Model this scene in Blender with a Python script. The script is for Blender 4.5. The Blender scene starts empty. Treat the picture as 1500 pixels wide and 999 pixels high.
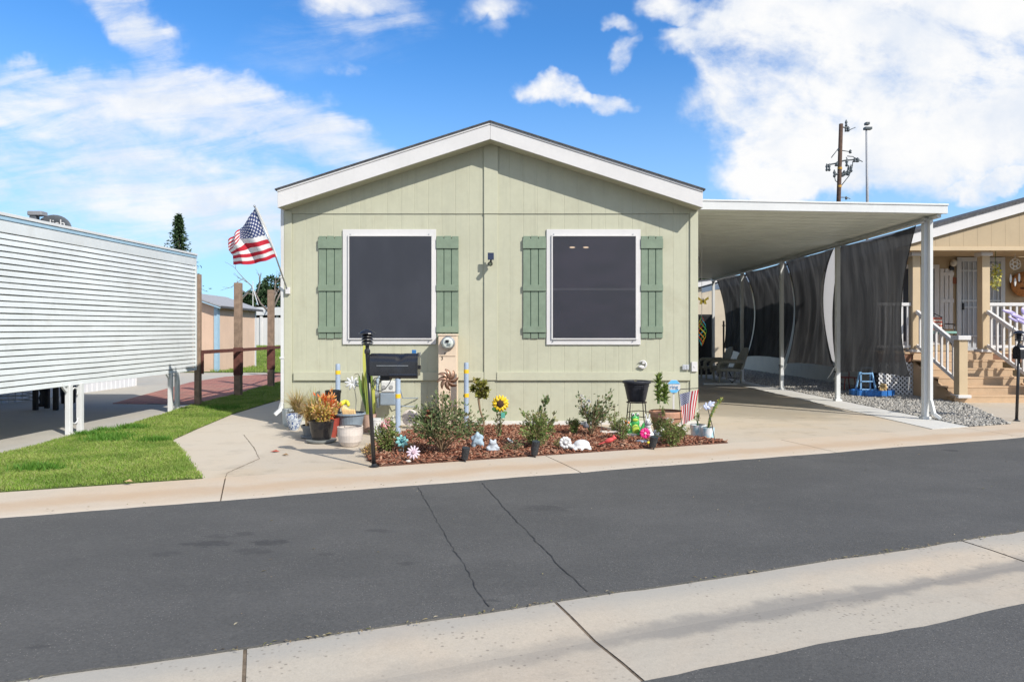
import bpy, math, random
import numpy as np
from mathutils import Vector, Matrix
random.seed(7)
R = math.radians
sc = bpy.context.scene
COL = sc.collection
CAMZ = 1.35
LOT = 0.02                                   # level of yards and slabs above the road

# ------------------------------------------------------------------ measuring
def W(px, py, Y):                            # a point Y metres ahead, measured off the photograph
    return Vector(((px - 756) / 1000 * Y, Y, CAMZ + (491 - py) / 1000 * Y))
def G(px, py, z=LOT):                        # a point on level ground
    return W(px, py, (CAMZ - z) * 1000 / (py - 491))
ANG = R(20.7)
UX, UY = math.cos(ANG), math.sin(ANG)        # along the road
NX, NY = -math.sin(ANG), math.cos(ANG)       # across the road, away from the camera
def RD(s, n, z=0): return (s * UX + n * NX, s * UY + n * NY, z)

# ------------------------------------------------------------------ node helper
class NB:
    def __init__(s, tree): s.t = tree; s.n = tree.nodes; s.l = tree.links
    def node(s, kind, **kw):
        n = s.n.new(kind)
        for k, v in kw.items(): setattr(n, k, v)
        return n
    def put(s, sock, v):
        if isinstance(v, bpy.types.NodeSocket): s.l.new(v, sock)
        else: sock.default_value = v
    def m(s, op, a, b=None, c=None, clamp=False):
        n = s.node('ShaderNodeMath', operation=op, use_clamp=clamp)
        for i, v in enumerate((a, b, c)):
            if v is not None: s.put(n.inputs[i], v)
        return n.outputs[0]
    def sstep(s, x, a, b):
        n = s.node('ShaderNodeMapRange', interpolation_type='SMOOTHSTEP')
        s.put(n.inputs[0], x); s.put(n.inputs[1], a); s.put(n.inputs[2], b)
        n.inputs[3].default_value = 0; n.inputs[4].default_value = 1
        return n.outputs[0]
    def mix(s, f, a, b, blend='MIX'):
        n = s.node('ShaderNodeMix', data_type='RGBA', blend_type=blend)
        s.put(n.inputs[0], f); s.put(n.inputs[6], a if isinstance(a, bpy.types.NodeSocket) else (*a, 1))
        s.put(n.inputs[7], b if isinstance(b, bpy.types.NodeSocket) else (*b, 1))
        return n.outputs[2]
    def noise(s, vec, scale, detail=4, rough=.55, dist=0):
        n = s.node('ShaderNodeTexNoise')
        if vec is not None: s.l.new(vec, n.inputs['Vector'])
        n.inputs['Scale'].default_value = scale; n.inputs['Detail'].default_value = detail
        n.inputs['Roughness'].default_value = rough; n.inputs['Distortion'].default_value = dist
        return n.outputs[0]
    def pos(s): return s.node('ShaderNodeNewGeometry').outputs['Position']
    def sep(s, v):
        n = s.node('ShaderNodeSeparateXYZ'); s.l.new(v, n.inputs[0]); return n.outputs
    def comb(s, x, y, z):
        n = s.node('ShaderNodeCombineXYZ')
        for i, v in enumerate((x, y, z)): s.put(n.inputs[i], v)
        return n.outputs[0]
    def scale(s, v, sx, sy, sz):
        n = s.node('ShaderNodeVectorMath', operation='MULTIPLY'); s.l.new(v, n.inputs[0]); n.inputs[1].default_value = (sx, sy, sz)
        return n.outputs[0]
    def bump(s, h, strength, dist=.01):
        n = s.node('ShaderNodeBump'); s.l.new(h, n.inputs['Height'])
        n.inputs['Strength'].default_value = strength; n.inputs['Distance'].default_value = dist
        return n.outputs[0]

def newmat(name):
    m = bpy.data.materials.new(name); m.use_nodes = True
    b = NB(m.node_tree); return m, b, m.node_tree.nodes['Principled BSDF']

def M(name, col, rough=.6, var=.12, scale=6, bump=0, bscale=60, metal=0, spec=.4, streak=0, dirt=None):
    """a painted / plain surface with mottled tone, faint grain and optional streaks and dirt"""
    m, b, p = newmat(name)
    P = b.pos()
    n1 = b.noise(P, scale, 5); n2 = b.noise(P, scale * 9, 3)
    k = b.m('ADD', b.m('MULTIPLY', n1, .7), b.m('MULTIPLY', n2, .3))
    lo = [c * (1 - var) for c in col]; hi = [min(1, c * (1 + var)) for c in col]
    c = b.mix(b.sstep(k, .3, .7), lo, hi)
    if streak:
        st = b.noise(b.scale(P, 1, 1, .06), 14, 4)
        c = b.mix(b.m('MULTIPLY', b.sstep(st, .5, .75), streak), c, [x * .72 for x in col])
    if dirt:
        dn = b.noise(P, 2.3, 6, .65)
        c = b.mix(b.m('MULTIPLY', b.sstep(dn, .52, .72), dirt[1]), c, dirt[0])
    b.l.new(c, p.inputs['Base Color'])
    p.inputs['Metallic'].default_value = metal
    p.inputs['Specular IOR Level'].default_value = spec
    b.l.new(b.m('ADD', rough - .06, b.m('MULTIPLY', n2, .12)), p.inputs['Roughness'])
    if bump:
        b.l.new(b.bump(b.noise(P, bscale, 4), bump, .01), p.inputs['Normal'])
    return m

def concrete(name, col, warm, dark, warm_amt=.6, dark_amt=.5, extra=None, grain=.09):
    m, b, p = newmat(name)
    P = b.pos()
    big = b.noise(P, .55, 6, .6, .4); mid = b.noise(P, 2.7, 6, .65); fine = b.m('ADD', b.m('MULTIPLY', b.noise(P, 130, 2), .55), b.m('MULTIPLY', b.noise(P, 45, 3, .7), .45)); spk = b.noise(P, 60, 3, .7)
    c = b.mix(b.m('MULTIPLY', b.sstep(big, .42, .68), warm_amt), col, warm)
    c = b.mix(b.m('MULTIPLY', b.sstep(mid, .5, .74), dark_amt), c, dark)
    sp = b.noise(b.scale(P, 1, 2.2, 1), 1.3, 8, .72)
    c = b.mix(b.m('MULTIPLY', b.sstep(sp, .57, .66), dark_amt * .5), c, [x * .8 for x in dark])
    c = b.mix(b.m('MULTIPLY', b.sstep(spk, .62, .75), .35), c, [x * .62 for x in dark])
    g = b.m('ADD', 1 - grain * 2, b.m('MULTIPLY', fine, grain * 4))
    c = b.mix(1.0, c, b.comb(g, g, g), 'MULTIPLY')
    if extra: c = extra(b, P, c)
    b.l.new(c, p.inputs['Base Color'])
    p.inputs['Roughness'].default_value = .88; p.inputs['Specular IOR Level'].default_value = .25
    h = b.m('ADD', b.m('MULTIPLY', fine, .5), b.m('MULTIPLY', spk, .6))
    b.l.new(b.bump(h, .35, .004), p.inputs['Normal'])
    return m

def island(name, cols, rough=.7, spec=.25, transl=0, bump=0):
    """every loose piece (leaf, blade, chip, stone) takes its own tone"""
    m, b, p = newmat(name)
    rnd = b.node('ShaderNodeNewGeometry').outputs['Random Per Island']
    r = b.node('ShaderNodeValToRGB'); b.l.new(rnd, r.inputs[0])
    el = r.color_ramp.elements
    while len(el) < len(cols): el.new(.5)
    for i, cc in enumerate(cols):
        el[i].position = i / max(1, len(cols) - 1); el[i].color = (*cc, 1)
    b.l.new(r.outputs[0], p.inputs['Base Color'])
    p.inputs['Roughness'].default_value = rough; p.inputs['Specular IOR Level'].default_value = spec
    if bump: b.l.new(b.bump(b.noise(b.pos(), bump, 3), .5, .004), p.inputs['Normal'])
    if transl:
        t = b.node('ShaderNodeBsdfTranslucent'); b.l.new(r.outputs[0], t.inputs[0])
        mx = b.node('ShaderNodeMixShader'); mx.inputs[0].default_value = transl
        b.l.new(p.outputs[0], mx.inputs[1]); b.l.new(t.outputs[0], mx.inputs[2])
        b.l.new(mx.outputs[0], m.node_tree.nodes['Material Output'].inputs[0])
    return m

def patchy(name, cols, rough, spec, transl):
    m = island(name, cols, rough, spec, transl); b = NB(m.node_tree)
    P = b.pos(); ramp = [n for n in m.node_tree.nodes if n.type == 'VALTORGB'][0].outputs[0]
    k = b.m('MULTIPLY', b.sstep(b.noise(P, 2.1, 5, .65), .44, .68), .6)
    c = b.mix(k, ramp, (.37, .42, .115)); c = b.mix(b.m('MULTIPLY', b.sstep(b.noise(P, 1.4, 4, .6), .55, .40), .45), c, (.09, .20, .02))
    for n in m.node_tree.nodes:
        if n.type == 'BSDF_PRINCIPLED': b.l.new(c, n.inputs['Base Color'])
        if n.type == 'BSDF_TRANSLUCENT': b.l.new(c, n.inputs[0])
    return m

# ------------------------------------------------------------------ objects
def tag(o, label=None, cat=None, group=None, kind=None):
    if label: o['label'] = label
    if cat: o['category'] = cat
    if group: o['group'] = group
    if kind: o['kind'] = kind
    return o
def wloc(o):
    v = Vector((0, 0, 0))
    while o is not None: v += o.location; o = o.parent
    return v
def T(name, label, cat, loc, group=None):
    o = bpy.data.objects.new(name, None); COL.objects.link(o); o.location = loc
    o.empty_display_size = .1
    return tag(o, label, cat, group)
def copy_tree(o, parent=None, loc=None):
    c = o.copy(); COL.objects.link(c)
    c.parent = parent
    if loc is not None: c.location = loc
    for ch in o.children: copy_tree(ch, c)
    return c

class MB:
    def __init__(s): s.v = []; s.f = []; s.mi = []; s.uv = None
    def add(s, vs, fs, m=0):
        k = len(s.v); s.v += [tuple(v) for v in vs]
        s.f += [tuple(i + k for i in f) for f in fs]; s.mi += [m] * len(fs); return s
    def box(s, x0, y0, z0, x1, y1, z1, m=0):
        x0, x1 = sorted((x0, x1)); y0, y1 = sorted((y0, y1)); z0, z1 = sorted((z0, z1))
        v = [(x, y, z) for z in (z0, z1) for y in (y0, y1) for x in (x0, x1)]
        return s.add(v, [(0, 2, 3, 1), (4, 5, 7, 6), (0, 1, 5, 4), (1, 3, 7, 5), (3, 2, 6, 7), (2, 0, 4, 6)], m)
    def beam(s, a, b, w, h, m=0, up=(0, 0, 1)):        # rectangular bar from a to b
        a = Vector(a); b = Vector(b); d = (b - a).normalized(); u = Vector(up)
        if abs(d.dot(u)) > .98: u = Vector((0, 1, 0))
        r = d.cross(u).normalized() * w / 2; t = r.cross(d).normalized() * h / 2
        v = [p + i * r + j * t for p in (a, b) for i, j in ((-1, -1), (1, -1), (1, 1), (-1, 1))]
        return s.add(v, [(3, 2, 1, 0), (4, 5, 6, 7), (0, 1, 5, 4), (1, 2, 6, 5), (2, 3, 7, 6), (3, 0, 4, 7)], m)
    def tube(s, pts, r, n=8, m=0, cap=True):
        pts = [Vector(p) for p in pts]; rs = [float(q_) for q_ in r] if isinstance(r, (list, tuple)) else [float(r)] * len(pts)
        k = len(s.v); prev = None; rings = []
        for i, p in enumerate(pts):
            d = (pts[min(i + 1, len(pts) - 1)] - pts[max(i - 1, 0)])
            d = d.normalized() if d.length > 1e-9 else Vector((0, 0, 1))
            if prev is None:
                a = Vector((0, 0, 1)) if abs(d.z) < .9 else Vector((1, 0, 0))
                e = d.cross(a).normalized()
            else:
                e = prev - d * prev.dot(d)
                e = e.normalized() if e.length > 1e-6 else d.orthogonal().normalized()
            prev = e; g = d.cross(e)
            rings.append([p + rs[i] * (math.cos(t) * e + math.sin(t) * g) for t in [2 * math.pi * q / n for q in range(n)]])
        vs = [v for rg in rings for v in rg]; fs = []
        for i in range(len(pts) - 1):
            for q in range(n):
                fs.append((i * n + q, i * n + (q + 1) % n, (i + 1) * n + (q + 1) % n, (i + 1) * n + q))
        if cap:
            fs.append(tuple(reversed(range(n)))); fs.append(tuple((len(pts) - 1) * n + q for q in range(n)))
        return s.add(vs, fs, m)
    def cyl(s, a, b, r0, r1=None, n=16, m=0): return s.tube([a, b], [r0, r0 if r1 is None else r1], n, m)
    def lathe(s, prof, c=(0, 0, 0), n=24, m=0, sq=1.0):  # prof: (radius, height) bottom to top, open ends
        vs = []; fs = []
        for r, z in prof:
            for q in range(n):
                t = 2 * math.pi * q / n
                vs.append((c[0] + r * math.cos(t), c[1] + r * sq * math.sin(t), c[2] + z))
        for i in range(len(prof) - 1):
            for q in range(n):
                fs.append((i * n + q, i * n + (q + 1) % n, (i + 1) * n + (q + 1) % n, (i + 1) * n + q))
        fs.append(tuple(reversed(range(n)))) if prof[0][0] > 1e-4 else None
        fs.append(tuple((len(prof) - 1) * n + q for q in range(n))) if prof[-1][0] > 1e-4 else None
        return s.add(vs, fs, m)
    def ball(s, c, r, n=12, m=0, rot=None):
        r = r if isinstance(r, (tuple, list)) else (r, r, r); vs = []; fs = []
        k = n // 2
        for i in range(k + 1):
            ph = math.pi * i / k
            for q in range(n):
                t = 2 * math.pi * q / n
                p = Vector((r[0] * math.sin(ph) * math.cos(t), r[1] * math.sin(ph) * math.sin(t), r[2] * math.cos(ph)))
                if rot is not None: p = rot @ p
                vs.append(p + Vector(c))
        for i in range(k):
            for q in range(n):
                fs.append((i * n + q, (i + 1) * n + q, (i + 1) * n + (q + 1) % n, i * n + (q + 1) % n))
        return s.add(vs, fs, m)
    def prism(s, poly, z0, z1, m=0):                     # poly: (x, y) outline
        n = len(poly)
        ar = sum(poly[i][0] * poly[(i + 1) % n][1] - poly[(i + 1) % n][0] * poly[i][1] for i in range(n))
        if ar < 0: poly = poly[::-1]
        vs = [(p[0], p[1], z0) for p in poly] + [(p[0], p[1], z1) for p in poly]
        fs = [tuple(range(n - 1, -1, -1)), tuple(range(n, 2 * n))]
        fs += [(i, (i + 1) % n, n + (i + 1) % n, n + i) for i in range(n)]
        return s.add(vs, fs, m)
    def slab(s, poly, y0, y1, m=0):                      # poly: (x, z) outline standing upright
        n = len(poly)
        ar = sum(poly[i][0] * poly[(i + 1) % n][1] - poly[(i + 1) % n][0] * poly[i][1] for i in range(n))
        if ar < 0: poly = poly[::-1]
        vs = [(p[0], y0, p[1]) for p in poly] + [(p[0], y1, p[1]) for p in poly]
        fs = [tuple(range(n)), tuple(range(2 * n - 1, n - 1, -1))]
        fs += [(i, n + i, n + (i + 1) % n, (i + 1) % n) for i in range(n)]
        return s.add(vs, fs, m)
    def grid(s, fn, nu, nv, m=0):
        k = len(s.v)
        vs = [fn(i / nu, j / nv) for j in range(nv + 1) for i in range(nu + 1)]
        fs = [(j * (nu + 1) + i, j * (nu + 1) + i + 1, (j + 1) * (nu + 1) + i + 1, (j + 1) * (nu + 1) + i) for j in range(nv) for i in range(nu)]
        s.uv = (s.uv or []) + [(i / nu, j / nv) for j in range(nv + 1) for i in range(nu + 1)]
        return s.add(vs, fs, m)
    def build(s, name, mats, parent=None, smooth=False, bevel=0, loc=None, solid=0, remesh=0, sub=0):
        mats = mats if isinstance(mats, (list, tuple)) else [mats]
        off = wloc(parent) if parent is not None else Vector(loc if loc is not None else (0, 0, 0))
        me = bpy.data.meshes.new(name)
        me.from_pydata([(v[0] - off.x, v[1] - off.y, v[2] - off.z) for v in s.v], [], s.f)
        for m in mats: me.materials.append(m)
        if len(mats) > 1: me.polygons.foreach_set('material_index', s.mi)
        if s.uv and len(s.uv) == len(s.v):
            ul = me.uv_layers.new(name='UVMap')
            for lp in me.loops: ul.data[lp.index].uv = s.uv[lp.vertex_index]
        if smooth: me.polygons.foreach_set('use_smooth', [True] * len(me.polygons))
        me.update()
        o = bpy.data.objects.new(name, me); COL.objects.link(o)
        if parent is not None: o.parent = parent
        else: o.location = off
        if remesh:
            q = o.modifiers.new('r', 'REMESH'); q.mode = 'VOXEL'; q.voxel_size = remesh; q.use_smooth_shade = True
            q = o.modifiers.new('s', 'SMOOTH'); q.iterations = 4; q.factor = .5
        if solid:
            q = o.modifiers.new('t', 'SOLIDIFY'); q.thickness = solid; q.offset = 0
        if sub: q = o.modifiers.new('u', 'SUBSURF'); q.levels = sub; q.render_levels = sub
        if bevel:
            q = o.modifiers.new('b', 'BEVEL'); q.width = bevel; q.segments = 2; q.limit_method = 'ANGLE'; q.angle_limit = R(40)
        return o

def bulk(name, V, F, mat, parent=None, loc=(0, 0, 0), smooth=False):
    """many small loose pieces as one mesh: V (n,k,3), F faces of one piece"""
    n, k = V.shape[:2]
    off = wloc(parent) if parent is not None else Vector(loc)
    v = V.reshape(-1, 3) - np.array(off)
    me = bpy.data.meshes.new(name)
    fl = [len(f) for f in F]; tot = sum(fl)
    base = np.concatenate([np.array(f) for f in F])
    idx = (np.arange(n)[:, None] * k + base[None, :]).reshape(-1)
    me.vertices.add(n * k); me.vertices.foreach_set('co', v.reshape(-1))
    me.loops.add(n * tot); me.loops.foreach_set('vertex_index', idx)
    ln = np.tile(np.array(fl), n); st = np.concatenate([[0], np.cumsum(ln)[:-1]])
    me.polygons.add(n * len(F)); me.polygons.foreach_set('loop_start', st); me.polygons.foreach_set('loop_total', ln)
    if smooth: me.polygons.foreach_set('use_smooth', np.ones(n * len(F), bool))
    me.materials.append(mat); me.update(calc_edges=True); me.validate()
    o = bpy.data.objects.new(name, me); COL.objects.link(o)
    if parent is not None: o.parent = parent
    else: o.location = off
    return o

def inpoly(x, y, poly):
    r = np.zeros(len(x), bool); n = len(poly)
    for i in range(n):
        (x1, y1), (x2, y2) = poly[i][:2], poly[(i + 1) % n][:2]
        c = ((y1 > y) != (y2 > y)) & (x < (x2 - x1) * (y - y1) / (y2 - y1 + 1e-12) + x1)
        r ^= c
    return r
def scatter(poly, n, rng):
    P = np.array([p[:2] for p in poly]); lo, hi = P.min(0), P.max(0)
    out = np.zeros((0, 2))
    while len(out) < n:
        q = rng.uniform(lo, hi, (n * 2, 2)); out = np.vstack([out, q[inpoly(q[:, 0], q[:, 1], poly)]])
    return out[:n]

def text(body, size, loc, mat, name='lettering', parent=None, depth=.002, rotz=0, align='CENTER'):
    c = bpy.data.curves.new(name, 'FONT'); c.body = body; c.size = size; c.align_x = align; c.align_y = 'CENTER'; c.extrude = depth
    c.materials.append(mat)
    tmp = bpy.data.objects.new('tmp_text', c); me = bpy.data.meshes.new_from_object(tmp); bpy.data.objects.remove(tmp)
    me.name = name; me.materials.clear(); me.materials.append(mat)
    o = bpy.data.objects.new(name, me); COL.objects.link(o)
    o.rotation_euler = (math.pi / 2, 0, rotz)
    if parent is not None: o.parent = parent; o.location = Vector(loc) - wloc(parent)
    else: o.location = loc
    return o

def leaves(pts, dirs, size, rng, aspect=.5):
    """diamond leaves at pts, roughly pointing along dirs"""
    n = len(pts)
    d = dirs + rng.normal(0, .55, (n, 3)); d /= np.linalg.norm(d, axis=1)[:, None] + 1e-9
    w = np.cross(d, rng.normal(0, 1, (n, 3))); w /= np.linalg.norm(w, axis=1)[:, None] + 1e-9
    nrm = np.cross(d, w)
    L = (size * rng.uniform(.6, 1.3, n))[:, None]
    a = pts; c = pts + d * L + nrm * L * -.12
    m = pts + d * L * .5
    b1 = m + w * L * aspect * .5 + nrm * L * .08; b2 = m - w * L * aspect * .5 + nrm * L * .08
    return np.stack([a, b1, c, b2], 1)
LEAF_F = [(0, 1, 2), (0, 2, 3)]

def shrub(root, h, w, nst, nleaf, lsize, mleaf, mstem, seed, lean=(0, 0), low=.25, twig=.006, aspect=.5, names=('stem', 'foliage'), asym=None, depth=.8, bare=0):
    rng = np.random.default_rng(seed); base = np.array(root.location)
    mb = MB(); seg = []
    for i in range(nst):
        a = rng.uniform(0, 6.283); rr = w / 2 * rng.uniform(.25, 1)
        hh = h * rng.uniform(.55, 1) * (1 - .35 * (rr / (w / 2)) ** 2)
        if i == 0: rr *= .3; hh = h
        if asym and i < len(asym): tip = base + np.array([asym[i][0], rng.uniform(-.05, .05), asym[i][1]])
        else: tip = base + np.array([rr * math.cos(a) + lean[0] * hh, rr * math.sin(a) * depth + lean[1] * hh, hh])
        mid = base + (tip - base) * np.array([.35, .35, .55]) + rng.normal(0, .02, 3)
        pts = []
        for t in np.linspace(0, 1, 7):
            p = (1 - t) ** 2 * base + 2 * t * (1 - t) * mid + t * t * tip; pts.append(p)
        pts[0] = base + rng.normal(0, .012, 3) * np.array([1, 1, 0])
        mb.tube(pts, [twig * (1 - .7 * t) for t in np.linspace(0, 1, 7)], 5)
        for t0, t1 in zip(pts[:-1], pts[1:]): seg.append((t0, t1))
        for k in range(3):                           # side twigs
            t = rng.uniform(low, .95); q = (1 - t) ** 2 * base + 2 * t * (1 - t) * mid + t * t * tip
            e = q + np.array([rng.normal(0, .5), rng.normal(0, .4), rng.uniform(.2, .8)]) * w * .28
            mb.tube([q, (q + e) / 2 + rng.normal(0, .01, 3), e], [twig * .5, twig * .4, twig * .2], 4)
            seg.append((q, e)); seg.append((q, e))
    mb.build(names[0], mstem, root, smooth=True)
    seg = [s_ for s_ in seg if max(s_[0][2], s_[1][2]) > base[2] + low * h * .6]
    i = rng.integers(0, len(seg), nleaf); t = rng.uniform(0, 1, nleaf)[:, None]
    A = np.array([s_[0] for s_ in seg])[i]; B = np.array([s_[1] for s_ in seg])[i]
    p = A + (B - A) * t + rng.normal(0, w * .045, (nleaf, 3))
    p[:, 2] = np.maximum(p[:, 2], base[2] + .01)
    if bare: p = p[p[:, 2] > base[2] + h * bare * (.6 + .8 * rng.uniform(0, 1, nleaf))]
    d = (p - (base + np.array([0, 0, h * .35]))); d /= np.linalg.norm(d, axis=1)[:, None] + 1e-9
    return bulk(names[1], leaves(p, d + np.array([0, 0, .25]), lsize, rng, aspect), LEAF_F, mleaf, root)
EXPO=0.0; SUN_E=4.0; SKY_E=0.1; SKY_TINT=(1,1,1); CLOUD_LO=(8,8.3,9); CLOUD_HI=(10,10,10.2); HORIZON=(5,7,9.5)
EXPO=0.45; SUN_E=4.0; SKY_E=0.10; SKY_TINT=(.50,1.06,1.55); CLOUD_LO=(5.9,6.3,6.95); CLOUD_HI=(7.3,7.3,7.3); HORIZON=(4.2,5.8,7.1)
# ------------------------------------------------------------------ camera, sun, sky
cam = bpy.data.objects.new('camera', bpy.data.cameras.new('camera')); COL.objects.link(cam)
cam.location = (0, 0, CAMZ); cam.rotation_euler = (math.pi / 2, 0, 0)
cam.data.sensor_width = 36; cam.data.lens = 24
cam.data.shift_x = -6 / 1500; cam.data.shift_y = -8.5 / 1500
cam.data.clip_end = 3000; cam.data.clip_start = .05
sc.camera = cam
sc.view_settings.view_transform = 'Standard'; sc.view_settings.look = 'None'
sc.view_settings.exposure = EXPO; sc.view_settings.gamma = 1; sc.view_settings.use_curve_mapping = False
SUN = Vector((1, -1, 1.08)).normalized()
sl = bpy.data.lights.new('sun', 'SUN'); sl.energy = SUN_E; sl.angle = R(.55); sl.color = (1, .945, .86)
so = bpy.data.objects.new('sun', sl); COL.objects.link(so)
so.rotation_euler = (-SUN).to_track_quat('-Z', 'Y').to_euler()
sc.cycles.max_bounces = 8; sc.cycles.transparent_max_bounces = 12
sc.cycles.use_adaptive_sampling = True; sc.cycles.adaptive_threshold = .012
sc.cycles.caustics_reflective = False; sc.cycles.caustics_refractive = False

w = bpy.data.worlds.new('World'); sc.world = w; w.use_nodes = True
b = NB(w.node_tree); bg = w.node_tree.nodes['Background']
sky = b.node('ShaderNodeTexSky', sky_type='NISHITA'); sky.sun_disc = False
sky.sun_elevation = math.asin(SUN.z); sky.sun_rotation = R(135); sky.altitude = 50; sky.air_density = 1.0; sky.dust_density = .3; sky.ozone_density = 2.2
bg.inputs[1].default_value = SKY_E
gen = b.node('ShaderNodeTexCoord').outputs['Generated']
x, y, z = b.sep(gen)
yy = b.m('MAXIMUM', b.m('ABSOLUTE', y), .12)
u0 = b.m('DIVIDE', x, yy); v0 = b.m('DIVIDE', z, yy)
q = b.comb(u0, v0, y)
wx = b.m('SUBTRACT', b.noise(q, 5.5, 5, .6), .5); wy = b.m('SUBTRACT', b.noise(b.comb(v0, u0, 3.3), 6.5, 5, .6), .5)
u = b.m('ADD', u0, b.m('MULTIPLY', wx, .16)); v = b.m('ADD', v0, b.m('MULTIPLY', wy, .12))
def ell(px, py, rx, ry, deg=0, k=1.0, uu=u, vv=v):
    cu, cv = (px - 756) / 1000, (491 - py) / 1000
    a = R(-deg); du = b.m('SUBTRACT', uu, cu); dv = b.m('SUBTRACT', vv, cv)
    p_ = b.m('DIVIDE', b.m('ADD', b.m('MULTIPLY', du, math.cos(a)), b.m('MULTIPLY', dv, math.sin(a))), rx / 1000)
    q_ = b.m('DIVIDE', b.m('SUBTRACT', b.m('MULTIPLY', dv, math.cos(a)), b.m('MULTIPLY', du, math.sin(a))), ry / 1000)
    r2 = b.m('ADD', b.m('MULTIPLY', p_, p_), b.m('MULTIPLY', q_, q_))
    return b.m('MULTIPLY', b.m('SUBTRACT', 1, r2, clamp=True), k)
def total(lst):
    o = None
    for e in lst: o = e if o is None else b.m('ADD', o, e)
    return o
cum = total([ell(*e) for e in [
    (1250, 110, 250, 150, 0, 1.5), (1420, 70, 230, 160, 0, 1.5), (1130, 60, 160, 95, 0, 1.2), (1110, 240, 100, 85, 20, 1.0),
    (1330, 225, 290, 85, 0, 1.2), (1050, 165, 85, 45, 0, .7), (970, 18, 60, 34, 0, .75), (1000, 72, 60, 22, 0, .6), (1180, 275, 130, 40, 0, .8),
    (1475, 270, 110, 20, -12, .9), (800, 120, 72, 27, 14, .95), (880, 143, 56, 22, 8, .85), (892, 44, 34, 18, 20, .5), (908, 84, 20, 26, 30, .45),
    (505, 8, 110, 40, 0, .55), (700, 8, 75, 24, 0, .5), (715, 36, 26, 18, 0, .3), (505, 100, 44, 20, -12, .34)]])
veil = total([ell(*e) for e in [
    (60, 150, 360, 62, 4, 1.0), (300, 160, 320, 62, 10, .9), (470, 185, 190, 50, 14, .6), (130, 250, 480, 70, 8, .8),
    (380, 270, 300, 60, 6, .7), (120, 330, 520, 70, 0, .7), (215, 60, 46, 150, -40, .75), (180, 20, 120, 40, 20, .35), (470, 60, 200, 70, -10, .32), (540, 20, 120, 46, 0, .4), (330, 130, 120, 34, 20, .4), (560, 240, 120, 26, 12, .35), (640, 330, 400, 60, 0, .35)]])
n_c = b.noise(b.comb(u0, b.m('MULTIPLY', v0, 1.35), 1.7), 8.5, 9, .6, .25)
n_f = b.noise(b.comb(u0, v0, 9.1), 30, 6, .62)
n_v = b.noise(b.comb(b.m('ADD', u0, b.m('MULTIPLY', v0, .8)), b.m('MULTIPLY', v0, 2.2), 7.7), 13, 8, .66, .5)
n_s = b.noise(b.comb(b.m('ADD', b.m('MULTIPLY', u0, 1.6), v0), b.m('SUBTRACT', b.m('MULTIPLY', v0, 8.5), b.m('MULTIPLY', u0, 1.3)), 4.2), 2.6, 8, .6, .5)
nn = b.m('ADD', b.m('MULTIPLY', b.m('SUBTRACT', n_c, .5), 2.3), b.m('MULTIPLY', b.m('SUBTRACT', n_f, .5), .7))
n_g = b.noise(b.comb(b.m('ADD', u0, b.m('MULTIPLY', v0, .6)), b.m('MULTIPLY', v0, 1.7), 2.9), 4.2, 6, .62, .6)
fc = b.m('ADD', b.m('MINIMUM', cum, 1.0), b.m('MULTIPLY', nn, b.m('ADD', .42, b.m('MULTIPLY', b.m('MINIMUM', cum, .8), .5))))
fc = b.m('ADD', fc, b.m('MULTIPLY', b.m('SUBTRACT', n_g, .47), 1.9))
cmask = b.m('MULTIPLY', b.sstep(fc, .06, 1.15), b.sstep(cum, .0, .45))
fv = b.m('ADD', b.m('MINIMUM', veil, 1.15), b.m('MULTIPLY', b.m('SUBTRACT', n_s, .5), 3.4))
fv = b.m('ADD', fv, b.m('ADD', b.m('MULTIPLY', b.m('SUBTRACT', n_c, .5), .7), b.m('MULTIPLY', b.m('SUBTRACT', n_v, .5), 1.3)))
vmask = b.m('MULTIPLY', b.m('MULTIPLY', b.sstep(fv, -.25, 1.75), b.sstep(veil, .0, .7)), .95)
# the half of the sky behind the camera is clouded more heavily, added as fill light for the facade
back = b.sstep(y, .05, -.1)
bmask = b.m('MULTIPLY', b.sstep(b.noise(b.comb(b.m('DIVIDE', x, b.m('ADD', b.m('ABSOLUTE', z), .3)), b.m('DIVIDE', y, b.m('ADD', b.m('ABSOLUTE', z), .3)), 0), 1.6, 8, .6), .38, .56), back)
front = b.m('SUBTRACT', 1, back)
mask = b.m('MAXIMUM', b.m('MULTIPLY', b.m('MAXIMUM', cmask, vmask), front), bmask)
blue = b.mix(1.0, sky.outputs[0], SKY_TINT, 'MULTIPLY')
shade = b.noise(b.comb(u0, v0, 5.5), 7, 6, .6)
cl = b.mix(b.m('MULTIPLY', b.sstep(b.m('ADD', shade, b.m('MULTIPLY', b.m('SUBTRACT', n_c, .5), .6)), .3, .62), b.m('ADD', .35, b.m('MULTIPLY', mask, .65))), CLOUD_LO, CLOUD_HI)
hazy = b.m('MULTIPLY', b.sstep(z, .42, .02), .68)
blue = b.mix(hazy, blue, HORIZON)
b.l.new(b.mix(mask, blue, cl), bg.inputs[0])
w.cycles.sampling_method = 'MANUAL'; w.cycles.sample_map_resolution = 512

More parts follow.
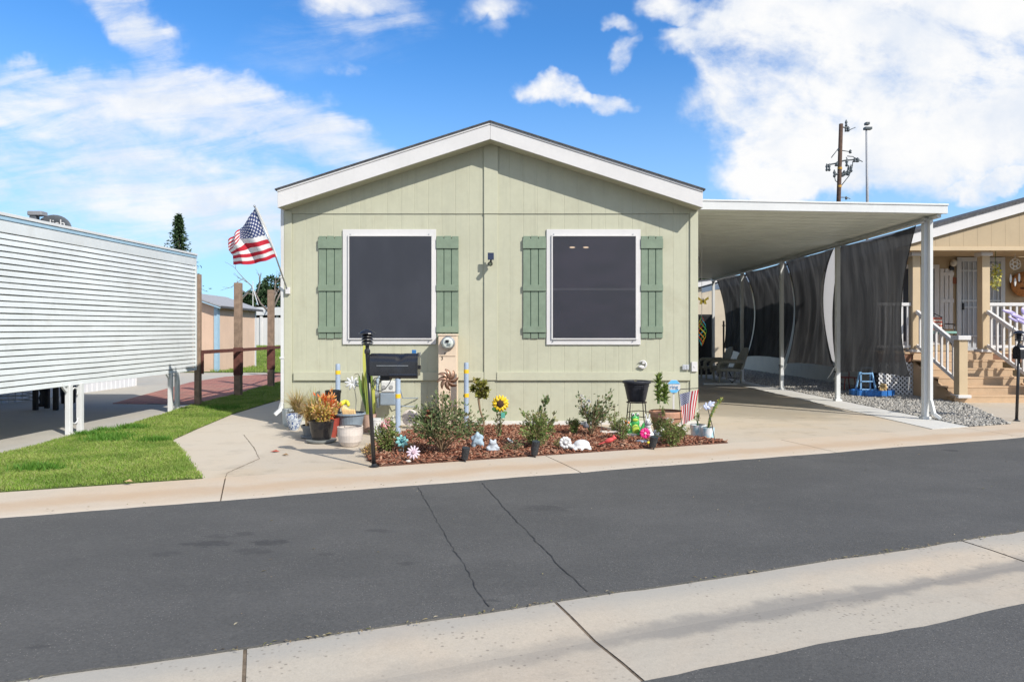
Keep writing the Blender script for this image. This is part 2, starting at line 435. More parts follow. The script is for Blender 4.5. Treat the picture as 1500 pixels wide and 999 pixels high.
# ------------------------------------------------------------------ ground
rng = np.random.default_rng(3)
def ON(px, n, z=LOT):                       # where image column px meets the line n metres from the camera's road axis
    a = (px - 756) / 1000; Y = n / (NX * a + NY); return (a * Y, Y, z)
def strip(mb, pts, wd, z, m, wob=0):        # a narrow groove or crack drawn along pts
    pts = [Vector((p[0], p[1], z)) for p in pts]
    if wob:
        fine = []
        for a_, b_ in zip(pts[:-1], pts[1:]):
            k = max(2, int((b_ - a_).length / .05))
            for i in range(k): fine.append(a_.lerp(b_, i / k) + Vector((random.gauss(0, wob), random.gauss(0, wob), 0)))
        pts = fine + [pts[-1]]
    L = []
    for i, p in enumerate(pts):
        d = pts[min(i + 1, len(pts) - 1)] - pts[max(0, i - 1)]; t = Vector((-d.y, d.x, 0)).normalized() * wd / 2 * (random.uniform(.4, 1.3) if wob else 1)
        L += [p + t, p - t]
    return mb.add(L, [(2 * i, 2 * i + 1, 2 * i + 3, 2 * i + 2) for i in range(len(pts) - 1)], m)

m_ground = M('dry_ground', (.30, .27, .22), .95, .2, .4, .4, 30)
MB().box(-400, -60, -.6, 400, 900, -.04).build('ground', m_ground)['kind'] = 'structure'

# asphalt with faint stains and a scatter of pale grit
m_as, b, p = newmat('asphalt')
P = b.pos(); X_, Y_, Z_ = b.sep(P)
fine = b.m('ADD', b.m('MULTIPLY', b.noise(P, 120, 3, .75), .6), b.m('MULTIPLY', b.noise(P, 48, 3, .7), .4)); mid = b.noise(P, 6, 6, .65); big = b.noise(b.scale(P, 1, 1.6, 1), .7, 5, .6)
c = b.mix(b.sstep(big, .35, .7), (.082, .081, .0775), (.099, .097, .0925))
c = b.mix(b.m('MULTIPLY', b.sstep(mid, .5, .75), .3), c, (.130, .126, .118))
g = b.m('ADD', .30, b.m('MULTIPLY', fine, 1.4)); c = b.mix(1.0, c, b.comb(g, g, g), 'MULTIPLY')
grit = b.node('ShaderNodeTexVoronoi'); b.l.new(P, grit.inputs['Vector']); grit.inputs['Scale'].default_value = 58
c = b.mix(b.m('MULTIPLY', b.m('MULTIPLY', b.sstep(grit.outputs[0], .20, .08), b.sstep(b.noise(P, 3.1, 3), .38, .62)), .75), c, (.30, .28, .255))
st = None
for px, py, rx, ry, k in [(303, 797, .16, .06, .9), (392, 795, .13, .05, .9), (318, 786, .11, .04, .6), (355, 783, .09, .04, .6), (245, 812, .12, .04, .5), (370, 808, .14, .05, .6), (800, 745, .2, .07, .6),
                          (480, 812, .06, .03, .5), (556, 778, .11, .04, .6), (594, 826, .05, .03, .5), (720, 880, .05, .02, .6), (55, 948, .05, .02, .7), (1392, 660, .1, .06, .9), (1170, 671, .08, .04, .8), (640, 580, .1, .05, .5)]:
    q_ = G(px, py, 0); dx = b.m('DIVIDE', b.m('SUBTRACT', X_, q_.x), rx); dy = b.m('DIVIDE', b.m('SUBTRACT', Y_, q_.y), ry * 1.3)
    r2 = b.m('ADD', b.m('ADD', b.m('MULTIPLY', dx, dx), b.m('MULTIPLY', dy, dy)), b.m('MULTIPLY', b.m('SUBTRACT', b.noise(b.scale(P, .5, 1, 1), 19, 5, .7), .5), 5.5))
    e = b.m('MULTIPLY', b.sstep(r2, 1.2, .2), k); st = e if st is None else b.m('MAXIMUM', st, e)
c = b.mix(b.m('MULTIPLY', st, .7), c, (.042, .042, .043))
b.l.new(c, p.inputs['Base Color']); p.inputs['Roughness'].default_value = .85; p.inputs['Specular IOR Level'].default_value = .25
b.l.new(b.bump(b.m('ADD', fine, b.m('MULTIPLY', b.noise(P, 70, 2), .5)), .6, .006), p.inputs['Normal'])
m_crack = M('crack_filler', (.046, .045, .044), .8, .2, 20)
m_joint = M('joint_dirt', (.15, .115, .08), .95, .4, 25)

def road_sheet(mb, n0, n1, s0, s1, j0, j1, z):
    ns = int((s1 - s0) / .12); vs = []
    w0 = np.convolve(rng.normal(0, 1, ns + 9), np.ones(5) / 5, 'same') * j0; w1 = np.convolve(rng.normal(0, 1, ns + 9), np.ones(5) / 5, 'same') * j1
    for i in range(ns + 1):
        s_ = s0 + (s1 - s0) * i / ns
        vs += [RD(s_, n0 + w0[i], z - .02), RD(s_, n0 + w0[i], z), RD(s_, n1 + w1[i], z), RD(s_, n1 + w1[i], z - .02)]
    fs = [(i * 4 + k, i * 4 + 4 + k, i * 4 + 5 + k, i * 4 + 1 + k) for i in range(ns) for k in range(3)]
    mb.add(vs, fs, 0)
mb = MB()
road_sheet(mb, 3.165, 6.05, -60, 90, .022, .018, .004)
road_sheet(mb, -14, 2.31, -60, 90, 0, .03, .004)
def gp(px, py, z=0): return G(px, py, z)
strip(mb, [gp(612, 714), gp(634, 752), gp(655, 790), gp(690, 845), gp(699, 868), gp(717, 890)], .0055, .008, 1, .004)
strip(mb, [gp(706, 708), gp(745, 752), gp(792, 800), gp(828, 838), gp(861, 868)], .0065, .008, 1, .004)
mb.build('road', [m_as, m_crack])['kind'] = 'structure'

# valley gutter: shallow concrete V with a grey drain stain along its middle
def gut(b, P, c):
    X_, Y_, Z_ = b.sep(P)
    n_ = b.m('ADD', b.m('MULTIPLY', X_, NX), b.m('MULTIPLY', Y_, NY)); s_ = b.m('ADD', b.m('MULTIPLY', X_, UX), b.m('MULTIPLY', Y_, UY))
    wv = b.m('MULTIPLY', b.m('SUBTRACT', b.noise(P, 3.2, 6, .65), .5), .30)
    d = b.m('ABSOLUTE', b.m('ADD', b.m('SUBTRACT', n_, 2.73), wv))
    k = b.m('MULTIPLY', b.sstep(d, .13, .035), b.m('ADD', .25, b.m('MULTIPLY', b.sstep(s_, .6, 2.2), .42)))
    c = b.mix(k, c, (.19, .182, .17))
    d2 = b.m('ADD', b.m('SUBTRACT', 3.17, n_), b.m('MULTIPLY', wv, .5))
    c = b.mix(b.m('MULTIPLY', b.sstep(d2, .22, .03), .5), c, (.30, .30, .285))
    pit = b.node('ShaderNodeTexVoronoi'); b.l.new(P, pit.inputs['Vector']); pit.inputs['Scale'].default_value = 27
    return b.mix(b.m('MULTIPLY', b.m('MULTIPLY', b.sstep(pit.outputs[0], .26, .1), b.sstep(b.noise(P, 2.2, 2), .45, .6)), .6), c, (.15, .13, .11))
m_gut = concrete('gutter_concrete', (.43, .385, .315), (.49, .40, .30), (.35, .305, .25), .8, .4, gut, .13)
mb = MB(); prof = [(3.21, -.004), (3.0, -.009), (2.74, -.022), (2.5, -.009), (2.27, -.004)]
jts = [ON(358, 3.0), ON(835, 3.0)]; 
S0 = [q_[0] * UX + q_[1] * UY for q_ in jts]
cuts = sorted([S0[0] + (S0[1] - S0[0]) * k for k in list(range(-30, 2)) + list(range(3, 50, 2))])
for s_a, s_b in zip(cuts[:-1], cuts[1:]):
    vs = []
    for n_, z_ in prof: vs += [RD(s_a + .008, n_, z_), RD(s_b - .008, n_, z_)]
    mb.add(vs, [(2 * i, 2 * i + 2, 2 * i + 3, 2 * i + 1) for i in range(4)], 0)
    mb.add([RD(s_b + d_, n_, z_ - .004) for n_, z_ in prof for d_ in (-.02, .02)], [(2 * i, 2 * i + 2, 2 * i + 3, 2 * i + 1) for i in range(4)], 1)
mb.build('gutter', [m_gut, m_joint])['kind'] = 'structure'

def kerb(b, P, c):
    X_, Y_, Z_ = b.sep(P); n_ = b.m('ADD', b.m('MULTIPLY', X_, NX), b.m('MULTIPLY', Y_, NY))
    wv = b.m('MULTIPLY', b.m('SUBTRACT', b.noise(P, 1.3, 6, .65), .5), .5)
    k = b.sstep(b.m('ABSOLUTE', b.m('ADD', b.m('SUBTRACT', n_, 6.42), wv)), .22, .03)
    c = b.mix(b.m('MULTIPLY', k, .55), c, (.44, .31, .20))
    return b.mix(b.m('MULTIPLY', b.sstep(n_, 6.2, 6.03), .35), c, (.56, .52, .45))
m_walk = concrete('sidewalk_concrete', (.50, .43, .345), (.52, .405, .29), (.42, .355, .28), .8, .35, kerb)
mb = MB(); prof = [(6.0, -.03), (6.0, -.002), (6.12, .006), (6.5, .016), (6.94, .022), (6.94, -.03)]
for s_a, s_b in zip([-60, -12, -8.6], [-12, -8.6, -5.2]): pass
js = []
for a_ in ((327, 6.5), (823, 6.5)):
    q_ = ON(*a_); js.append(q_[0] * UX + q_[1] * UY)
st_ = js[1] - js[0]
cuts = [js[0] + st_ * k for k in range(-16, 26)]
for s_a, s_b in zip(cuts[:-1], cuts[1:]):
    vs = []
    for n_, z_ in prof: vs += [RD(s_a + .005, n_, z_), RD(s_b - .005, n_, z_)]
    mb.add(vs, [(2 * i, 2 * i + 1, 2 * i + 3, 2 * i + 2) for i in range(5)], 0)
    mb.add([RD(s_b - .02, 6.0, -.004), RD(s_b + .02, 6.0, -.004), RD(s_b + .02, 6.94, .008), RD(s_b - .02, 6.94, .008)], [(0, 1, 2, 3)], 1)
mb.build('sidewalk', [m_walk, m_joint])['kind'] = 'structure'

def drive_patches(b, P, c):  # darker patches on the driveway, paler concrete at its left end
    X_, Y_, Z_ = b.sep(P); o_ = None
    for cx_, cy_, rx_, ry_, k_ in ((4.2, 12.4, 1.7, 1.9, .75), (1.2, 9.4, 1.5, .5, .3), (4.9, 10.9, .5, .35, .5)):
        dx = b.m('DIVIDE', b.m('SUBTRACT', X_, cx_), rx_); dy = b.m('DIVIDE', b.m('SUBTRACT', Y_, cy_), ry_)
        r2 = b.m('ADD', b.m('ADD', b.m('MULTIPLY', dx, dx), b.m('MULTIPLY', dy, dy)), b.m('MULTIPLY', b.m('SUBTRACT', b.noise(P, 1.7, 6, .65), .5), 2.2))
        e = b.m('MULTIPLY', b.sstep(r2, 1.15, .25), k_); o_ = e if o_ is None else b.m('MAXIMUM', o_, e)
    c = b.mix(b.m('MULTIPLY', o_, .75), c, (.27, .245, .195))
    return b.mix(b.m('MULTIPLY', b.sstep(X_, -2.75, -2.95), .3), c, (.58, .53, .45))
m_drive = concrete('driveway_concrete', (.47, .41, .33), (.48, .39, .28), (.34, .29, .225), .8, .65, drive_patches)
Xs = 5.87
def edge(X): return (X, (6.945 - NX * X) / NY)
pad = [ON(297, 6.945)[:2], G(286, 690)[:2], G(270, 665)[:2], G(250, 646)[:2], G(290, 628)[:2], G(340, 607)[:2], G(385, 593)[:2], G(414, 585)[:2], (-3.44, 12.0), (2.68, 12.0), (2.68, 25), (Xs, 25), edge(Xs)]
mb = MB().prism(pad, -.03, LOT)
for ln in ([gp(357, 637, LOT), gp(372, 656, LOT), gp(380, 672, LOT)], [gp(380, 672, LOT), gp(352, 684, LOT), gp(333, 693, LOT), ON(330, 6.95)]):
    strip(mb, ln, .008, LOT + .003, 1, .003)
strip(mb, [(2.7, 13.1), (Xs, 13.1)], .012, LOT + .003, 1); strip(mb, [(2.7, 17.2), (Xs, 17.2)], .012, LOT + .003, 1)
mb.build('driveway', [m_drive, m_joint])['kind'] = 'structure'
m_strip = concrete('pale_concrete', (.56, .55, .52), (.56, .54, .5), (.47, .45, .42), .3, .3)
mb = MB().prism([edge(Xs + .012), edge(6.56), (6.56, 25), (Xs + .012, 25)], -.03, LOT + .008)
for yv in (12.2, 15.2, 18.2): strip(mb, [(Xs + .02, yv), (6.56, yv)], .012, LOT + .011, 1)
mb.build('driveway_strip', [m_strip, m_joint])['kind'] = 'structure'
m_nslab = concrete('neighbour_concrete', (.42, .40, .35), (.47, .41, .33), (.33, .31, .27), .5, .5)
MB().prism([edge(-5.7), (-5.65, 9.8), (-6.2, 14.2), (-7.2, 21), (-9.2, 24.9), (-30, 25), edge(-30)], -.03, LOT - .006).build('neighbour_driveway', m_nslab)['kind'] = 'structure'
MB().prism([edge(7.40), (8.7, 13.2), (8.7, 14.0), (16, 14.0), edge(16)], -.03, LOT + .004).build('front_path', m_drive)['kind'] = 'structure'

# red brick patio
m_br, b, p = newmat('red_brick_paving')
P = b.pos(); br = b.node('ShaderNodeTexBrick'); b.l.new(b.scale(P, 1, 1, 0), br.inputs['Vector'])
br.inputs['Scale'].default_value = 1.0; br.inputs['Brick Width'].default_value = .42; br.inputs['Row Height'].default_value = .21; br.inputs['Mortar Size'].default_value = .012
br.inputs['Color1'].default_value = (.34, .13, .10, 1); br.inputs['Color2'].default_value = (.42, .19, .14, 1); br.inputs['Mortar'].default_value = (.09, .05, .04, 1)
c = b.mix(b.m('MULTIPLY', b.sstep(b.noise(P, 1.1, 5), .45, .7), .5), br.outputs[0], (.25, .17, .13)); b.l.new(c, p.inputs['Base Color']); p.inputs['Roughness'].default_value = .9
b.l.new(b.bump(br.outputs[1], -.6, .01), p.inputs['Normal'])
MB().prism([G(165, 591)[:2], (-6.65, 13.2), (-6.15, 13.2), (-6.3, 15.3), (-6.85, 20.2), (-3.5, 21), (-3.5, 24.2), (-8.1, 24.0), (-9.3, 21.8), (-9.2, 19.3)], -.03, LOT + .006).build('brick_patio', m_br)['kind'] = 'structure'

# lawn
m_soil = M('lawn_soil', (.06, .085, .02), .95, .4, 9, .5, 40)
lawn = [edge(-5.7), (-5.7, 7.5), (-5.78, 9.1), (-5.65, 9.8), (-6.05, 12.5), (-6.1, 13.2), (-6.25, 15.3), (-6.75, 19.8), (-3.46, 19.8), (-3.46, 11.6)] + [tuple(q_) for q_ in pad[7:0:-1]] + [tuple(ON(297, 6.95)[:2])]
MB().prism(lawn, -.03, LOT + .012).build('lawn', m_soil)['kind'] = 'structure'
m_blade = patchy('grass_blades', [(.15, .28, .03), (.24, .37, .05), (.30, .41, .08), (.20, .34, .04), (.40, .44, .16), (.34, .32, .14)], .6, .3, .35)
def blades(name, poly, n, hgt, mat, near=True, zf=None):
    q_ = scatter(poly, n * 2, rng); q_ = q_ + rng.normal(0, .014, q_.shape)
    if near:
        keep = rng.uniform(0, 1, len(q_)) < np.clip((9.5 / q_[:, 1]) ** 2, .12, 1); q_ = q_[keep]
    k = len(q_)
    cl = np.sin(q_[:, 0] * 3.1 + 1.3 * np.sin(q_[:, 1] * 2.3)) * np.sin(q_[:, 1] * 3.7 + q_[:, 0]) * .5 + .5
    h = hgt * (.55 + .6 * cl) * rng.uniform(.5, 1.3, k)
    a = rng.uniform(0, 6.283, k); wd = .0026 + q_[:, 1] * .00018
    base = np.column_stack([q_, np.full(k, LOT + .012)])
    if zf is not None: base[:, 2] = zf(q_[:, 0], q_[:, 1])
    side = np.column_stack([np.cos(a), np.sin(a), np.zeros(k)]) * wd[:, None]
    ln = np.column_stack([rng.normal(0, .5, k) * h, rng.normal(0, .5, k) * h, h])
    tip = base + ln; mid = base + ln * np.array([.35, .35, .6])
    V = np.stack([base - side, base + side, mid + side * .7, tip, mid - side * .7], 1)
    o = bulk(name, V, [(0, 1, 2, 4), (4, 2, 3)], mat); o['kind'] = 'stuff'; return o
blades('grass', lawn, 170000, .036, m_blade)
m_clover = island('tall_grass_tufts', [(.06, .17, .015), (.10, .24, .03), (.14, .27, .04)], .6, .3, .35)
tp = []
for px, py, r_ in ((165, 642, .28), (150, 634, .2), (195, 629, .2), (152, 647, .25), (230, 648, .18), (60, 690, .2), (330, 600, .3), (125, 640, .15)):
    g_ = G(px, py); t_ = rng.normal(0, .45, (420, 2)) * r_ * np.array([1.3, .7]) + np.array([g_.x, g_.y]); tp.append(t_)
tp = np.vstack(tp); tp = tp[inpoly(tp[:, 0], tp[:, 1], lawn)]
k = len(tp); h = .075 * rng.uniform(.5, 1.2, k); a = rng.uniform(0, 6.283, k)
base = np.column_stack([tp, np.full(k, LOT + .012)]); side = np.column_stack([np.cos(a), np.sin(a), np.zeros(k)]) * .005
ln = np.column_stack([rng.normal(0, .4, k) * h, rng.normal(0, .4, k) * h, h])
bulk('grass_tufts', np.stack([base - side, base + side, base + ln * .6 + side * .7, base + ln, base + ln * .6 - side * .7], 1), [(0, 1, 2, 4), (4, 2, 3)], m_clover)['kind'] = 'stuff'
# the bank of grass in front of the far white fence
def bank(x_, y_): return LOT + np.clip((y_ - 29) / 16, 0, 1) * .62
mb = MB(); mb.add([(-24, 24.3, LOT), (-3.5, 24.3, LOT), (-24, 29, LOT), (-3.5, 29, LOT), (-30, 46, .64), (-3.5, 46, .64), (-30, 70, .64), (-3.5, 70, .64)], [(0, 1, 3, 2), (2, 3, 5, 4), (4, 5, 7, 6)])
mb.build('back_lawn', m_soil)['kind'] = 'structure'
blades('back_grass', [(-11, 24.5), (-6, 24.5), (-11, 45.5), (-18, 45.5)], 24000, .09, m_blade, False, bank)

# gravel yard
m_gb = M('gravel_bed', (.24, .225, .20), .95, .4, 30, .8, 60)
gv = [edge(6.57), edge(7.39), (8.69, 13.2), (8.69, 14.6), (9.0, 16.4), (9.0, 30), (6.57, 30)]
MB().prism(gv, -.03, LOT).build('gravel_yard', m_gb)['kind'] = 'structure'
m_st = island('gravel_stones', [(.19, .185, .175), (.29, .28, .26), (.40, .385, .35), (.24, .23, .215), (.48, .46, .42), (.31, .275, .23)], .85, .3, 0, 120)
def stones(name, poly, n, size, mat, z0):
    q_ = scatter(poly, n * 2, rng); keep = rng.uniform(0, 1, len(q_)) < np.clip((12 / q_[:, 1]) ** 2, .2, 1); q_ = q_[keep][:n]
    k = len(q_)
    cube = np.array([(x_, y_, z_) for z_ in (-1, 1) for y_ in (-1, 1) for x_ in (-1, 1)], float) / 1.73
    V = np.repeat(cube[None], k, 0) * (1 + rng.normal(0, .22, (k, 8, 3)))
    V *= (size * rng.uniform(.5, 1.4, (k, 1, 1))) * rng.uniform(.6, 1.25, (k, 1, 3)) / 2
    a = rng.uniform(0, 6.283, k); t = rng.normal(0, .5, k)
    ca, sa, ct, st = np.cos(a), np.sin(a), np.cos(t), np.sin(t)
    x_, y_, z_ = V[..., 0].copy(), V[..., 1].copy(), V[..., 2].copy()
    y2 = y_ * ct[:, None] - z_ * st[:, None]; z2 = y_ * st[:, None] + z_ * ct[:, None]
    V[..., 0] = x_ * ca[:, None] - y2 * sa[:, None] + q_[:, 0:1]; V[..., 1] = x_ * sa[:, None] + y2 * ca[:, None] + q_[:, 1:2]; V[..., 2] = z2 + z0 + size * rng.uniform(.1, .3, (k, 1))
    o = bulk(name, V, [(0, 2, 3, 1), (4, 5, 7, 6), (0, 1, 5, 4), (1, 3, 7, 5), (3, 2, 6, 7), (2, 0, 4, 6)], mat)
    o['kind'] = 'stuff'; return o
stones('gravel', gv, 24000, .045, m_st, LOT)

# mulch bed
bed = [ON(556, 6.95)[:2], G(541, 676)[:2], G(533, 660)[:2], G(548, 650)[:2], G(575, 640)[:2], G(600, 632)[:2], G(640, 627)[:2], (-.6, 9.92), (.95, 9.9), G(880, 627)[:2], G(900, 638)[:2], G(935, 640)[:2], G(965, 645)[:2], G(1000, 640.5)[:2], G(1040, 644)[:2], ON(1066, 6.95)[:2]]
m_mb = M('mulch_soil', (.11, .05, .033), .95, .4, 20, .8, 40)
MB().prism(bed, -.03, LOT + .015).build('flower_bed', m_mb)['kind'] = 'structure'
m_chip = island('bark_chips', [(.12, .043, .026), (.23, .088, .052), (.31, .14, .088), (.17, .065, .04), (.44, .28, .19), (.27, .10, .06)], .85, .2)
q_ = scatter(bed, 9000, rng); k = len(q_)
L = rng.uniform(.012, .055, k) * .75; Wd = rng.uniform(.005, .014, k); a = rng.uniform(0, 6.283, k); ti = rng.normal(0, .35, k)
cube = np.array([(x_, y_, z_) for z_ in (-1, 1) for y_ in (-1, 1) for x_ in (-1, 1)], float)
V = np.repeat(cube[None], k, 0) * np.stack([L, Wd, np.full(k, .003)], 1)[:, None, :] * (1 + rng.normal(0, .15, (k, 8, 3)))
x_ = V[..., 0] * np.cos(ti)[:, None] - V[..., 2] * np.sin(ti)[:, None]; z_ = V[..., 0] * np.sin(ti)[:, None] + V[..., 2] * np.cos(ti)[:, None]; y_ = V[..., 1]
V = np.stack([x_ * np.cos(a)[:, None] - y_ * np.sin(a)[:, None] + q_[:, :1], x_ * np.sin(a)[:, None] + y_ * np.cos(a)[:, None] + q_[:, 1:], z_ + LOT + .015 + rng.uniform(.002, .02, (k, 1))], 2)
bulk('mulch', V, [(0, 2, 3, 1), (4, 5, 7, 6), (0, 1, 5, 4), (1, 3, 7, 5), (3, 2, 6, 7), (2, 0, 4, 6)], m_chip)['kind'] = 'stuff'
BZ = LOT + .02

# dry litter caught along the edges of the paving
m_lit = island('dry_litter', [(.22, .17, .09), (.34, .28, .15), (.15, .17, .06), (.28, .20, .12), (.45, .40, .28), (.10, .075, .05)], .9, .1)
k = 1500; s_ = rng.uniform(-6, 12, k); cl_ = (np.sin(s_ * 2.1) + np.sin(s_ * 5.3 + 1) > rng.uniform(-1.6, 1.4, k)); s_ = s_[cl_]; k = len(s_)
n_ = np.where(rng.uniform(0, 1, k) < .72, 3.155 + rng.normal(0, .014, k), np.where(rng.uniform(0, 1, k) < .5, 6.07 + rng.normal(0, .02, k), rng.uniform(3.2, 6.9, k)))
q_ = np.column_stack([s_ * UX + n_ * NX, s_ * UY + n_ * NY]); a = rng.uniform(0, 6.283, k); L = rng.uniform(.004, .017, k); wd = rng.uniform(.002, .005, k)
d = np.column_stack([np.cos(a), np.sin(a)]); t = np.column_stack([-np.sin(a), np.cos(a)]); z_ = np.where(n_ > 6.0, .028, .010)
def lay(p_, dz): return np.column_stack([p_, z_ + dz])
V = np.stack([lay(q_ - d * L[:, None], 0), lay(q_ + t * wd[:, None], .004), lay(q_ + d * L[:, None], .001), lay(q_ - t * wd[:, None], .003)], 1)
bulk('leaf_litter', V, [(0, 3, 2, 1)], m_lit)['kind'] = 'stuff'
# ------------------------------------------------------------------ materials of the buildings
m_wall = M('sage_siding', (.432, .432, .327), .7, .06, 1.6, .06, 160, streak=.30, dirt=((.37, .355, .26), .45))
m_wall_trim = M('sage_trim', (.447, .447, .338), .65, .05, 2, .05, 120, streak=.14)
m_white = M('white_paint', (.59, .58, .575), .5, .04, 2, .03, 80, streak=.08)
m_alu = M('white_aluminium', (.61, .62, .615), .42, .05, 2, 0, 60, spec=.5, streak=.1)
m_shut = M('green_shutter_paint', (.180, .236, .172), .65, .1, 9, .15, 120, streak=.22)
m_shing = M('grey_shingles', (.07, .072, .078), .9, .35, 18, .6, 40)
m_dark = M('black_plastic', (.012, .012, .014), .45, .2, 20, spec=.4)
m_blk = M('black_metal_paint', (.016, .016, .019), .32, .2, 14, spec=.6)
m_inside = M('dim_interior', (.03, .03, .035), .9)
m_cream = M('cream_enamel', (.66, .53, .40), .5, .06, 3, .03, 90, streak=.12)
m_steel = M('brushed_steel', (.42, .43, .44), .35, .1, 20, metal=.8)
m_post = M('weathered_timber', (.26, .185, .135), .9, .25, 10, .4, 60, streak=.5)
m_rust = M('rust_red_timber', (.12, .045, .035), .85, .3, 9, .3, 60)

def siding(x0, x1, y, zb, zt, mat, name, parent, step=.2032, gw=.006, gd=.0025, first=0.0, axis='x', flip=False):
    """a sheet of vertical-groove siding between x0 and x1 (real grooves), zt a height or a function"""
    top = zt if callable(zt) else (lambda x_: zt)
    cut = [x0, x1]; k = math.ceil((x0 - first) / step)
    pts = [(x0, 0)]
    while first + k * step < x1 - gw:
        g_ = first + k * step
        if g_ > x0 + gw: pts += [(g_ - gw, 0), (g_ - gw * .6, gd), (g_ + gw * .6, gd), (g_ + gw, 0)]
        k += 1
    pts.append((x1, 0))
    vs = []
    for x_, d in pts:
        for z_ in (zb, top(x_)):
            vs.append((x_, y + d, z_) if axis == 'x' else ((y - d if not flip else y + d), x_, z_))
    mb = MB(); fs = [(2 * i, 2 * i + 2, 2 * i + 3, 2 * i + 1) for i in range(len(pts) - 1)]
    if flip: fs = [f[::-1] for f in fs]
    mb.add(vs, fs)
    return mb.build(name, mat, parent)

F = 10.2
def fx(px): return (px - 756) * F / 1000
def fz(py): return CAMZ + (491 - py) * F / 1000
XL, XR, XC = fx(418), fx(1021), -.376
def rake_z(x_, z0=4.20, s_=.3215): return z0 - abs(x_ - XC) * s_          # underside of the roof
home = T('mobile_home', 'sage green single storey mobile home with low gable roof and green shutters', 'house', (XC, F, 0))
BACK = 27.0
lapz = fz(313.5)
belt0, belt1 = fz(557), fz(545)
siding(XL, XR, F, LOT - .02, lapz, m_wall, 'wall', home, first=XL + .1)
siding(XL, XR, F - .013, lapz, lambda x_: rake_z(x_) + .05, m_wall, 'gable_wall', home, first=XL + .1)
siding(F, BACK, XR - .004, LOT - .02, 3.3, m_wall, 'side_wall', home, axis='y')
siding(F, BACK, XL + .004, LOT - .02, 3.3, m_wall, 'side_wall', home, axis='y', flip=True)
siding(XL, XR, BACK, LOT - .02, lambda x_: rake_z(x_) + .05, m_wall, 'back_wall', home)
mb = MB()
mb.box(fx(709), F - .034, lapz - .004, fx(729.5), F - .012, rake_z(fx(709)) + .03)       # centre boards
mb.box(fx(709.3), F - .022, belt1 - .12, fx(729), F + .001, lapz - .006)
mb.box(XL - .012, F - .022, LOT - .02, fx(428), F + .001, 3.2); mb.box(fx(1010.5), F - .022, LOT - .02, XR + .012, F + .001, 3.2)
mb.box(fx(431), F - .036, belt0, fx(708.5), F - .001, belt1); mb.box(fx(728), F - .036, belt0, fx(1010), F - .001, belt1)
mb.build('trim_board', m_wall_trim, home, bevel=.003)
MB().box(XL - .02, F - .05, -.02, XR + .02, F + .1, LOT + .05).build('foundation_strip', m_strip, home, bevel=.006)
# roof: shingled slabs on white boxed rakes
yf = 9.9
xe = 3.085; sl_ = .3175
mb = MB(); mf = MB(); ms = MB()
for sg in (-1, 1):
    e0 = XC; e1 = XC + sg * xe; zr, ze = 4.43, 4.43 - xe * sl_
    x2 = e1 + sg * .03
    mb.add([(e0, yf - .03, zr + .005), (x2, yf - .03, ze - .0095 + .005), (x2, BACK + .3, ze - .0045), (e0, BACK + .3, zr + .005),
            (e0, yf - .03, zr + .026), (x2, yf - .03, ze + .016), (x2, BACK + .3, ze + .016), (e0, BACK + .3, zr + .026)],
           [(0, 1, 2, 3), (7, 6, 5, 4), (0, 4, 5, 1), (1, 5, 6, 2), (2, 6, 7, 3), (3, 7, 4, 0)])
    mf.slab([(e0 + sg * .0015, zr), (e1, ze), (e1, ze - .255), (e0 + sg * .0015, zr - .24)], yf, yf + .025)
    mf.slab([(e0 + sg * .0015, zr + .004), (e1, ze + .004), (e1, ze - .028), (e0 + sg * .0015, zr - .028)], yf - .012, yf - .001)
    mf.box(e1, yf + .026, ze - .25, e1 - sg * .02, BACK + .28, ze)
    ms.add([(e0, yf + .026, zr - .235), (e1, yf + .026, ze - .25), (e1, BACK + .28, ze - .25), (e0, BACK + .28, zr - .235)], [(0, 1, 2, 3)])
roof = mb.build('roof', m_shing, home)
mf.build('fascia', m_white, roof, bevel=.003); ms.build('soffit', m_wall_trim, roof)

# windows
m_scr, b, p = newmat('solar_screen')
P = b.pos(); n1 = b.noise(b.scale(P, 1, 1, .5), 2.2, 5); n2 = b.noise(P, 420, 2)
c = b.mix(b.sstep(n1, .35, .7), (.030, .034, .045), (.040, .044, .057)); c = b.mix(b.m('MULTIPLY', n2, .25), c, (.06, .06, .07))
b.l.new(c, p.inputs['Base Color']); p.inputs['Roughness'].default_value = .55; p.inputs['Specular IOR Level'].default_value = .3
m_scr2, b, p = newmat('sheer_solar_screen')
P = b.pos(); n1 = b.noise(b.scale(P, .6, 1, 1.6), 2.6, 5)
c = b.mix(b.sstep(n1, .35, .7), (.030, .032, .045), (.042, .040, .058)); b.l.new(c, p.inputs['Base Color']); p.inputs['Roughness'].default_value = .5
tr = b.node('ShaderNodeBsdfTransparent'); mx = b.node('ShaderNodeMixShader'); mx.inputs[0].default_value = .30
b.l.new(p.outputs[0], mx.inputs[1]); b.l.new(tr.outputs[0], mx.inputs[2]); b.l.new(mx.outputs[0], m_scr2.node_tree.nodes['Material Output'].inputs[0])
def emat(name, col, e):
    m, b, p = newmat(name); p.inputs['Base Color'].default_value = (*col, 1); p.inputs['Emission Color'].default_value = (*col, 1); p.inputs['Emission Strength'].default_value = e; return m
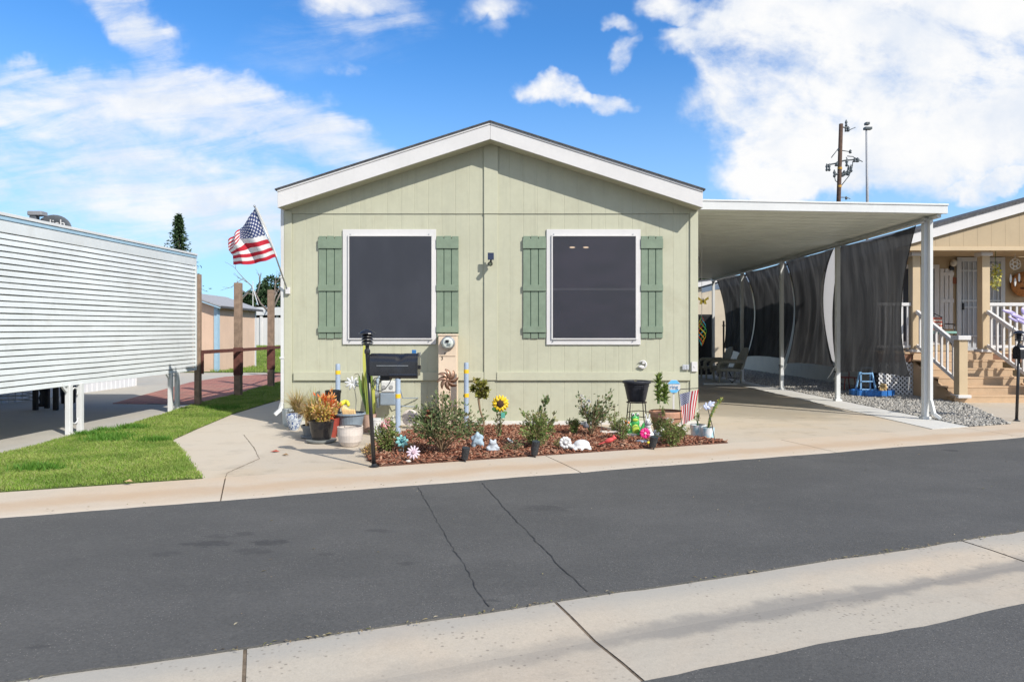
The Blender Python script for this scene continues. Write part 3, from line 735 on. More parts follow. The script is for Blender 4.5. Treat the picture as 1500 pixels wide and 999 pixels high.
def window(c0, c1, r0, r1, s0, s1, t0, t1, scr, deep, lab):
    wd = MB().box(fx(c0), F - .024, fz(r1), fx(c1), F - .001, fz(r0)).build('window', m_white, home, bevel=.003)
    tag(wd, lab)
    f = MB(); x0, x1, z0, z1 = fx(s0), fx(s1), fz(t1), fz(t0); ya, yb = F - .046, F - .0255; wv = .020
    f.box(x0 - wv, ya, z0 - wv, x0, yb, z1 + wv); f.box(x1, ya, z0 - wv, x1 + wv, yb, z1 + wv)
    f.box(x0 + .001, ya, z1, x1 - .001, yb, z1 + wv); f.box(x0 + .001, ya, z0 - wv, x1 - .001, yb, z0)
    f.build('frame', m_white, wd, bevel=.002)
    s_ = MB(); s_.add([(x0 - .002, F - .04, z0 - .002), (x1 + .002, F - .04, z0 - .002), (x1 + .002, F - .04, z1 + .002), (x0 - .002, F - .04, z1 + .002)], [(0, 1, 2, 3)])
    s_.build('screen', scr, wd)
    for xa, za in ((x0 + .015, z1 + .03), (x1 - .04, z1 + .03), (x0 + .012, z0 - .035), (x1 - .03, z0 - .035)): MB().cyl((xa, F - .05, za), (xa, F - .024, za), .008, n=8).build('clip', m_steel, wd)
    if deep:
        MB().box(x0, F - .0255, z0, x1, F - .0245, z1).build('pane', m_inside, wd)
        lamp = emat('warm_ceiling_light', (1, .74, .5), 1.5)
        for q_ in (838, 858):
            MB().ball((fx(q_), F - .030, fz(363)), (.042, .004, .013), 14).build('reflected_lamp', lamp, wd, smooth=True)
        MB().box(x0, F - .031, (z0 + z1) / 2 - .045, x1, F - .027, (z0 + z1) / 2 - .012).build('sash_rail', M('shaded_sash', (.2, .2, .21)), wd)
    return wd
window(502.5, 639, 336.5, 504.5, 512.5, 632.5, 347, 495.5, m_scr, False, 'window behind a plain dark screen')
window(800.5, 938, 336.5, 505, 809.5, 930.5, 347, 495.5, m_scr2, True, 'window with two warm lamps showing in its dark screen')
def shutter(a, z, top=346, bot=495.5):
    sh = MB(); w_ = (z - a)
    for k in range(3):
        x0 = a + k * (w_ + 1.5) / 3; x1 = x0 + w_ / 3 - .7
        sh.box(fx(x0), F - .022, fz(bot + (0, .4, -.3)[k]), fx(x1), F - .001, fz(top + (.3, 0, .5)[k]))
    s_ = sh.build('shutter', m_shut, home, bevel=.002)
    MB().box(fx(a) + .004, F - .014, fz(bot - 6), fx(z) - .004, F - .0015, fz(top + 6)).build('shutter_backing', M('shutter_gap', (.055, .10, .07), .9), s_)
    for r0, r1 in ((350.5, 364.5), (417.5, 426.5), (478, 487)):
        MB().box(fx(a - .6), F - .041, fz(r1), fx(z + .6), F - .0225, fz(r0)).build('batten', m_shut, s_, bevel=.002)
for a, z in ((467.5, 501), (640, 671.5), (766.5, 799), (938.8, 970)): shutter(a, z)
# corner downspout on the street end
mb = MB(); xq = XL - .045
mb.box(xq - .02, F - .02, .32, xq + .028, F + .04, 3.22)
mb.beam((xq, F + .01, .345), (xq - .02, F - .02, .24), .05, .055); mb.beam((xq - .012, F - .02, .25), (xq - .09, F - .07, .17), .055, .05)
mb.box(xq - .035, F - .028, 2.2, xq + .035, F + .03, 2.225); mb.box(xq - .035, F - .028, 1.0, xq + .035, F + .03, 1.025)
mb.build('downspout', m_alu, home, bevel=.004)
mb = MB().box(fx(999), F - .035, fz(541.5), fx(1008.5), F - .022, fz(534)); mb.box(fx(1001), F - .04, fz(540.5), fx(1003), F - .0345, fz(535)); mb.box(fx(1005), F - .04, fz(540.5), fx(1007), F - .0345, fz(535))
mb.build('outlet_cover', M('grey_plate', (.42, .44, .47), .4), home, bevel=.002)
mb = MB().box(fx(1012), F - .05, fz(544), fx(1020.5), F - .0225, fz(530)); mb.ball((fx(1016), F - .052, fz(537)), (.015, .008, .015), 10)
mb.build('socket_box', m_white, home, bevel=.003)

# security camera, floodlight, wall ornament
sc_ = T('security_camera', 'black security camera with square solar panel on the centre board of the green wall', 'camera', W(718, 384, F - .035))
cx, cz = fx(719.5), fz(382)
mb = MB(); mb.box(cx - .045, F - .16, cz - .005, cx + .045, F - .14, cz + .10); mb.build('solar_panel', M('panel_blue', (.02, .03, .07), .2, spec=.6), sc_, bevel=.003)
mb = MB(); mb.beam((cx, F - .15, cz), (cx, F - .035, cz - .02), .025, .03); mb.cyl((cx, F - .15, cz - .002), (cx - .004, F - .13, cz - .04), .012, n=10); mb.build('bracket', m_dark, sc_)
mb = MB(); mb.tube([(cx - .006, F - .19, cz - .068), (cx - .006, F - .17, cz - .064), (cx - .004, F - .09, cz - .05)], [.032, .036, .03], 16); mb.build('body', m_blk, sc_, smooth=False)
MB().cyl((cx - .006, F - .194, cz - .068), (cx - .006, F - .191, cz - .068), .02, n=14).build('lens', M('lens_glass', (.09, .10, .05), .1, spec=.8), sc_)
orn = T('wall_ornament', 'little white crescent bird ornament on the green wall above the black planter', 'ornament', (fx(940), F - .01, fz(536)))
mb = MB(); cx, cz = fx(940.5), fz(534)
mb.tube([(cx + .055 * math.cos(t), F - .03, cz + .055 * math.sin(t)) for t in [R(-120 + 15 * i) for i in range(19)]], [.004 + .012 * math.sin(math.pi * i / 18) for i in range(19)], 8)
mb.ball((cx - .02, F - .03, cz - .03), (.05, .012, .022), 10); mb.ball((cx + .012, F - .035, cz + .022), (.024, .012, .018), 10)
mb.build('body', m_white, orn, smooth=True)

# ------------------------------------------------------------------ carport
cp = T('carport', 'white aluminium carport roof on slim posts along the right side of the green home', 'carport', (6.47, 10.8, 0))
CF, CB = 10.5, 22.9; cxl, cxr = 2.73, 6.61
def cz_(x_): return 3.30 - (x_ - cxl) / (cxr - cxl) * .075
mb = MB(); n = int((CB - CF) / .305); prof = []
for i in range(n):
    y0 = CF + .03 + i * .305
    prof += [(y0, .0), (y0 + .275, .0), (y0 + .278, .05), (y0 + .300, .05)]
vs = []
for y_, d in prof: vs += [(cxl, y_, cz_(cxl) + d), (cxr, y_, cz_(cxr) + d)]
mb.add(vs, [(2 * i, 2 * i + 1, 2 * i + 3, 2 * i + 2) for i in range(len(prof) - 1)])
top = [(cxl, CF + .03, cz_(cxl) + .07), (cxr, CF + .03, cz_(cxr) + .07), (cxr, CB, cz_(cxr) + .07), (cxl, CB, cz_(cxl) + .07)]; mb.add(top, [(0, 1, 2, 3)])
m_pan = M('carport_ceiling', (.76, .80, .74), .5, .07, 2.5, 0, 60, spec=.3, streak=.1)
mb.build('roof_panel', m_pan, cp)
mb = MB(); mb.slab([(cxl - .05, 3.435), (cxr + .02, 3.36), (cxr + .02, 3.215), (cxl - .05, 3.28)], CF - .02, CF + .022)
mb.slab([(cxl - .05, 3.438), (cxr + .03, 3.363), (cxr + .03, 3.335), (cxl - .05, 3.41)], CF - .032, CF - .0215)
mb.build('fascia', m_alu, cp, bevel=.004)
MB().box(cxr - .10, CF + .05, 3.165, cxr - .04 - .0, CB - .05, 3.215).build('edge_beam', m_alu, cp, bevel=.003)
PX = 6.47; PY = [10.8, 13.74, 16.63, 19.55, 22.39]
for i, y_ in enumerate(PY):
    mb = MB(); mb.box(PX - .04, y_ - .04, LOT, PX + .04, y_ + .04, 3.20)
    mb.box(PX - .065, y_ - .06, LOT, PX + .065, y_ + .06, LOT + .05); mb.box(PX - .047, y_ - .008, LOT + .06, PX - .0405, y_ + .008, 3.1)
    ps = mb.build('post', m_alu, cp, bevel=.005)
    if 0 < i < 4:
        k = MB().cyl((PX - .075, y_ - .01, .62), (PX - .045, y_ - .01, .62), .016, n=10); k.cyl((PX - .075, y_ - .01, .50), (PX - .046, y_ - .01, .62), .006, n=8); k.build('rope_cleat', m_dark, ps)
mb = MB(); y_ = PY[0] - .09
mb.box(PX + .005, y_ - .03, .32, PX + .055, y_ + .03, 3.16); mb.beam((PX + .03, y_, .33), (PX + .05, y_ - .05, .12), .05, .06); mb.beam((PX + .045, y_ - .04, .14), (PX + .13, y_ - .10, .05), .06, .05)
mb.build('downspout', m_alu, cp, bevel=.005)
MB().tube([(6.40, 10.7, 3.13), (6.43, 16, 3.12), (6.43, 22.4, 3.12)], .022, 10).build('screen_rail', m_steel, cp, smooth=True)

# shade cloths: stretched panels, waisted by the wind and their corner ropes
m_cloth, b, p = newmat('shade_cloth')
P = b.pos(); X_, Y_, Z_ = b.sep(P)
fold = b.noise(b.scale(P, 1, 1, .12), 5.5, 4, .6); weave = b.noise(P, 260, 2)
c = b.mix(b.sstep(fold, .35, .7), (.030, .031, .034), (.074, .075, .078)); c = b.mix(b.m('MULTIPLY', weave, .35), c, (.09, .092, .095))  # light and dark of the folds painted into the cloth colour
b.l.new(c, p.inputs['Base Color']); p.inputs['Roughness'].default_value = .8; p.inputs['Specular IOR Level'].default_value = .15
tr = b.node('ShaderNodeBsdfTransparent'); mx = b.node('ShaderNodeMixShader')
b.put(mx.inputs[0], b.m('ADD', .015, b.m('MULTIPLY', b.sstep(b.noise(b.scale(P, 1, 1, .35), 3, 4), .4, .75), .05)))
tl = b.node('ShaderNodeBsdfTranslucent'); b.l.new(c, tl.inputs[0]); m2 = b.node('ShaderNodeMixShader'); m2.inputs[0].default_value = .5; b.l.new(p.outputs[0], m2.inputs[1]); b.l.new(tl.outputs[0], m2.inputs[2])
b.l.new(m2.outputs[0], mx.inputs[1]); b.l.new(tr.outputs[0], mx.inputs[2]); b.l.new(mx.outputs[0], m_cloth.node_tree.nodes['Material Output'].inputs[0])
b.l.new(b.bump(fold, .8, .05), p.inputs['Normal'])
m_cord = M('pale_cord', (.6, .6, .58), .8)
def at_x(px, py, X):
    Y = X * 1000 / (px - 756); return Vector((X, Y, CAMZ + (491 - py) / 1000 * Y))
def quadc(a, m_, c_, t):                    # curve through three points
    return a * (1 - t) * (1 - 2 * t) + m_ * 4 * t * (1 - t) + c_ * t * (2 * t - 1)
def cloth(lab, L, Rr, XL_, XR_, seed, sag=8):
    """L, Rr: three image points (top, waist, bottom) of the far and near edges"""
    far = [at_x(*q_, XL_) for q_ in L]; near = [at_x(*q_, XR_) for q_ in Rr]
    rg = np.random.default_rng(seed); ph = rg.uniform(0, 6, 4)
    def fn(u_, v_):
        a_ = quadc(*far, 1 - v_); c_ = quadc(*near, 1 - v_); p_ = a_.lerp(c_, u_)
        e = math.sin(math.pi * u_)
        p_.z += e * (-.05 * v_ + .035 * (1 - v_)) 
        p_.x += e * (.16 * math.sin(math.pi * v_)) + (.022 * math.sin(u_ * 23 + ph[0] + 1.5 * v_) + .015 * math.sin(u_ * 41 + ph[1] - 2 * v_)) * (.4 + .6 * e) * (1 - .4 * v_)
        return p_
    mb = MB().grid(fn, 48, 24)
    root = T('shade_screen', lab, 'shade screen', (far[0] + near[0]) / 2 * 1.0, 'black shade cloths hung between the carport posts')
    mb.build('cloth', m_cloth, root, smooth=True)
    for e in (0, 1): MB().tube([fn(e, j / 16) + Vector((-.004, 0, 0)) for j in range(17)], .008, 6).build('hem', m_dark, root, smooth=True)
    for q_, e in ((near[2], (PX, near[2].y + .15, .45)), (far[2], (PX + .02, far[2].y + .1, .45))): MB().tube([q_, Vector(q_).lerp(Vector(e), .5) + Vector((0, 0, -.02)), Vector(e)], .005, 5).build('cord', m_cord, root)
    for q_ in (near[0], far[0]): MB().tube([q_, q_ + Vector((-.03, .02, .08))], .005, 5).build('cord', m_cord, root)
cloth('nearest shade cloth, widest black mesh panel hanging beside the front carport post', [(1233.5, 360, ), (1221, 455), (1227, 545)], [(1341, 331), (1319, 455), (1332, 552)], 6.54, 6.40, 1)
cloth('second shade cloth from the front, black panel sharply waisted beside a pale crescent gap', [(1150, 379), (1165, 450), (1152.5, 532)], [(1221, 364), (1206, 440), (1222, 538)], 6.55, 6.54, 2)
cloth('third shade cloth from the front, charcoal panel behind the middle carport posts', [(1091, 398), (1106.5, 455), (1094.5, 522)], [(1149, 384), (1163, 450), (1150, 526)], 6.55, 6.55, 3)
cloth('farthest shade cloth, grey panel above the wicker chairs at the back', [(1049, 408), (1062, 458), (1061, 510)], [(1090, 401), (1105, 455), (1093, 522)], 6.55, 6.55, 4)

sc2 = [o_ for o_ in bpy.data.objects if o_.name == 'shade_screen.001'][0]
m_gap_sheet, b, p = newmat('pale_gap_sheet'); p.inputs['Base Color'].default_value = (.62, .62, .64, 1); p.inputs['Roughness'].default_value = .8
tl = b.node('ShaderNodeBsdfTranslucent'); tl.inputs[0].default_value = (.62, .62, .64, 1); mx = b.node('ShaderNodeMixShader'); mx.inputs[0].default_value = .55
b.l.new(p.outputs[0], mx.inputs[1]); b.l.new(tl.outputs[0], mx.inputs[2]); b.l.new(mx.outputs[0], m_gap_sheet.node_tree.nodes['Material Output'].inputs[0])
La = [at_x(*q_, 6.56) for q_ in ((1219, 366), (1202, 440), (1219, 528))]; Lb = [at_x(*q_, 6.565) for q_ in ((1229, 364), (1227, 450), (1224, 532))]
mb = MB().grid(lambda u_, v_: quadc(*La, v_).lerp(quadc(*Lb, v_), u_), 4, 16); mb.build('pale_gap_strip', m_gap_sheet, sc2, smooth=True)  # pale sheet added to fill the bright gap between two cloths
# ------------------------------------------------------------------ left neighbour: louvred carport and white home
m_louv = M('louvre_enamel', (.60, .63, .635), .5, .06, 1.3, .02, 60, spec=.35, streak=.12, dirt=((.45, .45, .42), .3))
m_blue = M('pale_blue_trim', (.32, .47, .58), .5, .06, 6)
m_beige = M('beige_backing', (.30, .29, .25), .8)
LX = -6.0
lc = T('louvred_carport', 'white carport with a wall of horizontal louvres on scrolled legs beside the lawn', 'carport', (LX, 9.3, 0))
def ltop(Y): return 2.62 + .0195 * Y
def lbot(Y): return .63 + .0045 * Y
Y0, Y1 = 4.2, 12.74; NS = 26
mb = MB()
for i in range(NS):
    jt = random.uniform(-.012, .012); t0 = (i + jt) / NS; t1 = (i + .87 + jt) / NS
    vs = []; ph = random.uniform(0, 6.28); K = 26
    for q_ in range(K + 1):
        Y = Y0 + (Y1 - Y0) * q_ / K
        lo = lbot(Y); hi = ltop(Y) - .225; wob = .0016 * math.sin(Y * 2.3 + ph) + random.gauss(0, .0007); z0 = lo + (hi - lo) * t0 + wob; z1 = lo + (hi - lo) * t1 + wob; wx = random.gauss(0, .0012)
        vs += [(LX + .002 + wx, Y, z0), (LX + .018 + wx, Y, z0 + .004), (LX + .004 + wx, Y, z1), (LX - .03, Y, z1 - .006), (LX - .03, Y, z0)]
    fs = [(5 * q_ + j, 5 * q_ + 5 + j, 5 * q_ + 5 + (j + 1) % 5, 5 * q_ + (j + 1) % 5) for q_ in range(K) for j in range(5)]
    mb.add(vs, fs + [tuple(5 * K + j for j in (4, 3, 2, 1, 0)), (0, 1, 2, 3, 4)])
mb.build('louvre_wall', m_louv, lc)
vs = [(LX - .04, Y, z_) for Y in (Y0, Y1 - .01) for z_ in (lbot(Y) + .01, ltop(Y) - .1)]
MB().add(vs, [(0, 2, 3, 1)]).build('backing', m_beige, lc, solid=.01)
def lband(a, b_, x0, x1, mat, name):
    vs = [(x_, Y, ltop(Y) + d) for Y in (Y0, Y1 + .06) for x_, d in ((x0, a), (x1, a), (x1, b_), (x0, b_))]
    return MB().add(vs, [(3, 2, 1, 0), (4, 5, 6, 7), (0, 1, 5, 4), (1, 2, 6, 5), (2, 3, 7, 6), (3, 0, 4, 7)]).build(name, mat, lc, bevel=.004)
lband(-.225, -.085, LX - .03, LX + .012, m_louv, 'header'); lband(-.082, -.036, LX - .03, LX + .022, m_blue, 'trim_stripe'); lband(-.033, .005, LX - .03, LX + .034, m_alu, 'gutter')
MB().box(LX - .02, Y1 + .002, .70, LX + .03, Y1 + .035, ltop(Y1) - .23).build('end_channel', m_louv, lc)
vs = [(x_, Y, ltop(Y) + d) for Y in (Y0, Y1 + .1) for x_, d in ((-9.4, .0), (LX - .035, -.03), (LX - .035, .01), (-9.4, .06))]
MB().add(vs, [(3, 2, 1, 0), (4, 5, 6, 7), (0, 1, 5, 4), (1, 2, 6, 5), (2, 3, 7, 6), (3, 0, 4, 7)]).build('roof_panel', m_pan, lc)
for ya in (6.6, 9.16, 11.85):
    zt = lbot(ya) + .02
    for k_ in (0, .235): MB().box(LX - .035, ya + k_ - .033, LOT - .006, LX + .035, ya + k_ + .033, zt).build('leg', m_alu, lc, bevel=.006)
    pts = []
    for t in np.linspace(0, 1, 26):
        z_ = .12 + (zt - .16) * t; pts.append((LX, ya + .1175 + .062 * math.cos(t * 2 * math.pi * 1.0 + math.pi) * (1 if t < 1 else 1), z_))
    sp = [(LX, ya + .1175 + .065 * math.sin(a), .15 + .06 * (1 - math.cos(a)) * .9) for a in np.linspace(-2.2, 1.9, 10)]
    sp2 = [(LX, ya + .1175 + .065 * math.sin(a), zt - .12 + .065 * math.cos(a)) for a in np.linspace(-1.9, 2.2, 10)]
    MB().tube(sp[::-1] + sp2[::1], .011, 8).build('scroll', m_alu, lc, smooth=True)
    MB().beam((LX, ya - .06, zt - .09), (LX, ya - .16, zt + .01), .03, .03).build('brace', m_alu, lc)

lh = T('neighbour_home', 'long white mobile home with ribbed skirting seen below the louvred carport', 'house', (-10.2, 12, 0))
HX = -10.0
siding(2.5, 18, HX, .62, 2.66, m_white, 'wall', lh, axis='y', step=.3)
siding(2.5, 18, HX - .03, 0, .62, M('white_skirting', (.62, .63, .66), .5, .05, 4, streak=.2), 'skirting', lh, axis='y', step=.19, gw=.02, gd=.02)
siding(-16, HX, 18, 0, 2.66, m_white, 'end_wall', lh, step=.3)
MB().add([(HX + .3, 2.3, 2.66), (HX + .3, 18.2, 2.66), (-13, 18.2, 3.25), (-13, 2.3, 3.25), (-16, 18.2, 2.66), (-16, 2.3, 2.66)], [(0, 1, 2, 3), (3, 2, 4, 5)]).build('roof', m_shing, lh, solid=.08)
MB().box(HX, 7, 1.4, HX + .04, 8.4, 2.3).build('window', m_scr, lh)
# dish on the neighbour's roof
dc = W(71, 326, 14.2)
ds = T('satellite_dish', 'grey satellite dish with white lettering sticking up behind the louvred carport roof', 'satellite dish', (dc.x, 14.2, 2.8))
m_dish = M('dish_grey', (.10, .11, .125), .5, .06, 6)
mb = MB(); k = 28
cen = dc + Vector((.17, 0, -.16))
rim = [Vector((cen.x + .38 * math.cos(2 * math.pi * i / k), 14.2 - .10, cen.z + .30 * math.sin(2 * math.pi * i / k))) for i in range(k)]
r2 = [Vector((cen.x + .22 * math.cos(2 * math.pi * i / k), 14.2 - .03, cen.z + .17 * math.sin(2 * math.pi * i / k))) for i in range(k)]
mb.add(rim + r2 + [Vector((cen.x, 14.2, cen.z))], [(i, (i + 1) % k, k + (i + 1) % k, k + i) for i in range(k)] + [(k + i, k + (i + 1) % k, 2 * k) for i in range(k)])
mb.build('reflector', m_dish, ds, smooth=True, solid=.012)
text('dish', .26, (cen.x + .06, 14.2 - .125, cen.z + .10), m_white, 'lettering', ds)
a_ = W(56, 313.5, 13.9)
MB().box(a_.x - .16, 13.8, a_.z - .045, a_.x + .13, 14.0, a_.z + .045).build('receiver', M('receiver_grey', (.23, .23, .24), .5), ds, bevel=.015)
MB().box(a_.x - .13, 13.82, a_.z - .14, a_.x - .0, 13.95, a_.z - .05).build('feed_horn', m_dish, ds, bevel=.01)
MB().tube([(a_.x - .05, 13.9, a_.z - .12), (a_.x + .02, 14.0, a_.z - .5), (cen.x, 14.15, cen.z - .28)], .02, 8).build('arm', m_steel, ds)
MB().cyl((cen.x, 14.2, 2.78), (cen.x, 14.22, cen.z - .05), .025).build('mast', m_steel, ds)
# dark things standing under the neighbour's carport
def barrel(px, py, hgt, r_, lab, name='plant_stand'):
    g_ = G(px, py); o = T(name, lab, 'stand', g_)
    mb = MB().lathe([(r_, 0), (r_, .03), (r_ * .7, .06), (r_ * .7, hgt - .05), (r_, hgt - .03), (r_, hgt)], g_, 14); mb.build('body', m_dark, o, smooth=False)
g_ = G(52, 600.5)
o = T('stool', 'black stool with square legs under the louvred carport', 'stool', g_)
for dx in (0, .36):
    for dy in (0, .3): MB().box(g_.x + dx - .035, g_.y + dy - .03, LOT, g_.x + dx + .035, g_.y + dy + .03, .52).build('leg', m_dark, o)
MB().box(g_.x - .06, g_.y - .05, .522, g_.x + .42, g_.y + .36, .56).build('seat', m_dark, o, bevel=.01)
g_ = G(62, 595)
o = T('pedestal', 'dark turned pedestal standing behind the black stool under the louvred carport', 'pedestal', g_)
MB().lathe([(.075, 0), (.08, .03), (.04, .07), (.06, .16), (.035, .24), (.06, .32), (.04, .40), (.07, .47), (.075, .52)], g_, 14).build('column', m_dark, o, smooth=True)
g_ = G(100, 590)
o = T('bin', 'dark round bin with green lid under the louvred carport beside the white skirting', 'bin', g_)
MB().lathe([(.12, 0), (.15, .40)], g_, 16).build('body', m_dark, o, smooth=True)
MB().lathe([(.16, .402), (.165, .43), (.10, .47), (.01, .475)], g_, 16).build('lid', M('dull_green', (.03, .07, .05), .6), o, smooth=True)
g_ = G(20, 590)
o = T('garden_hose', 'tangle of pale garden hose lying on the slab under the louvred carport', 'hose', g_)
pts = [(g_.x + .45 * math.cos(a) * (1 - .02 * a) + .03 * math.sin(5 * a), g_.y + .22 * math.sin(a), LOT + .02 + .012 * a) for a in np.linspace(0, 26, 150)]
MB().tube(pts, .012, 6).build('coil', M('pale_hose', (.35, .35, .32), .6), o, smooth=True)

# ------------------------------------------------------------------ timber posts with a rail beside the lawn
wf = T('post_and_rail_fence', 'weathered timber posts joined by one rusty red rail along the lawn edge', 'fence', G(349, 580))
def post(px, py, top, w_):
    g_ = G(px, py); z_ = CAMZ + (491 - top) / 1000 * g_.y
    MB().box(g_.x - w_ / 2, g_.y - w_ / 2, 0, g_.x + w_ / 2, g_.y + w_ / 2, z_).build('post', m_post, wf, bevel=.006); return g_
pa = post(290, 594.5, 402, .10); pb = post(349, 580, 414.5, .14); pc = post(397, 567.5, 425, .14); pd = Vector((-6.9, 21.3, LOT))
MB().box(pd.x - .07, pd.y - .07, 0, pd.x + .07, pd.y + .07, 2.5).build('post', m_post, wf, bevel=.006)
zr = 1.03
pl = [Vector((q_.x + .075, q_.y - .0, zr)) for q_ in (pa, pb, pc, pd)]
for a, c_ in zip(pl[:-1], pl[1:]): MB().beam(a + (c_ - a) * .002, c_ - (c_ - a) * .002, .035, .07).build('rail', m_rust, wf)
MB().beam((pa.x + .078, pa.y + .02, .62), (pa.x + .078, pa.y + .02, 1.06), .03, .05, up=(0, 1, 0)).build('bracket', m_rust, wf)
for q_ in (pb, pc): MB().box(q_.x - .078, q_.y - .078, .48, q_.x + .078, q_.y + .078, zr + .05).build('sleeve', m_rust, wf, bevel=.004)

# ------------------------------------------------------------------ peach shed, white fence, roofs and trees beyond
m_peach = M('peach_siding', (.60, .43, .32), .75, .05, 2, .05, 60, streak=.2)
sh = T('shed', 'peach garden shed with pale blue corner boards and grey shingle roof', 'shed', (-10.95, 25, 0))
SX, SY = -10.95, 25.0
siding(SY, 28.7, SX, 0, 2.44, m_peach, 'side_wall', sh, axis='y', step=.4)
siding(-13.6, SX, SY, 0, lambda x_: 2.44 + min(SX - x_, x_ + 13.6) * .36, m_peach, 'front_wall', sh, step=.4)
siding(SY, 28.7, -13.6, 0, 2.44, m_peach, 'side_wall', sh, axis='y', step=.4, flip=True)
siding(-13.6, SX, 28.7, 0, lambda x_: 2.44 + min(SX - x_, x_ + 13.6) * .36, m_peach, 'back_wall', sh, step=.4)
MB().box(SX - .1, SY - .03, 0, SX + .03, SY + .16, 2.46).build('corner_board', m_blue, sh); MB().box(SX - .03, 28.58, 0, SX + .02, 28.72, 2.44).build('corner_board', m_white, sh)
mx_ = (SX - 13.6) / 2
mb = MB()
for sg, xe_ in ((1, SX + .22), (-1, -13.82)): mb.add([(mx_, SY - .2, 2.94), (xe_, SY - .2, 2.40), (xe_, 28.9, 2.40), (mx_, 28.9, 2.94)], [(0, 1, 2, 3)])
rf = mb.build('roof', M('pale_shingles', (.30, .30, .31), .9, .15, 14, .4, 40), sh, solid=.05)
for xe_ in (SX + .22, -13.82): MB().beam((mx_, SY - .215, 2.87), (xe_, SY - .215, 2.33), .03, .12, up=(0, 1, 0)).build('bargeboard', m_blue, rf)
MB().beam((SX + .235, SY - .2, 2.37), (SX + .235, 28.9, 2.37), .03, .07).build('eave_board', m_shing, rf)
vf = T('vinyl_fence', 'white vinyl panel fence behind the peach shed', 'fence', (-17, 45, .6))
for i in range(5):
    x0 = -24 + i * 2.4
    siding(x0 + .07, x0 + 2.33, 45, .62, 2.5, m_white, 'panel', vf, step=.16, gw=.012, gd=.012)
    MB().box(x0 - .07, 44.93, .6, x0 + .069, 45.07, 2.6).build('post', m_white, vf, bevel=.01)
fr = T('patio_cover', 'dark patio cover with pale fascia standing behind the white vinyl fence', 'patio cover', (-18.4, 49, .64))
q_ = W(352, 462, 49); e_ = W(424, 447, 49)
MB().box(q_.x - 2, 49, 2.95, e_.x + 2, 53, 3.2).build('roof', M('cover_grey', (.25, .26, .27), .6), fr)
MB().box(q_.x - 2, 48.9, 2.78, e_.x + 2, 48.99, 3.35).build('fascia', m_alu, fr)
MB().box(q_.x - 2, 51.5, .64, e_.x + 2, 51.6, 2.95).build('back_wall', m_inside, fr)
for px in (350, 383, 405): k_ = W(px, 491, 49); MB().box(k_.x - .08, 49.1, .64, k_.x + .08, 49.26, 2.77).build('post', m_alu, fr)

m_bark = M('bark', (.09, .065, .05), .95, .3, 12, .6, 40)
m_nd = island('conifer_needles', [(.025, .05, .022), (.04, .075, .03), (.055, .095, .04), (.03, .055, .03)], .8, .15)
m_ev = island('evergreen_leaves', [(.02, .04, .018), (.035, .065, .028), (.05, .085, .035)], .8, .15)
m_lt = island('light_tree_leaves', [(.06, .11, .03), (.10, .16, .045), (.05, .09, .03), (.14, .19, .06)], .7, .2, .3)
def conifer(px, pt, pbase, Y, wpx, lab, seed):
    t_ = W(px, pt, Y); h = t_.z; r_ = wpx / 1000 * Y / 2; rg = np.random.default_rng(seed)
    o = T('conifer', lab, 'tree', (t_.x, Y, 0))
    MB().tube([(t_.x, Y, 0), (t_.x, Y, h * .5), (t_.x, Y, h)], [.22, .14, .03], 8).build('trunk', m_bark, o, smooth=True)
    n = 4200; f = rg.uniform(0, 1, n) ** 1.1; a = rg.uniform(0, 6.283, n)
    lay = .66 + .34 * np.sin(f * 62 + 2.5 * np.sin(a * 3)); lo = .72 + .4 * np.sin(a * 5 + f * 30)
    rr = r_ * 2.7 * (f + .02) * lay * lo * rg.uniform(.25, 1.1, n)
    p = np.column_stack([t_.x + rr * np.cos(a), Y + rr * np.sin(a), h * (1 - f * .8) - rr * .25])
    d = np.column_stack([np.cos(a), np.sin(a), np.full(n, -.25)])
    bulk('crown', leaves(p, d, .30, rg, .3), LEAF_F, m_nd, o)
conifer(262, 316, 372, 52, 46, 'narrow dark conifer rising behind the left carport roof', 5)
def tree(px, py, Y, wpx, hpx, mat, lab, seed, n=2600, ls=.3, name='tree'):
    c_ = W(px, py, Y); rg = np.random.default_rng(seed); rx = wpx / 1000 * Y / 2; rz = hpx / 1000 * Y / 2
    o = T(name, lab, 'tree', (c_.x, Y, 0))
    mb = MB().tube([(c_.x, Y, 0), (c_.x + .1, Y, c_.z * .5), (c_.x, Y, c_.z)], [.2, .15, .05], 8)
    tips = []
    for i in range(9):
        a = rg.uniform(0, 6.283); e = c_ + Vector((rx * .75 * math.cos(a), rx * .6 * math.sin(a), rg.uniform(-.6, .8) * rz)); tips.append(e)
        mb.tube([(c_.x, Y, max(.5, c_.z - rz * .8)), c_.lerp(e, .5), e], [.08, .05, .02], 6)
    mb.build('trunk', m_bark, o, smooth=True)
    k = rg.integers(0, 9, n); T_ = np.array(tips)[k]; v = rg.normal(0, 1, (n, 3)); v /= np.linalg.norm(v, axis=1)[:, None]
    p = T_ + v * np.array([rx * .42, rx * .42, rz * .4]) * rg.uniform(.2, 1.05, (n, 1)) ** .5
    p[:, 2] = np.maximum(p[:, 2], .05)
    bulk('crown', leaves(p, v, ls, rg, .6), LEAF_F, mat, o)
tree(374, 440, 62, 40, 44, m_ev, 'dark evergreen tree behind the peach shed roof, left of the bare tree', 11)
tree(412, 432, 66, 44, 50, m_ev, 'dark bushy tree against the green home, behind the bare tree', 12)
tree(1030, 412, 40, 34, 26, m_lt, 'light green tree top beyond the far end of the carport', 13, 1500, .22)
o = T('bare_tree', 'leafless tree with thin grey branches left of the green home', 'tree', W(397, 491, 47) * 1.0)
o.location.z = 0
rg = np.random.default_rng(8); mb = MB()
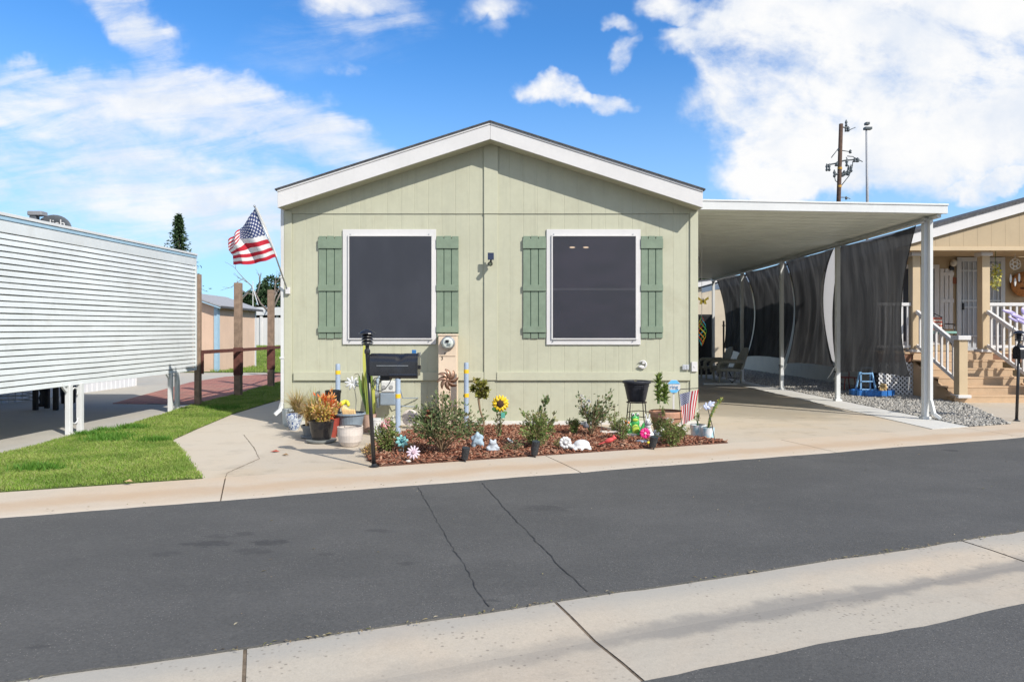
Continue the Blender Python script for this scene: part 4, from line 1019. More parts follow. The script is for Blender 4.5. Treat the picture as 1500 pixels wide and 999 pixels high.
def limb(p, d, L, r_, k):
    e = p + d * L; m_ = p + d * L * .5 + Vector(rg.normal(0, .05, 3)) * L
    mb.tube([p, m_, e], [r_, r_ * .8, r_ * .6], 6)
    if k == 0: return
    for _ in range(3 if k > 1 else 2):
        nd = (d + Vector(rg.normal(0, .42, 3)) + Vector((0, 0, .12))).normalized(); limb(m_.lerp(e, rg.uniform(.3, 1)), nd, L * rg.uniform(.5, .8), r_ * .55, k - 1)
b0 = W(397, 491, 47); b0.z = 0
mb.tube([b0, b0 + Vector((0, 0, 3))], [.14, .11], 8)
for dx in (-.55, .05, .5): limb(b0 + Vector((0, 0, 2.8)), Vector((dx, rg.normal(0, .3), 1)).normalized(), 1.9, .075, 3)
mb.build('branches', M('pale_bark', (.20, .17, .15), .9, .2, 10), o, smooth=True)
o = T('antenna_mast', 'thin white antenna mast with two slanting stays behind the peach shed', 'antenna', (W(370, 491, 40).x, 40, 0))
t_ = W(370.5, 412, 40)
MB().cyl((t_.x, 40, 0), (t_.x, 40, t_.z), .035, .02).build('mast', m_alu, o)
for px, py in ((353, 437), (378, 447)): e_ = W(px, py, 40); MB().cyl(W(370, 421, 40), e_, .03).build('stay', m_steel, o)

# poles beyond the carport
PYD = 45
up = T('utility_pole', 'dark timber utility pole with insulators and fuse cutouts above the carport roof', 'utility pole', (W(1228, 491, PYD).x, PYD, 0))
m_pole = M('creosote_timber', (.075, .045, .032), .9, .3, 6, .4, 30); m_ins = M('insulator_grey', (.06, .075, .085), .4)
MB().tube([W(1225, 491 + 30, PYD), W(1228.5, 292, PYD), W(1232, 182, PYD)], [.145, .135, .125], 12).build('shaft', m_pole, up, smooth=True)
def pw(zx, zy): return W(1190 + zx / 6.664, 160 + zy / 6.664, PYD)
for i, (pts, r_) in enumerate([([(240, 520), (330, 500), (440, 492)], .05), ([(150, 545), (265, 525)], .05), ([(215, 640), (270, 630), (370, 620)], .07), ([(280, 175), (350, 185)], .05), ([(240, 862), (330, 862), (370, 875)], .03)]):
    MB().tube([pw(*q_) for q_ in pts], r_, 8).build('crossarm', m_ins, up)
for (zx, zy, r_, h) in [(330, 140, .09, .45), (348, 195, .12, .35), (325, 200, .08, .3), (140, 570, .09, .5), (165, 570, .09, .5), (410, 500, .12, .25), (440, 497, .13, .3), (335, 525, .1, .5), (355, 590, .1, .55), (378, 580, .1, .5), (215, 630, .1, .5), (310, 625, .13, .35), (345, 620, .12, .4), (370, 415, .1, .25), (260, 395, .1, .25), (235, 540, .13, .25), (330, 868, .09, .22), (290, 640, .14, .3)]:
    c_ = pw(zx, zy); MB().lathe([(r_ * .6, -h / 2), (r_, -h / 3), (r_ * .55, -h / 8), (r_, h / 8), (r_ * .55, h / 3), (r_ * .3, h / 2)], c_, 10).build('insulator', m_ins, up, smooth=True)
for pts in ([(215, 650), (225, 700), (250, 720)], [(380, 560), (360, 650), (280, 750)], [(285, 405), (370, 418)], [(250, 390), (185, 475)], [(350, 210), (420, 180)], [(395, 510), (390, 560)], [(330, 470), (345, 500)], [(400, 470), (490, 515)], [(340, 460), (400, 465)]):
    MB().tube([pw(*q_) for q_ in pts], .028, 6).build('wire', m_ins, up, smooth=True)
for z_ in ((268, 580), (263, 755)): c_ = pw(*z_); MB().cyl(c_ - Vector((0, 0, .07)), c_ + Vector((0, 0, .07)), .145, n=14).build('band', M('pole_band', (.45, .25, .04), .6), up)
lp = T('light_pole', 'tall thin grey pole topped by small floodlights right of the utility pole', 'light pole', (W(1270, 491, 60).x, 60, 0))
MB().tube([W(1270.5, 530, 60), W(1270.5, 292, 60), W(1269, 186, 60)], [.13, .12, .07], 10).build('shaft', M('galvanised', (.30, .31, .33), .5), lp, smooth=True)
for px, py in ((1268.5, 188.5), (1273.5, 188.5), (1270, 181.5)): c_ = W(px, py, 60); MB().box(c_.x - .17, 59.8, c_.z - .12, c_.x + .17, 60.2, c_.z + .10).build('lamp_head', m_ins, lp, bevel=.03)
MB().beam(W(1267, 188, 60), W(1275, 188, 60), .06, .06).build('crossarm', m_ins, lp)

# house beyond the end of the carport
bh = T('rear_home', 'beige home with white gable fascia beyond the far end of the carport', 'house', (9, 33, 0))
siding(6.2, 15, 33, 0, lambda x_: 3.3 + (x_ - 6.2) * .12, M('beige_siding', (.48, .42, .33), .75, .05, 2, streak=.1), 'wall', bh, step=.3)
MB().slab([(5.8, 3.30), (15, 4.42), (15, 4.72), (5.8, 3.6)], 32.75, 32.8).build('fascia', m_white, bh)
MB().add([(5.8, 32.7, 3.6), (15, 32.7, 4.72), (15, 40, 4.72), (5.8, 40, 3.6)], [(0, 1, 2, 3)]).build('roof', m_shing, bh, solid=.05)

# ------------------------------------------------------------------ right neighbour: tan home with porch
m_tan = M('tan_siding', (.41, .32, .205), .7, .05, 2, .05, 60, streak=.1); m_tanp = M('tan_post_paint', (.50, .39, .25), .6, .05, 3)
m_step = M('tan_step_paint', (.48, .335, .21), .7, .08, 5, .1, 60); m_rise = M('brown_deck_edge', (.20, .10, .06), .8, .15, 8)
th = T('tan_home', 'tan mobile home with white gable fascia behind the railed porch on the right', 'house', (10.5, 16.5, 0))
DZ = .98; WY = 16.5
siding(8.9, 18.5, WY, LOT, lambda x_: 3.25 + min((x_ - 8) * .29, 1.7), m_tan, 'wall', th, step=.3)
siding(WY, 29, 8.9, LOT, 3.3, M('tan_side_lightened', (.58, .53, .42), .75, .06, 2, streak=.15), 'side_wall', th, axis='y', flip=True, step=.3)  # siding colour raised above the front tan to brighten this shaded side
def rk(x_): return 3.53 + (x_ - 8.42) * .283          # rake top line at Y = 14.6
x0, x1 = 7.9, 13.8; ry = 14.6
MB().slab([(x0, rk(x0)), (x1, rk(x1)), (x1, rk(x1) - .235), (x0, rk(x0) - .235)], ry - .03, ry).build('fascia', m_white, th, bevel=.004)
MB().add([(x0 - .05, ry - .06, rk(x0)), (x1, ry - .06, rk(x1) + .01), (x1, 29, rk(x1) + .01), (x0 - .05, 29, rk(x0))], [(0, 1, 2, 3)]).build('roof', m_shing, th, solid=.06)
MB().box(x0 - .03, ry + .002, rk(x0) - .24, x0 - .005, 29, rk(x0) - .035).build('side_fascia', m_white, th); MB().box(x0, ry + .1, 3.27, 8.88, 29, 3.30).build('eave_soffit', m_white, th)
siding(8.05, x1, ry + .06, 3.19, lambda x_: max(3.2, rk(x_) - .1), m_tan, 'gable_panel', th, step=.3)
MB().box(8.05, ry + .01, 3.16, x1, ry + .058, 3.24).build('beam', m_tanp, th, bevel=.004)
MB().add([(8.0, ry + .1, 3.245), (x1, ry + .1, 3.245), (x1, WY - .01, 3.245), (8.0, WY - .01, 3.245)], [(0, 1, 2, 3)]).build('porch_ceiling', m_tanp, th)
# door
def ax(px, Y): return (px - 756) / 1000 * Y
def az(py, Y): return CAMZ + (491 - py) / 1000 * Y
m_dgrey = M('security_door', (.50, .53, .56), .45, .04, 5); m_dpan = M('door_mesh', (.36, .39, .43), .6, .05, 8)
d0, d1, dz0, dz1 = ax(1402, WY), ax(1467, WY), DZ, az(380, WY)
dr = MB().box(d0, WY - .03, dz0, d1, WY - .002, dz1).build('door', m_dpan, th); tag(dr, 'grey barred security door')
for a, c_ in ((d0 - .04, d0 + .06), (d1 - .06, d1 + .04)): MB().box(a, WY - .07, dz0, c_, WY - .0305, dz1 + .04).build('frame', m_dgrey, dr)
MB().box(d0 + .062, WY - .07, dz1 - .06, d1 - .062, WY - .0305, dz1 + .04).build('frame', m_dgrey, dr)
for i in range(1, 9):
    xx = d0 + (d1 - d0) * i / 9; MB().box(xx - .012, WY - .055, dz0 + .1, xx + .012, WY - .0305, dz1 - .065).build('bar', m_dgrey, dr)
for zz in (dz0 + .35, dz0 + 1.04, dz0 + 1.2, dz1 - .28): MB().box(d0 + .065, WY - .068, zz - .02, d1 - .065, WY - .0555, zz + .02).build('crossbar', m_dgrey, dr)
for zz in (dz0 + .2, dz1 - .17): MB().slab([(d1 - .45, zz), (d1 - .25, zz + .09), (d1 - .07, zz), (d1 - .25, zz - .09)], WY - .062, WY - .0565).build('scrollwork', m_dgrey, dr)
MB().box(d0 + .075, WY - .10, dz0 + .98, d0 + .11, WY - .07, dz0 + 1.14).build('handle', m_dark, dr)
# window with white shutter
wn = MB().box(ax(1318, WY), WY - .03, az(505, WY), ax(1375, WY), WY - .002, az(388, WY)).build('window', m_white, th)
MB().box(ax(1322, WY), WY - .04, az(500, WY), ax(1334, WY), WY - .031, az(394, WY)).build('pane', m_scr, wn); MB().box(ax(1350, WY), WY - .04, az(500, WY), ax(1367.5, WY), WY - .031, az(394, WY)).build('pane', m_scr, wn)
MB().box(ax(1335, WY), WY - .045, az(503, WY), ax(1349, WY), WY - .031, az(390, WY)).build('mullion', m_white, wn)
sh_ = MB()
for i in range(3): a = 1376.3 + i * 6.6; sh_.box(ax(a, WY), WY - .03, az(482, WY), ax(a + 5.4, WY), WY - .002, az(394, WY))
s2 = sh_.build('shutter', m_white, th)
for r0, r1 in ((399, 404), (438, 443.5)): MB().box(ax(1375.5, WY), WY - .05, az(r1, WY), ax(1395.5, WY), WY - .0305, az(r0, WY)).build('batten', m_white, s2)
c_ = W(1393, 389, WY); lm = MB().ball((c_.x, WY - .1, c_.z + .05), (.07, .08, .09), 12).build('porch_lamp', M('lamp_white', (.6, .58, .52), .4), th, smooth=True); MB().box(c_.x - .05, WY - .05, c_.z - .12, c_.x + .05, WY - .002, c_.z - .02).build('bracket', m_dark, lm)
c_ = W(1397.5, 411, WY); MB().box(c_.x - .05, WY - .04, c_.z - .08, c_.x + .05, WY - .002, c_.z + .07).build('name_plaque', M('plaque_brown', (.22, .07, .03), .6), th)

po = T('porch', 'raised tan porch with white railings, lattice skirt and a flight of steps', 'porch', (9.5, 15, 0))
PF = 14.9; dx0, dx1 = 7.9, 13.2
MB().box(dx0, PF, DZ - .04, dx1, WY - .004, DZ).build('deck', m_step, po, bevel=.004)
MB().box(dx0 + .02, PF + .02, DZ - .22, dx1 - .02, PF + .06, DZ - .042).build('rim_board', m_rise, po); MB().box(dx0 + .02, PF + .062, DZ - .22, dx0 + .06, WY - .01, DZ - .042).build('rim_board', m_rise, po)
m_lat = M('white_lattice', (.70, .70, .70), .5)
def lattice(xa, xb, y_, z0, z1):
    mb = MB(); s_ = .095; w_ = .016
    for sg in (1, -1):
        k = -40
        while k < 60:
            a = xa + k * s_; k += 1
            # strip through (a, z0) rising to the (sg) side, clipped to the panel
            p0 = (a, z0); p1 = (a + sg * (z1 - z0), z1)
            def clip(p0, p1):
                (xa_, za_), (xb_, zb_) = p0, p1; t0, t1 = 0., 1.
                d = xb_ - xa_
                for lim, up_ in ((xa, False), (xb, True)):
                    t = (lim - xa_) / d
                    if (d > 0) == up_: t1 = min(t1, t)
                    else: t0 = max(t0, t)
                return None if t1 - t0 < .02 else ((xa_ + d * t0, za_ + (zb_ - za_) * t0), (xa_ + d * t1, za_ + (zb_ - za_) * t1))
            c = clip(p0, p1)
            if c: mb.beam((c[0][0], y_ + (.004 if sg > 0 else -.004), c[0][1]), (c[1][0], y_ + (.004 if sg > 0 else -.004), c[1][1]), .007, .03, up=(0, 1, 0)) if False else mb.beam((c[0][0], y_ + sg * .004, c[0][1]), (c[1][0], y_ + sg * .004, c[1][1]), .03, .007, up=(0, 1, 0))
    return mb.build('lattice', m_lat, po)
lattice(dx0 + .03, 8.70, PF + .03, LOT, DZ - .23)
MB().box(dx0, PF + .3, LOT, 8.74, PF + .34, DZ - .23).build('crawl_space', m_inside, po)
def ppost(x_, y_, zb, zt, lab=None):
    ps = MB().box(x_ - .085, y_ - .085, zb, x_ + .085, y_ + .085, zt).build('porch_post', m_tanp, po, bevel=.006)
    MB().box(x_ - .125, y_ - .125, zt - .085, x_ + .125, y_ + .125, zt - .0).build('cap', m_white, ps, bevel=.008)
    MB().box(x_ - .13, y_ - .13, zb, x_ + .13, y_ + .13, zb + .06).build('foot', m_white, ps, bevel=.008)
PXL, PXR, PYP = 8.75, 10.27, 15.0
ppost(PXL, PYP, DZ, 3.165); ppost(PXR, PYP, DZ, 3.165); ppost(13.0, PYP, DZ, 3.165)
NYP = 13.45
ppost(8.76, NYP, .12, 1.34); ppost(10.30, NYP, .12, 1.34)
def rail(xa, xb, y_, zt, zb, n):
    MB().box(xa, y_ - .035, zt - .07, xb, y_ + .035, zt).build('handrail', m_white, po, bevel=.005); MB().box(xa, y_ - .02, zb, xb, y_ + .02, zb + .06).build('bottom_rail', m_white, po)
    for i in range(n):
        xx = xa + (xb - xa) * (i + .5) / n; MB().box(xx - .02, y_ - .018, zb + .061, xx + .02, y_ + .018, zt - .071).build('baluster', m_white, po)
rail(dx0 + .02, PXL - .09, PYP, 2.06, DZ + .09, 6); rail(PXR + .09, 12.9, PYP, 2.06, DZ + .09, 18)
for X_ in (PXL + .0, PXR + .02):                         # sloping stair rails
    a = Vector((X_, PYP - .1, 1.86)); c_ = Vector((X_, NYP + .1, 1.17)); d = Vector((0, 0, .74))
    MB().beam(a, c_, .07, .08).build('stair_rail', m_white, po, bevel=.005); MB().beam(a - d, c_ - d + Vector((0, 0, .02)), .04, .07).build('stair_bottom_rail', m_white, po)
    for i in range(7):
        p_ = a.lerp(c_, (i + .6) / 7.2); MB().box(X_ - .019, p_.y - .019, p_.z - .72, X_ + .019, p_.y + .019, p_.z - .045).build('baluster', m_white, po)
sx0, sx1 = 8.62, 10.44; NSt = 5
for i in range(NSt):
    yb = PF - i * .295; z_ = DZ - (i + 1) * .163
    MB().box(sx0, yb - .315, z_ - .035, sx1, yb + .0 - .012, z_).build('tread', m_step, po, bevel=.004)
    MB().box(sx0 + .04, yb - .012, z_ - .13, sx1 - .04, yb - .0005, z_ + .127).build('riser', M('tan_riser_paint', (.43, .31, .20), .7), po)
MB().box(sx0, PF - NSt * .295 - .012, LOT, sx1, PF - NSt * .295 + .01, DZ - NSt * .163 - .037).build('riser', m_step, po)
for X_ in (sx0 + .04, sx1 - .08):
    vs = [(X_ + dx, y_, z_) for dx in (0, .04) for y_, z_ in ((PF - .014, LOT), (PF - .014, DZ - .2), (PF - NSt * .295 + .02, .12), (PF - NSt * .295 + .02, LOT))]
    MB().add(vs, [(0, 1, 2, 3), (7, 6, 5, 4), (0, 4, 5, 1), (1, 5, 6, 2), (2, 6, 7, 3), (3, 7, 4, 0)]).build('stringer', m_step, po)

# porch furnishings
be = T('bench', 'dark scrolled metal bench with teal seat on the tan porch', 'bench', (ax(1374, 15.9), 15.9, DZ))
bx = ax(1374, 15.9)
MB().box(bx - .28, 15.7, DZ + .40, bx + .32, 16.1, DZ + .46).build('seat', M('teal_pad', (.22, .42, .38), .8), be, bevel=.02)
for sx_ in (-.25, .29): MB().tube([(bx + sx_, 15.75, DZ), (bx + sx_ * .8, 15.8, DZ + .2), (bx + sx_, 15.75, DZ + .42), (bx + sx_, 15.75, DZ + .62), (bx + sx_, 16.08, DZ + .64)], .014, 8).build('leg', m_blk, be, smooth=True)
MB().tube([(bx - .25, 16.15, DZ + .4), (bx - .22, 16.17, DZ + .8), (bx, 16.17, DZ + .92), (bx + .25, 16.17, DZ + .8), (bx + .29, 16.15, DZ + .4)], .012, 8).build('backrest', m_blk, be, smooth=True)
m_cush, b, p = newmat('striped_cushion'); P = b.pos(); X_, Y_, Z_ = b.sep(P)
b.l.new(b.mix(b.m('GREATER_THAN', b.m('ADD', b.m('SINE', b.m('MULTIPLY', Z_, 75)), b.m('MULTIPLY', b.noise(P, 18, 2), 1.2)), .6), (.42, .09, .06), (.65, .55, .48)), p.inputs['Base Color']); p.inputs['Roughness'].default_value = .9
cu = T('cushion', 'red and white patterned cushion on the porch bench', 'cushion', (bx - .02, 15.95, DZ + .46))
MB().box(bx - .27, 15.9, DZ + .463, bx + .12, 16.05, DZ + .80).build('cover', m_cush, cu, bevel=.05)
dcx = W(1487, 387, 15.2); dk = T('dreamcatcher', 'round white dreamcatcher with feathers hanging at the porch edge', 'dreamcatcher', dcx)
MB().tube([dcx + Vector((.12 * math.cos(a), 0, .12 * math.sin(a))) for a in np.linspace(0, 6.283, 25)], .012, 6, cap=False).build('hoop', M('twine', (.5, .45, .38), .8), dk)
for i in range(6): MB().cyl(dcx + Vector((.12 * math.cos(i), 0, .12 * math.sin(i))), dcx + Vector((.12 * math.cos(i + 2.4), 0, .12 * math.sin(i + 2.4))), .006, n=6).build('web', m_cord, dk)
MB().tube([dcx + Vector((0, 0, .12)), (dcx.x, dcx.y, 3.16)], .005, 5).build('cord', m_cord, dk)
for dx, dz in ((-.1, -.32), (.0, -.4), (.09, -.3)): MB().ball(dcx + Vector((dx, 0, dz)), (.028, .012, .10), 8).build('feather', m_cord, dk, smooth=True)
bk = W(1494, 417, WY); o = T('wall_basket', 'orange woven face mask basket on the tan porch wall', 'basket', (bk.x, WY - .05, bk.z))
mb = MB().lathe([(.02, 0), (.2, .02), (.28, .05), (.30, .10)], (0, 0, 0), 22)
rot = Matrix.Rotation(R(90), 3, 'X'); mb.v = [tuple(rot @ Vector(v_) + Vector((bk.x, WY - .02, bk.z))) for v_ in mb.v]; mb.build('body', M('orange_weave', (.45, .20, .07), .8, .3, 30, .5, 60), o, smooth=True)
for a, c_ in ((-.09, .06), (.09, .06), (0, -.10)): MB().ball((bk.x + a, WY - .125, bk.z + c_), (.05 if a else .09, .02, .03), 10).build('face_mark', M('weave_dark', (.14, .06, .03), .9), o)
hf = W(1458, 402, 15.1); o = T('hanging_flowers', 'string of yellow flowers hanging from the porch beam in front of the door', 'flowers', hf)
MB().tube([(hf.x, 15.1, 3.2), (hf.x, 15.1, az(425, 15.1))], .006, 5).build('stem', M('stem_green', (.10, .16, .04), .8), o)
rg = np.random.default_rng(3); n = 160; pz = rg.uniform(az(424, 15.1), az(389, 15.1), n); pp = np.column_stack([hf.x + rg.normal(0, .045, n), 15.1 + rg.normal(0, .04, n), pz])
bulk('blossoms', leaves(pp, rg.normal(0, 1, (n, 3)), .07, rg, .7), LEAF_F, island('yellow_petals', [(.65, .55, .05), (.6, .58, .25), (.3, .36, .06)], .6, .2, .3), o)

# things on the gravel
bt = G(1288, 582); o = T('planter_tray', 'bright blue scalloped tray on the gravel by the porch lattice', 'tray', (bt.x, bt.y + .3, LOT))
m_bl = M('bright_blue_plastic', (.03, .17, .50), .45, .1, 8, spec=.5)
pr = [];  k = 60
for i in range(k):
    a = 2 * math.pi * i / k; r_ = 1 + .05 * math.sin(a * 14); pr.append((bt.x + .44 * r_ * math.cos(a), bt.y + .3 + .30 * r_ * math.sin(a)))
MB().prism(pr, LOT + .01, LOT + .03).build('base', m_bl, o)
vs = [(x_, y_, z_) for z_ in (LOT + .03, LOT + .14) for x_, y_ in pr]; MB().add(vs, [(i, (i + 1) % k, k + (i + 1) % k, k + i) for i in range(k)]).build('rim', m_bl, o, solid=.02)
o = T('step_ladder', 'little light blue step ladder standing in the blue tray', 'ladder', (bt.x - .1, bt.y + .3, LOT))
m_lb = M('light_blue_paint', (.22, .42, .66), .5); lx, ly = bt.x - .12, bt.y + .3
for sx_ in (-1, 1):
    MB().beam((lx + sx_ * .17, ly - .1, LOT + .03), (lx + sx_ * .11, ly + .02, .62), .03, .03).build('leg', m_lb, o); MB().beam((lx + sx_ * .17, ly + .17, LOT + .03), (lx + sx_ * .11, ly + .05, .62), .03, .03).build('leg', m_lb, o)
for t in (.2, .5, .8): MB().box(lx - .17 + .06 * t, ly - .1 + .12 * t - .04, .05 + .57 * t, lx + .17 - .06 * t, ly - .1 + .12 * t + .03, .07 + .57 * t).build('step', m_lb, o)
MB().box(lx - .13, ly - .02, .621, lx + .13, ly + .1, .65).build('top', m_lb, o)
o = T('toy_figure', 'small tan figurine with a frilly collar in the blue tray', 'figurine', (bt.x + .12, bt.y + .12, LOT)); tx, ty = bt.x + .13, bt.y + .12
mt_ = M('straw_tan', (.55, .38, .17), .8)
MB().lathe([(.05, .03), (.09, .08), (.07, .16), (.03, .22)], (tx, ty, LOT), 12).build('body', mt_, o, smooth=True); MB().ball((tx, ty, LOT + .25), .05, 12).build('head', mt_, o, smooth=True)
for i in range(8): a = i * .785; MB().ball((tx + .07 * math.cos(a), ty - .03, LOT + .20 + .07 * math.sin(a)), (.03, .012, .03), 8).build('petal', mt_, o, smooth=True)
rc = G(1245, 573); o = T('garden_chair', 'low rusty red wire chair on the gravel behind the nearest shade cloth', 'chair', rc); m_rd = M('rust_wire', (.30, .06, .04), .6)
for dx in (-.14, .14):
    for dy in (0, .3): MB().cyl((rc.x + dx, rc.y + dy, LOT), (rc.x + dx * .8, rc.y + dy, .33), .012, n=6).build('leg', m_rd, o)
MB().box(rc.x - .17, rc.y - .04, .332, rc.x + .17, rc.y + .34, .35).build('seat', m_rd, o)
MB().tube([(rc.x - .14, rc.y + .33, .35), (rc.x - .16, rc.y + .38, .62), (rc.x, rc.y + .4, .68), (rc.x + .16, rc.y + .38, .62), (rc.x + .14, rc.y + .33, .35)], .012, 6).build('backrest', m_rd, o)

# under the carport, at the far end
m_wick = M('pale_wicker', (.42, .40, .34), .85, .2, 30, .7, 60)
def wicker(X0, Y0, lab):
    o = T('wicker_chair', lab, 'chair', (X0, Y0, LOT), 'wicker chairs under the carport')
    mb = MB(); mb.tube([(X0 - .38, Y0 - .33, .40), (X0 + .2, Y0 - .33, .40)], .05, 8); MB().box(X0 - .36, Y0 - .30, .34, X0 + .22, Y0 + .30, .42).build('seat', m_wick, o, bevel=.03)
    def back(u_, v_):
        a = (u_ - .5) * 2.6; return Vector((X0 + .16 + .17 * math.cos(a) + v_ * .16, Y0 + .36 * math.sin(a), .40 + v_ * (.60 - .26 * (abs(u_ - .5) * 2) ** 2.5)))
    MB().grid(back, 16, 8).build('backrest', m_wick, o, smooth=True, solid=.035)
    for s_ in (-1, 1):
        MB().tube([(X0 - .40, Y0 + s_ * .34, .30), (X0 - .42, Y0 + s_ * .34, .55), (X0 - .30, Y0 + s_ * .34, .62), (X0 + .28, Y0 + s_ * .33, .62)], .05, 10).build('armrest', m_wick, o, smooth=True)
        for xx in (-.36, .24): MB().cyl((X0 + xx, Y0 + s_ * .28, LOT), (X0 + xx, Y0 + s_ * .28, .36), .028, n=8).build('leg', m_wick, o)
wicker(6.0, 19.2, 'pale wicker armchair nearer the carport post')
wicker(6.05, 20.7, 'pale wicker armchair farther back, beside the black cabinet')
o = T('cabinet', 'tall black cabinet at the far end of the carport', 'cabinet', (6.3, 23.2, LOT))
MB().box(5.7, 23.0, LOT, 6.62, 23.6, 2.05).build('body', m_dark, o, bevel=.01); MB().box(5.72, 22.97, .1, 6.15, 22.998, 2.0).build('door', m_dark, o, bevel=.004); MB().box(6.17, 22.97, .1, 6.6, 22.998, 2.0).build('door', m_dark, o, bevel=.004)
MB().cyl((6.12, 22.95, .95), (6.12, 22.95, 1.15), .012, n=8).build('handle', m_steel, o)
o = T('camera_tripod', 'dark thin tripod stand behind the wicker chairs', 'stand', (6.3, 21.8, LOT))
q_ = W(1060, 470, 21.6); MB().cyl((q_.x, 21.6, .5), (q_.x, 21.6, q_.z), .03, n=8).build('pole', m_dark, o)
MB().beam((q_.x - .05, 21.6, q_.z - .15), (q_.x + .05, 21.6, q_.z - .15), .03, .03).build('head', m_dark, o)
for i in range(3): MB().cyl((q_.x, 21.6, .55), (q_.x + .25 * math.cos(i * 2.09), 21.6 + .25 * math.sin(i * 2.09), LOT), .015, n=6).build('leg', m_dark, o)
o = T('floor_lamp_base', 'pale bar of a folded stand lying in front of the wicker chairs', 'stand', (4.6, 18.9, LOT))
MB().box(5.0, 18.2, LOT, 5.9, 18.3, .07).build('bar', m_alu, o, bevel=.01); MB().tube([(5.75, 18.25, .07), (5.9, 18.25, .2), (5.65, 18.25, .2), (5.8, 18.25, .07)], .012, 6).build('bracket', m_dark, o)
# spinners hanging under the carport by the house corner
sx_, sy_ = ax(1028, 13.0), 13.0
o = T('wind_spinner', 'rainbow spiral wind spinner hanging under the carport by the house corner', 'wind spinner', (sx_, sy_, az(495, 13)))
for k_, col in enumerate([(.75, .25, .03), (.70, .55, .04), (.10, .45, .10), (.05, .40, .55), (.6, .08, .05)]):
    ph = k_ * 1.257; pts = []
    mk = M('spinner_ribbon', col, .4)
    z0_, z1_ = az(507, 13), az(463, 13)
    L_ = [(sx_ + .085 * math.sin(math.pi * t) * math.cos(ph + t * 7) , sy_ + .085 * math.sin(math.pi * t) * math.sin(ph + t * 7), z1_ + (z0_ - z1_) * t) for t in np.linspace(.03, .97, 24)]
    mb = MB(); vs = []
    for q_ in L_: vs += [(q_[0], q_[1], q_[2] + .014), (q_[0], q_[1], q_[2] - .014)]
    mb.add(vs, [(2 * i, 2 * i + 1, 2 * i + 3, 2 * i + 2) for i in range(23)]); mb.build('ribbon', mk, o, solid=.003)
MB().cyl((sx_, sy_, az(463, 13)), (sx_, sy_, 3.28), .004, n=5).build('cord', m_cord, o)
bx_, bz_ = sx_ + .02, az(440, 13)
o2 = T('butterfly_ornament', 'yellow butterfly ornament on the cord above the rainbow wind spinner', 'ornament', (bx_, sy_, bz_)); m_by = M('butterfly_yellow', (.75, .55, .06), .5)
for s_ in (-1, 1): MB().slab([(bx_ + s_ * .006, bz_), (bx_ + s_ * .10, bz_ + .07), (bx_ + s_ * .11, bz_ + .02), (bx_ + s_ * .05, bz_ - .01), (bx_ + s_ * .07, bz_ - .07), (bx_ + s_ * .03, bz_ - .08), (bx_ + s_ * .006, bz_ - .03)], sy_ - .02, sy_ - .014).build('wing', m_by, o2)
MB().ball((bx_, sy_ - .02, bz_ - .015), (.012, .012, .06), 8).build('body', m_dark, o2, smooth=True)
fl = W(1028, 383, 10.9); o = T('floodlight', 'black twin floodlight on the side of the green home under the carport', 'floodlight', (XR, 10.9, fl.z))
MB().box(XR, 10.86, fl.z - .06, XR + .04, 10.98, fl.z + .06).build('mount', m_dark, o)
for dz in (-.01, .07): MB().tube([(XR + .05, 10.92, fl.z + dz), (XR + .10, 10.88, fl.z + dz - .02), (XR + .17, 10.82, fl.z + dz - .05)], [.025, .04, .06], 12).build('lamp_head', m_dark, o)
# ------------------------------------------------------------------ mailboxes
m_mail = M('black_mailbox_enamel', (.016, .016, .019), .26, .2, 12, .04, 30, spec=.6)
def lantern(root, c):                        # tiered pagoda lantern head, c at its foot
    MB().lathe([(.018, -.09), (.03, -.075), (.03, -.05), (.018, -.03), (.02, 0), (.055, .005), (.055, .02)], c, 16).build('finial', m_blk, root, smooth=False)
    for k_, z_ in enumerate((.03, .062, .094)): MB().lathe([(.035, z_), (.062, z_ - .006), (.058, z_ + .004), (.035, z_ + .022)], c, 18).build('louvre_ring', m_blk, root)
    MB().cyl((c[0], c[1], c[2] + .02), (c[0], c[1], c[2] + .135), .03, n=12).build('lamp_glass', m_dark, root)
    MB().lathe([(.045, .122), (.088, .117), (.086, .124), (.058, .148), (.03, .162), (.016, .166), (.0, .17)], c, 20).build('cap', m_blk, root)
def mailbox(base, top, lab, toward=1, box=True):
    o = T('mailbox', lab, 'mailbox', base)
    MB().tube([base, top], .021, 12).build('post', m_blk, o, smooth=True)
    MB().lathe([(.05, 0), (.05, .012), (.028, .02), (.025, .035)], base, 16).build('foot', m_blk, o)
    lantern(o, Vector(top) + Vector((0, 0, .075)))
    return o
mbase = G(548, 684, .02); mtop = W(538, 517, mbase.y)
mo = mailbox(mbase, mtop, 'black dented mailbox on a leaning post with lantern top in front of the green home')
Yb = mbase.y; bl = W(544, 535, Yb); br_ = W(611.5, 535, Yb)
xa, xb = bl.x, br_.x; z0_, z1_ = W(0, 550, Yb).z, W(0, 517.5, Yb).z; zm = z1_ - .09; hw = .088
def arch(x_, dent=0, g=0):
    pts = [(x_, Yb - hw - g, z0_ - g * .3), (x_, Yb - hw - g, zm)]
    for i in range(1, 12):
        a = math.pi * i / 12; dd = dent * max(0, math.sin(a)) * max(0, math.cos(a) + .3)
        pts.append((x_, Yb - (hw + g) * math.cos(a) + dd * .4, zm + (.09 + g) * math.sin(a) - dd))
    pts += [(x_, Yb + hw + g, zm), (x_, Yb + hw + g, z0_ - g * .3)]
    return pts
mb = MB(); N = 24; L_ = []
for i in range(N + 1):
    t = i / N; dn = .028 * math.exp(-((t - .64) / .055) ** 2) * (1 if i % 2 else .8) + .007 * math.exp(-((t - .5) / .2) ** 2)
    L_.append(arch(xa + (xb - xa) * t, dn))
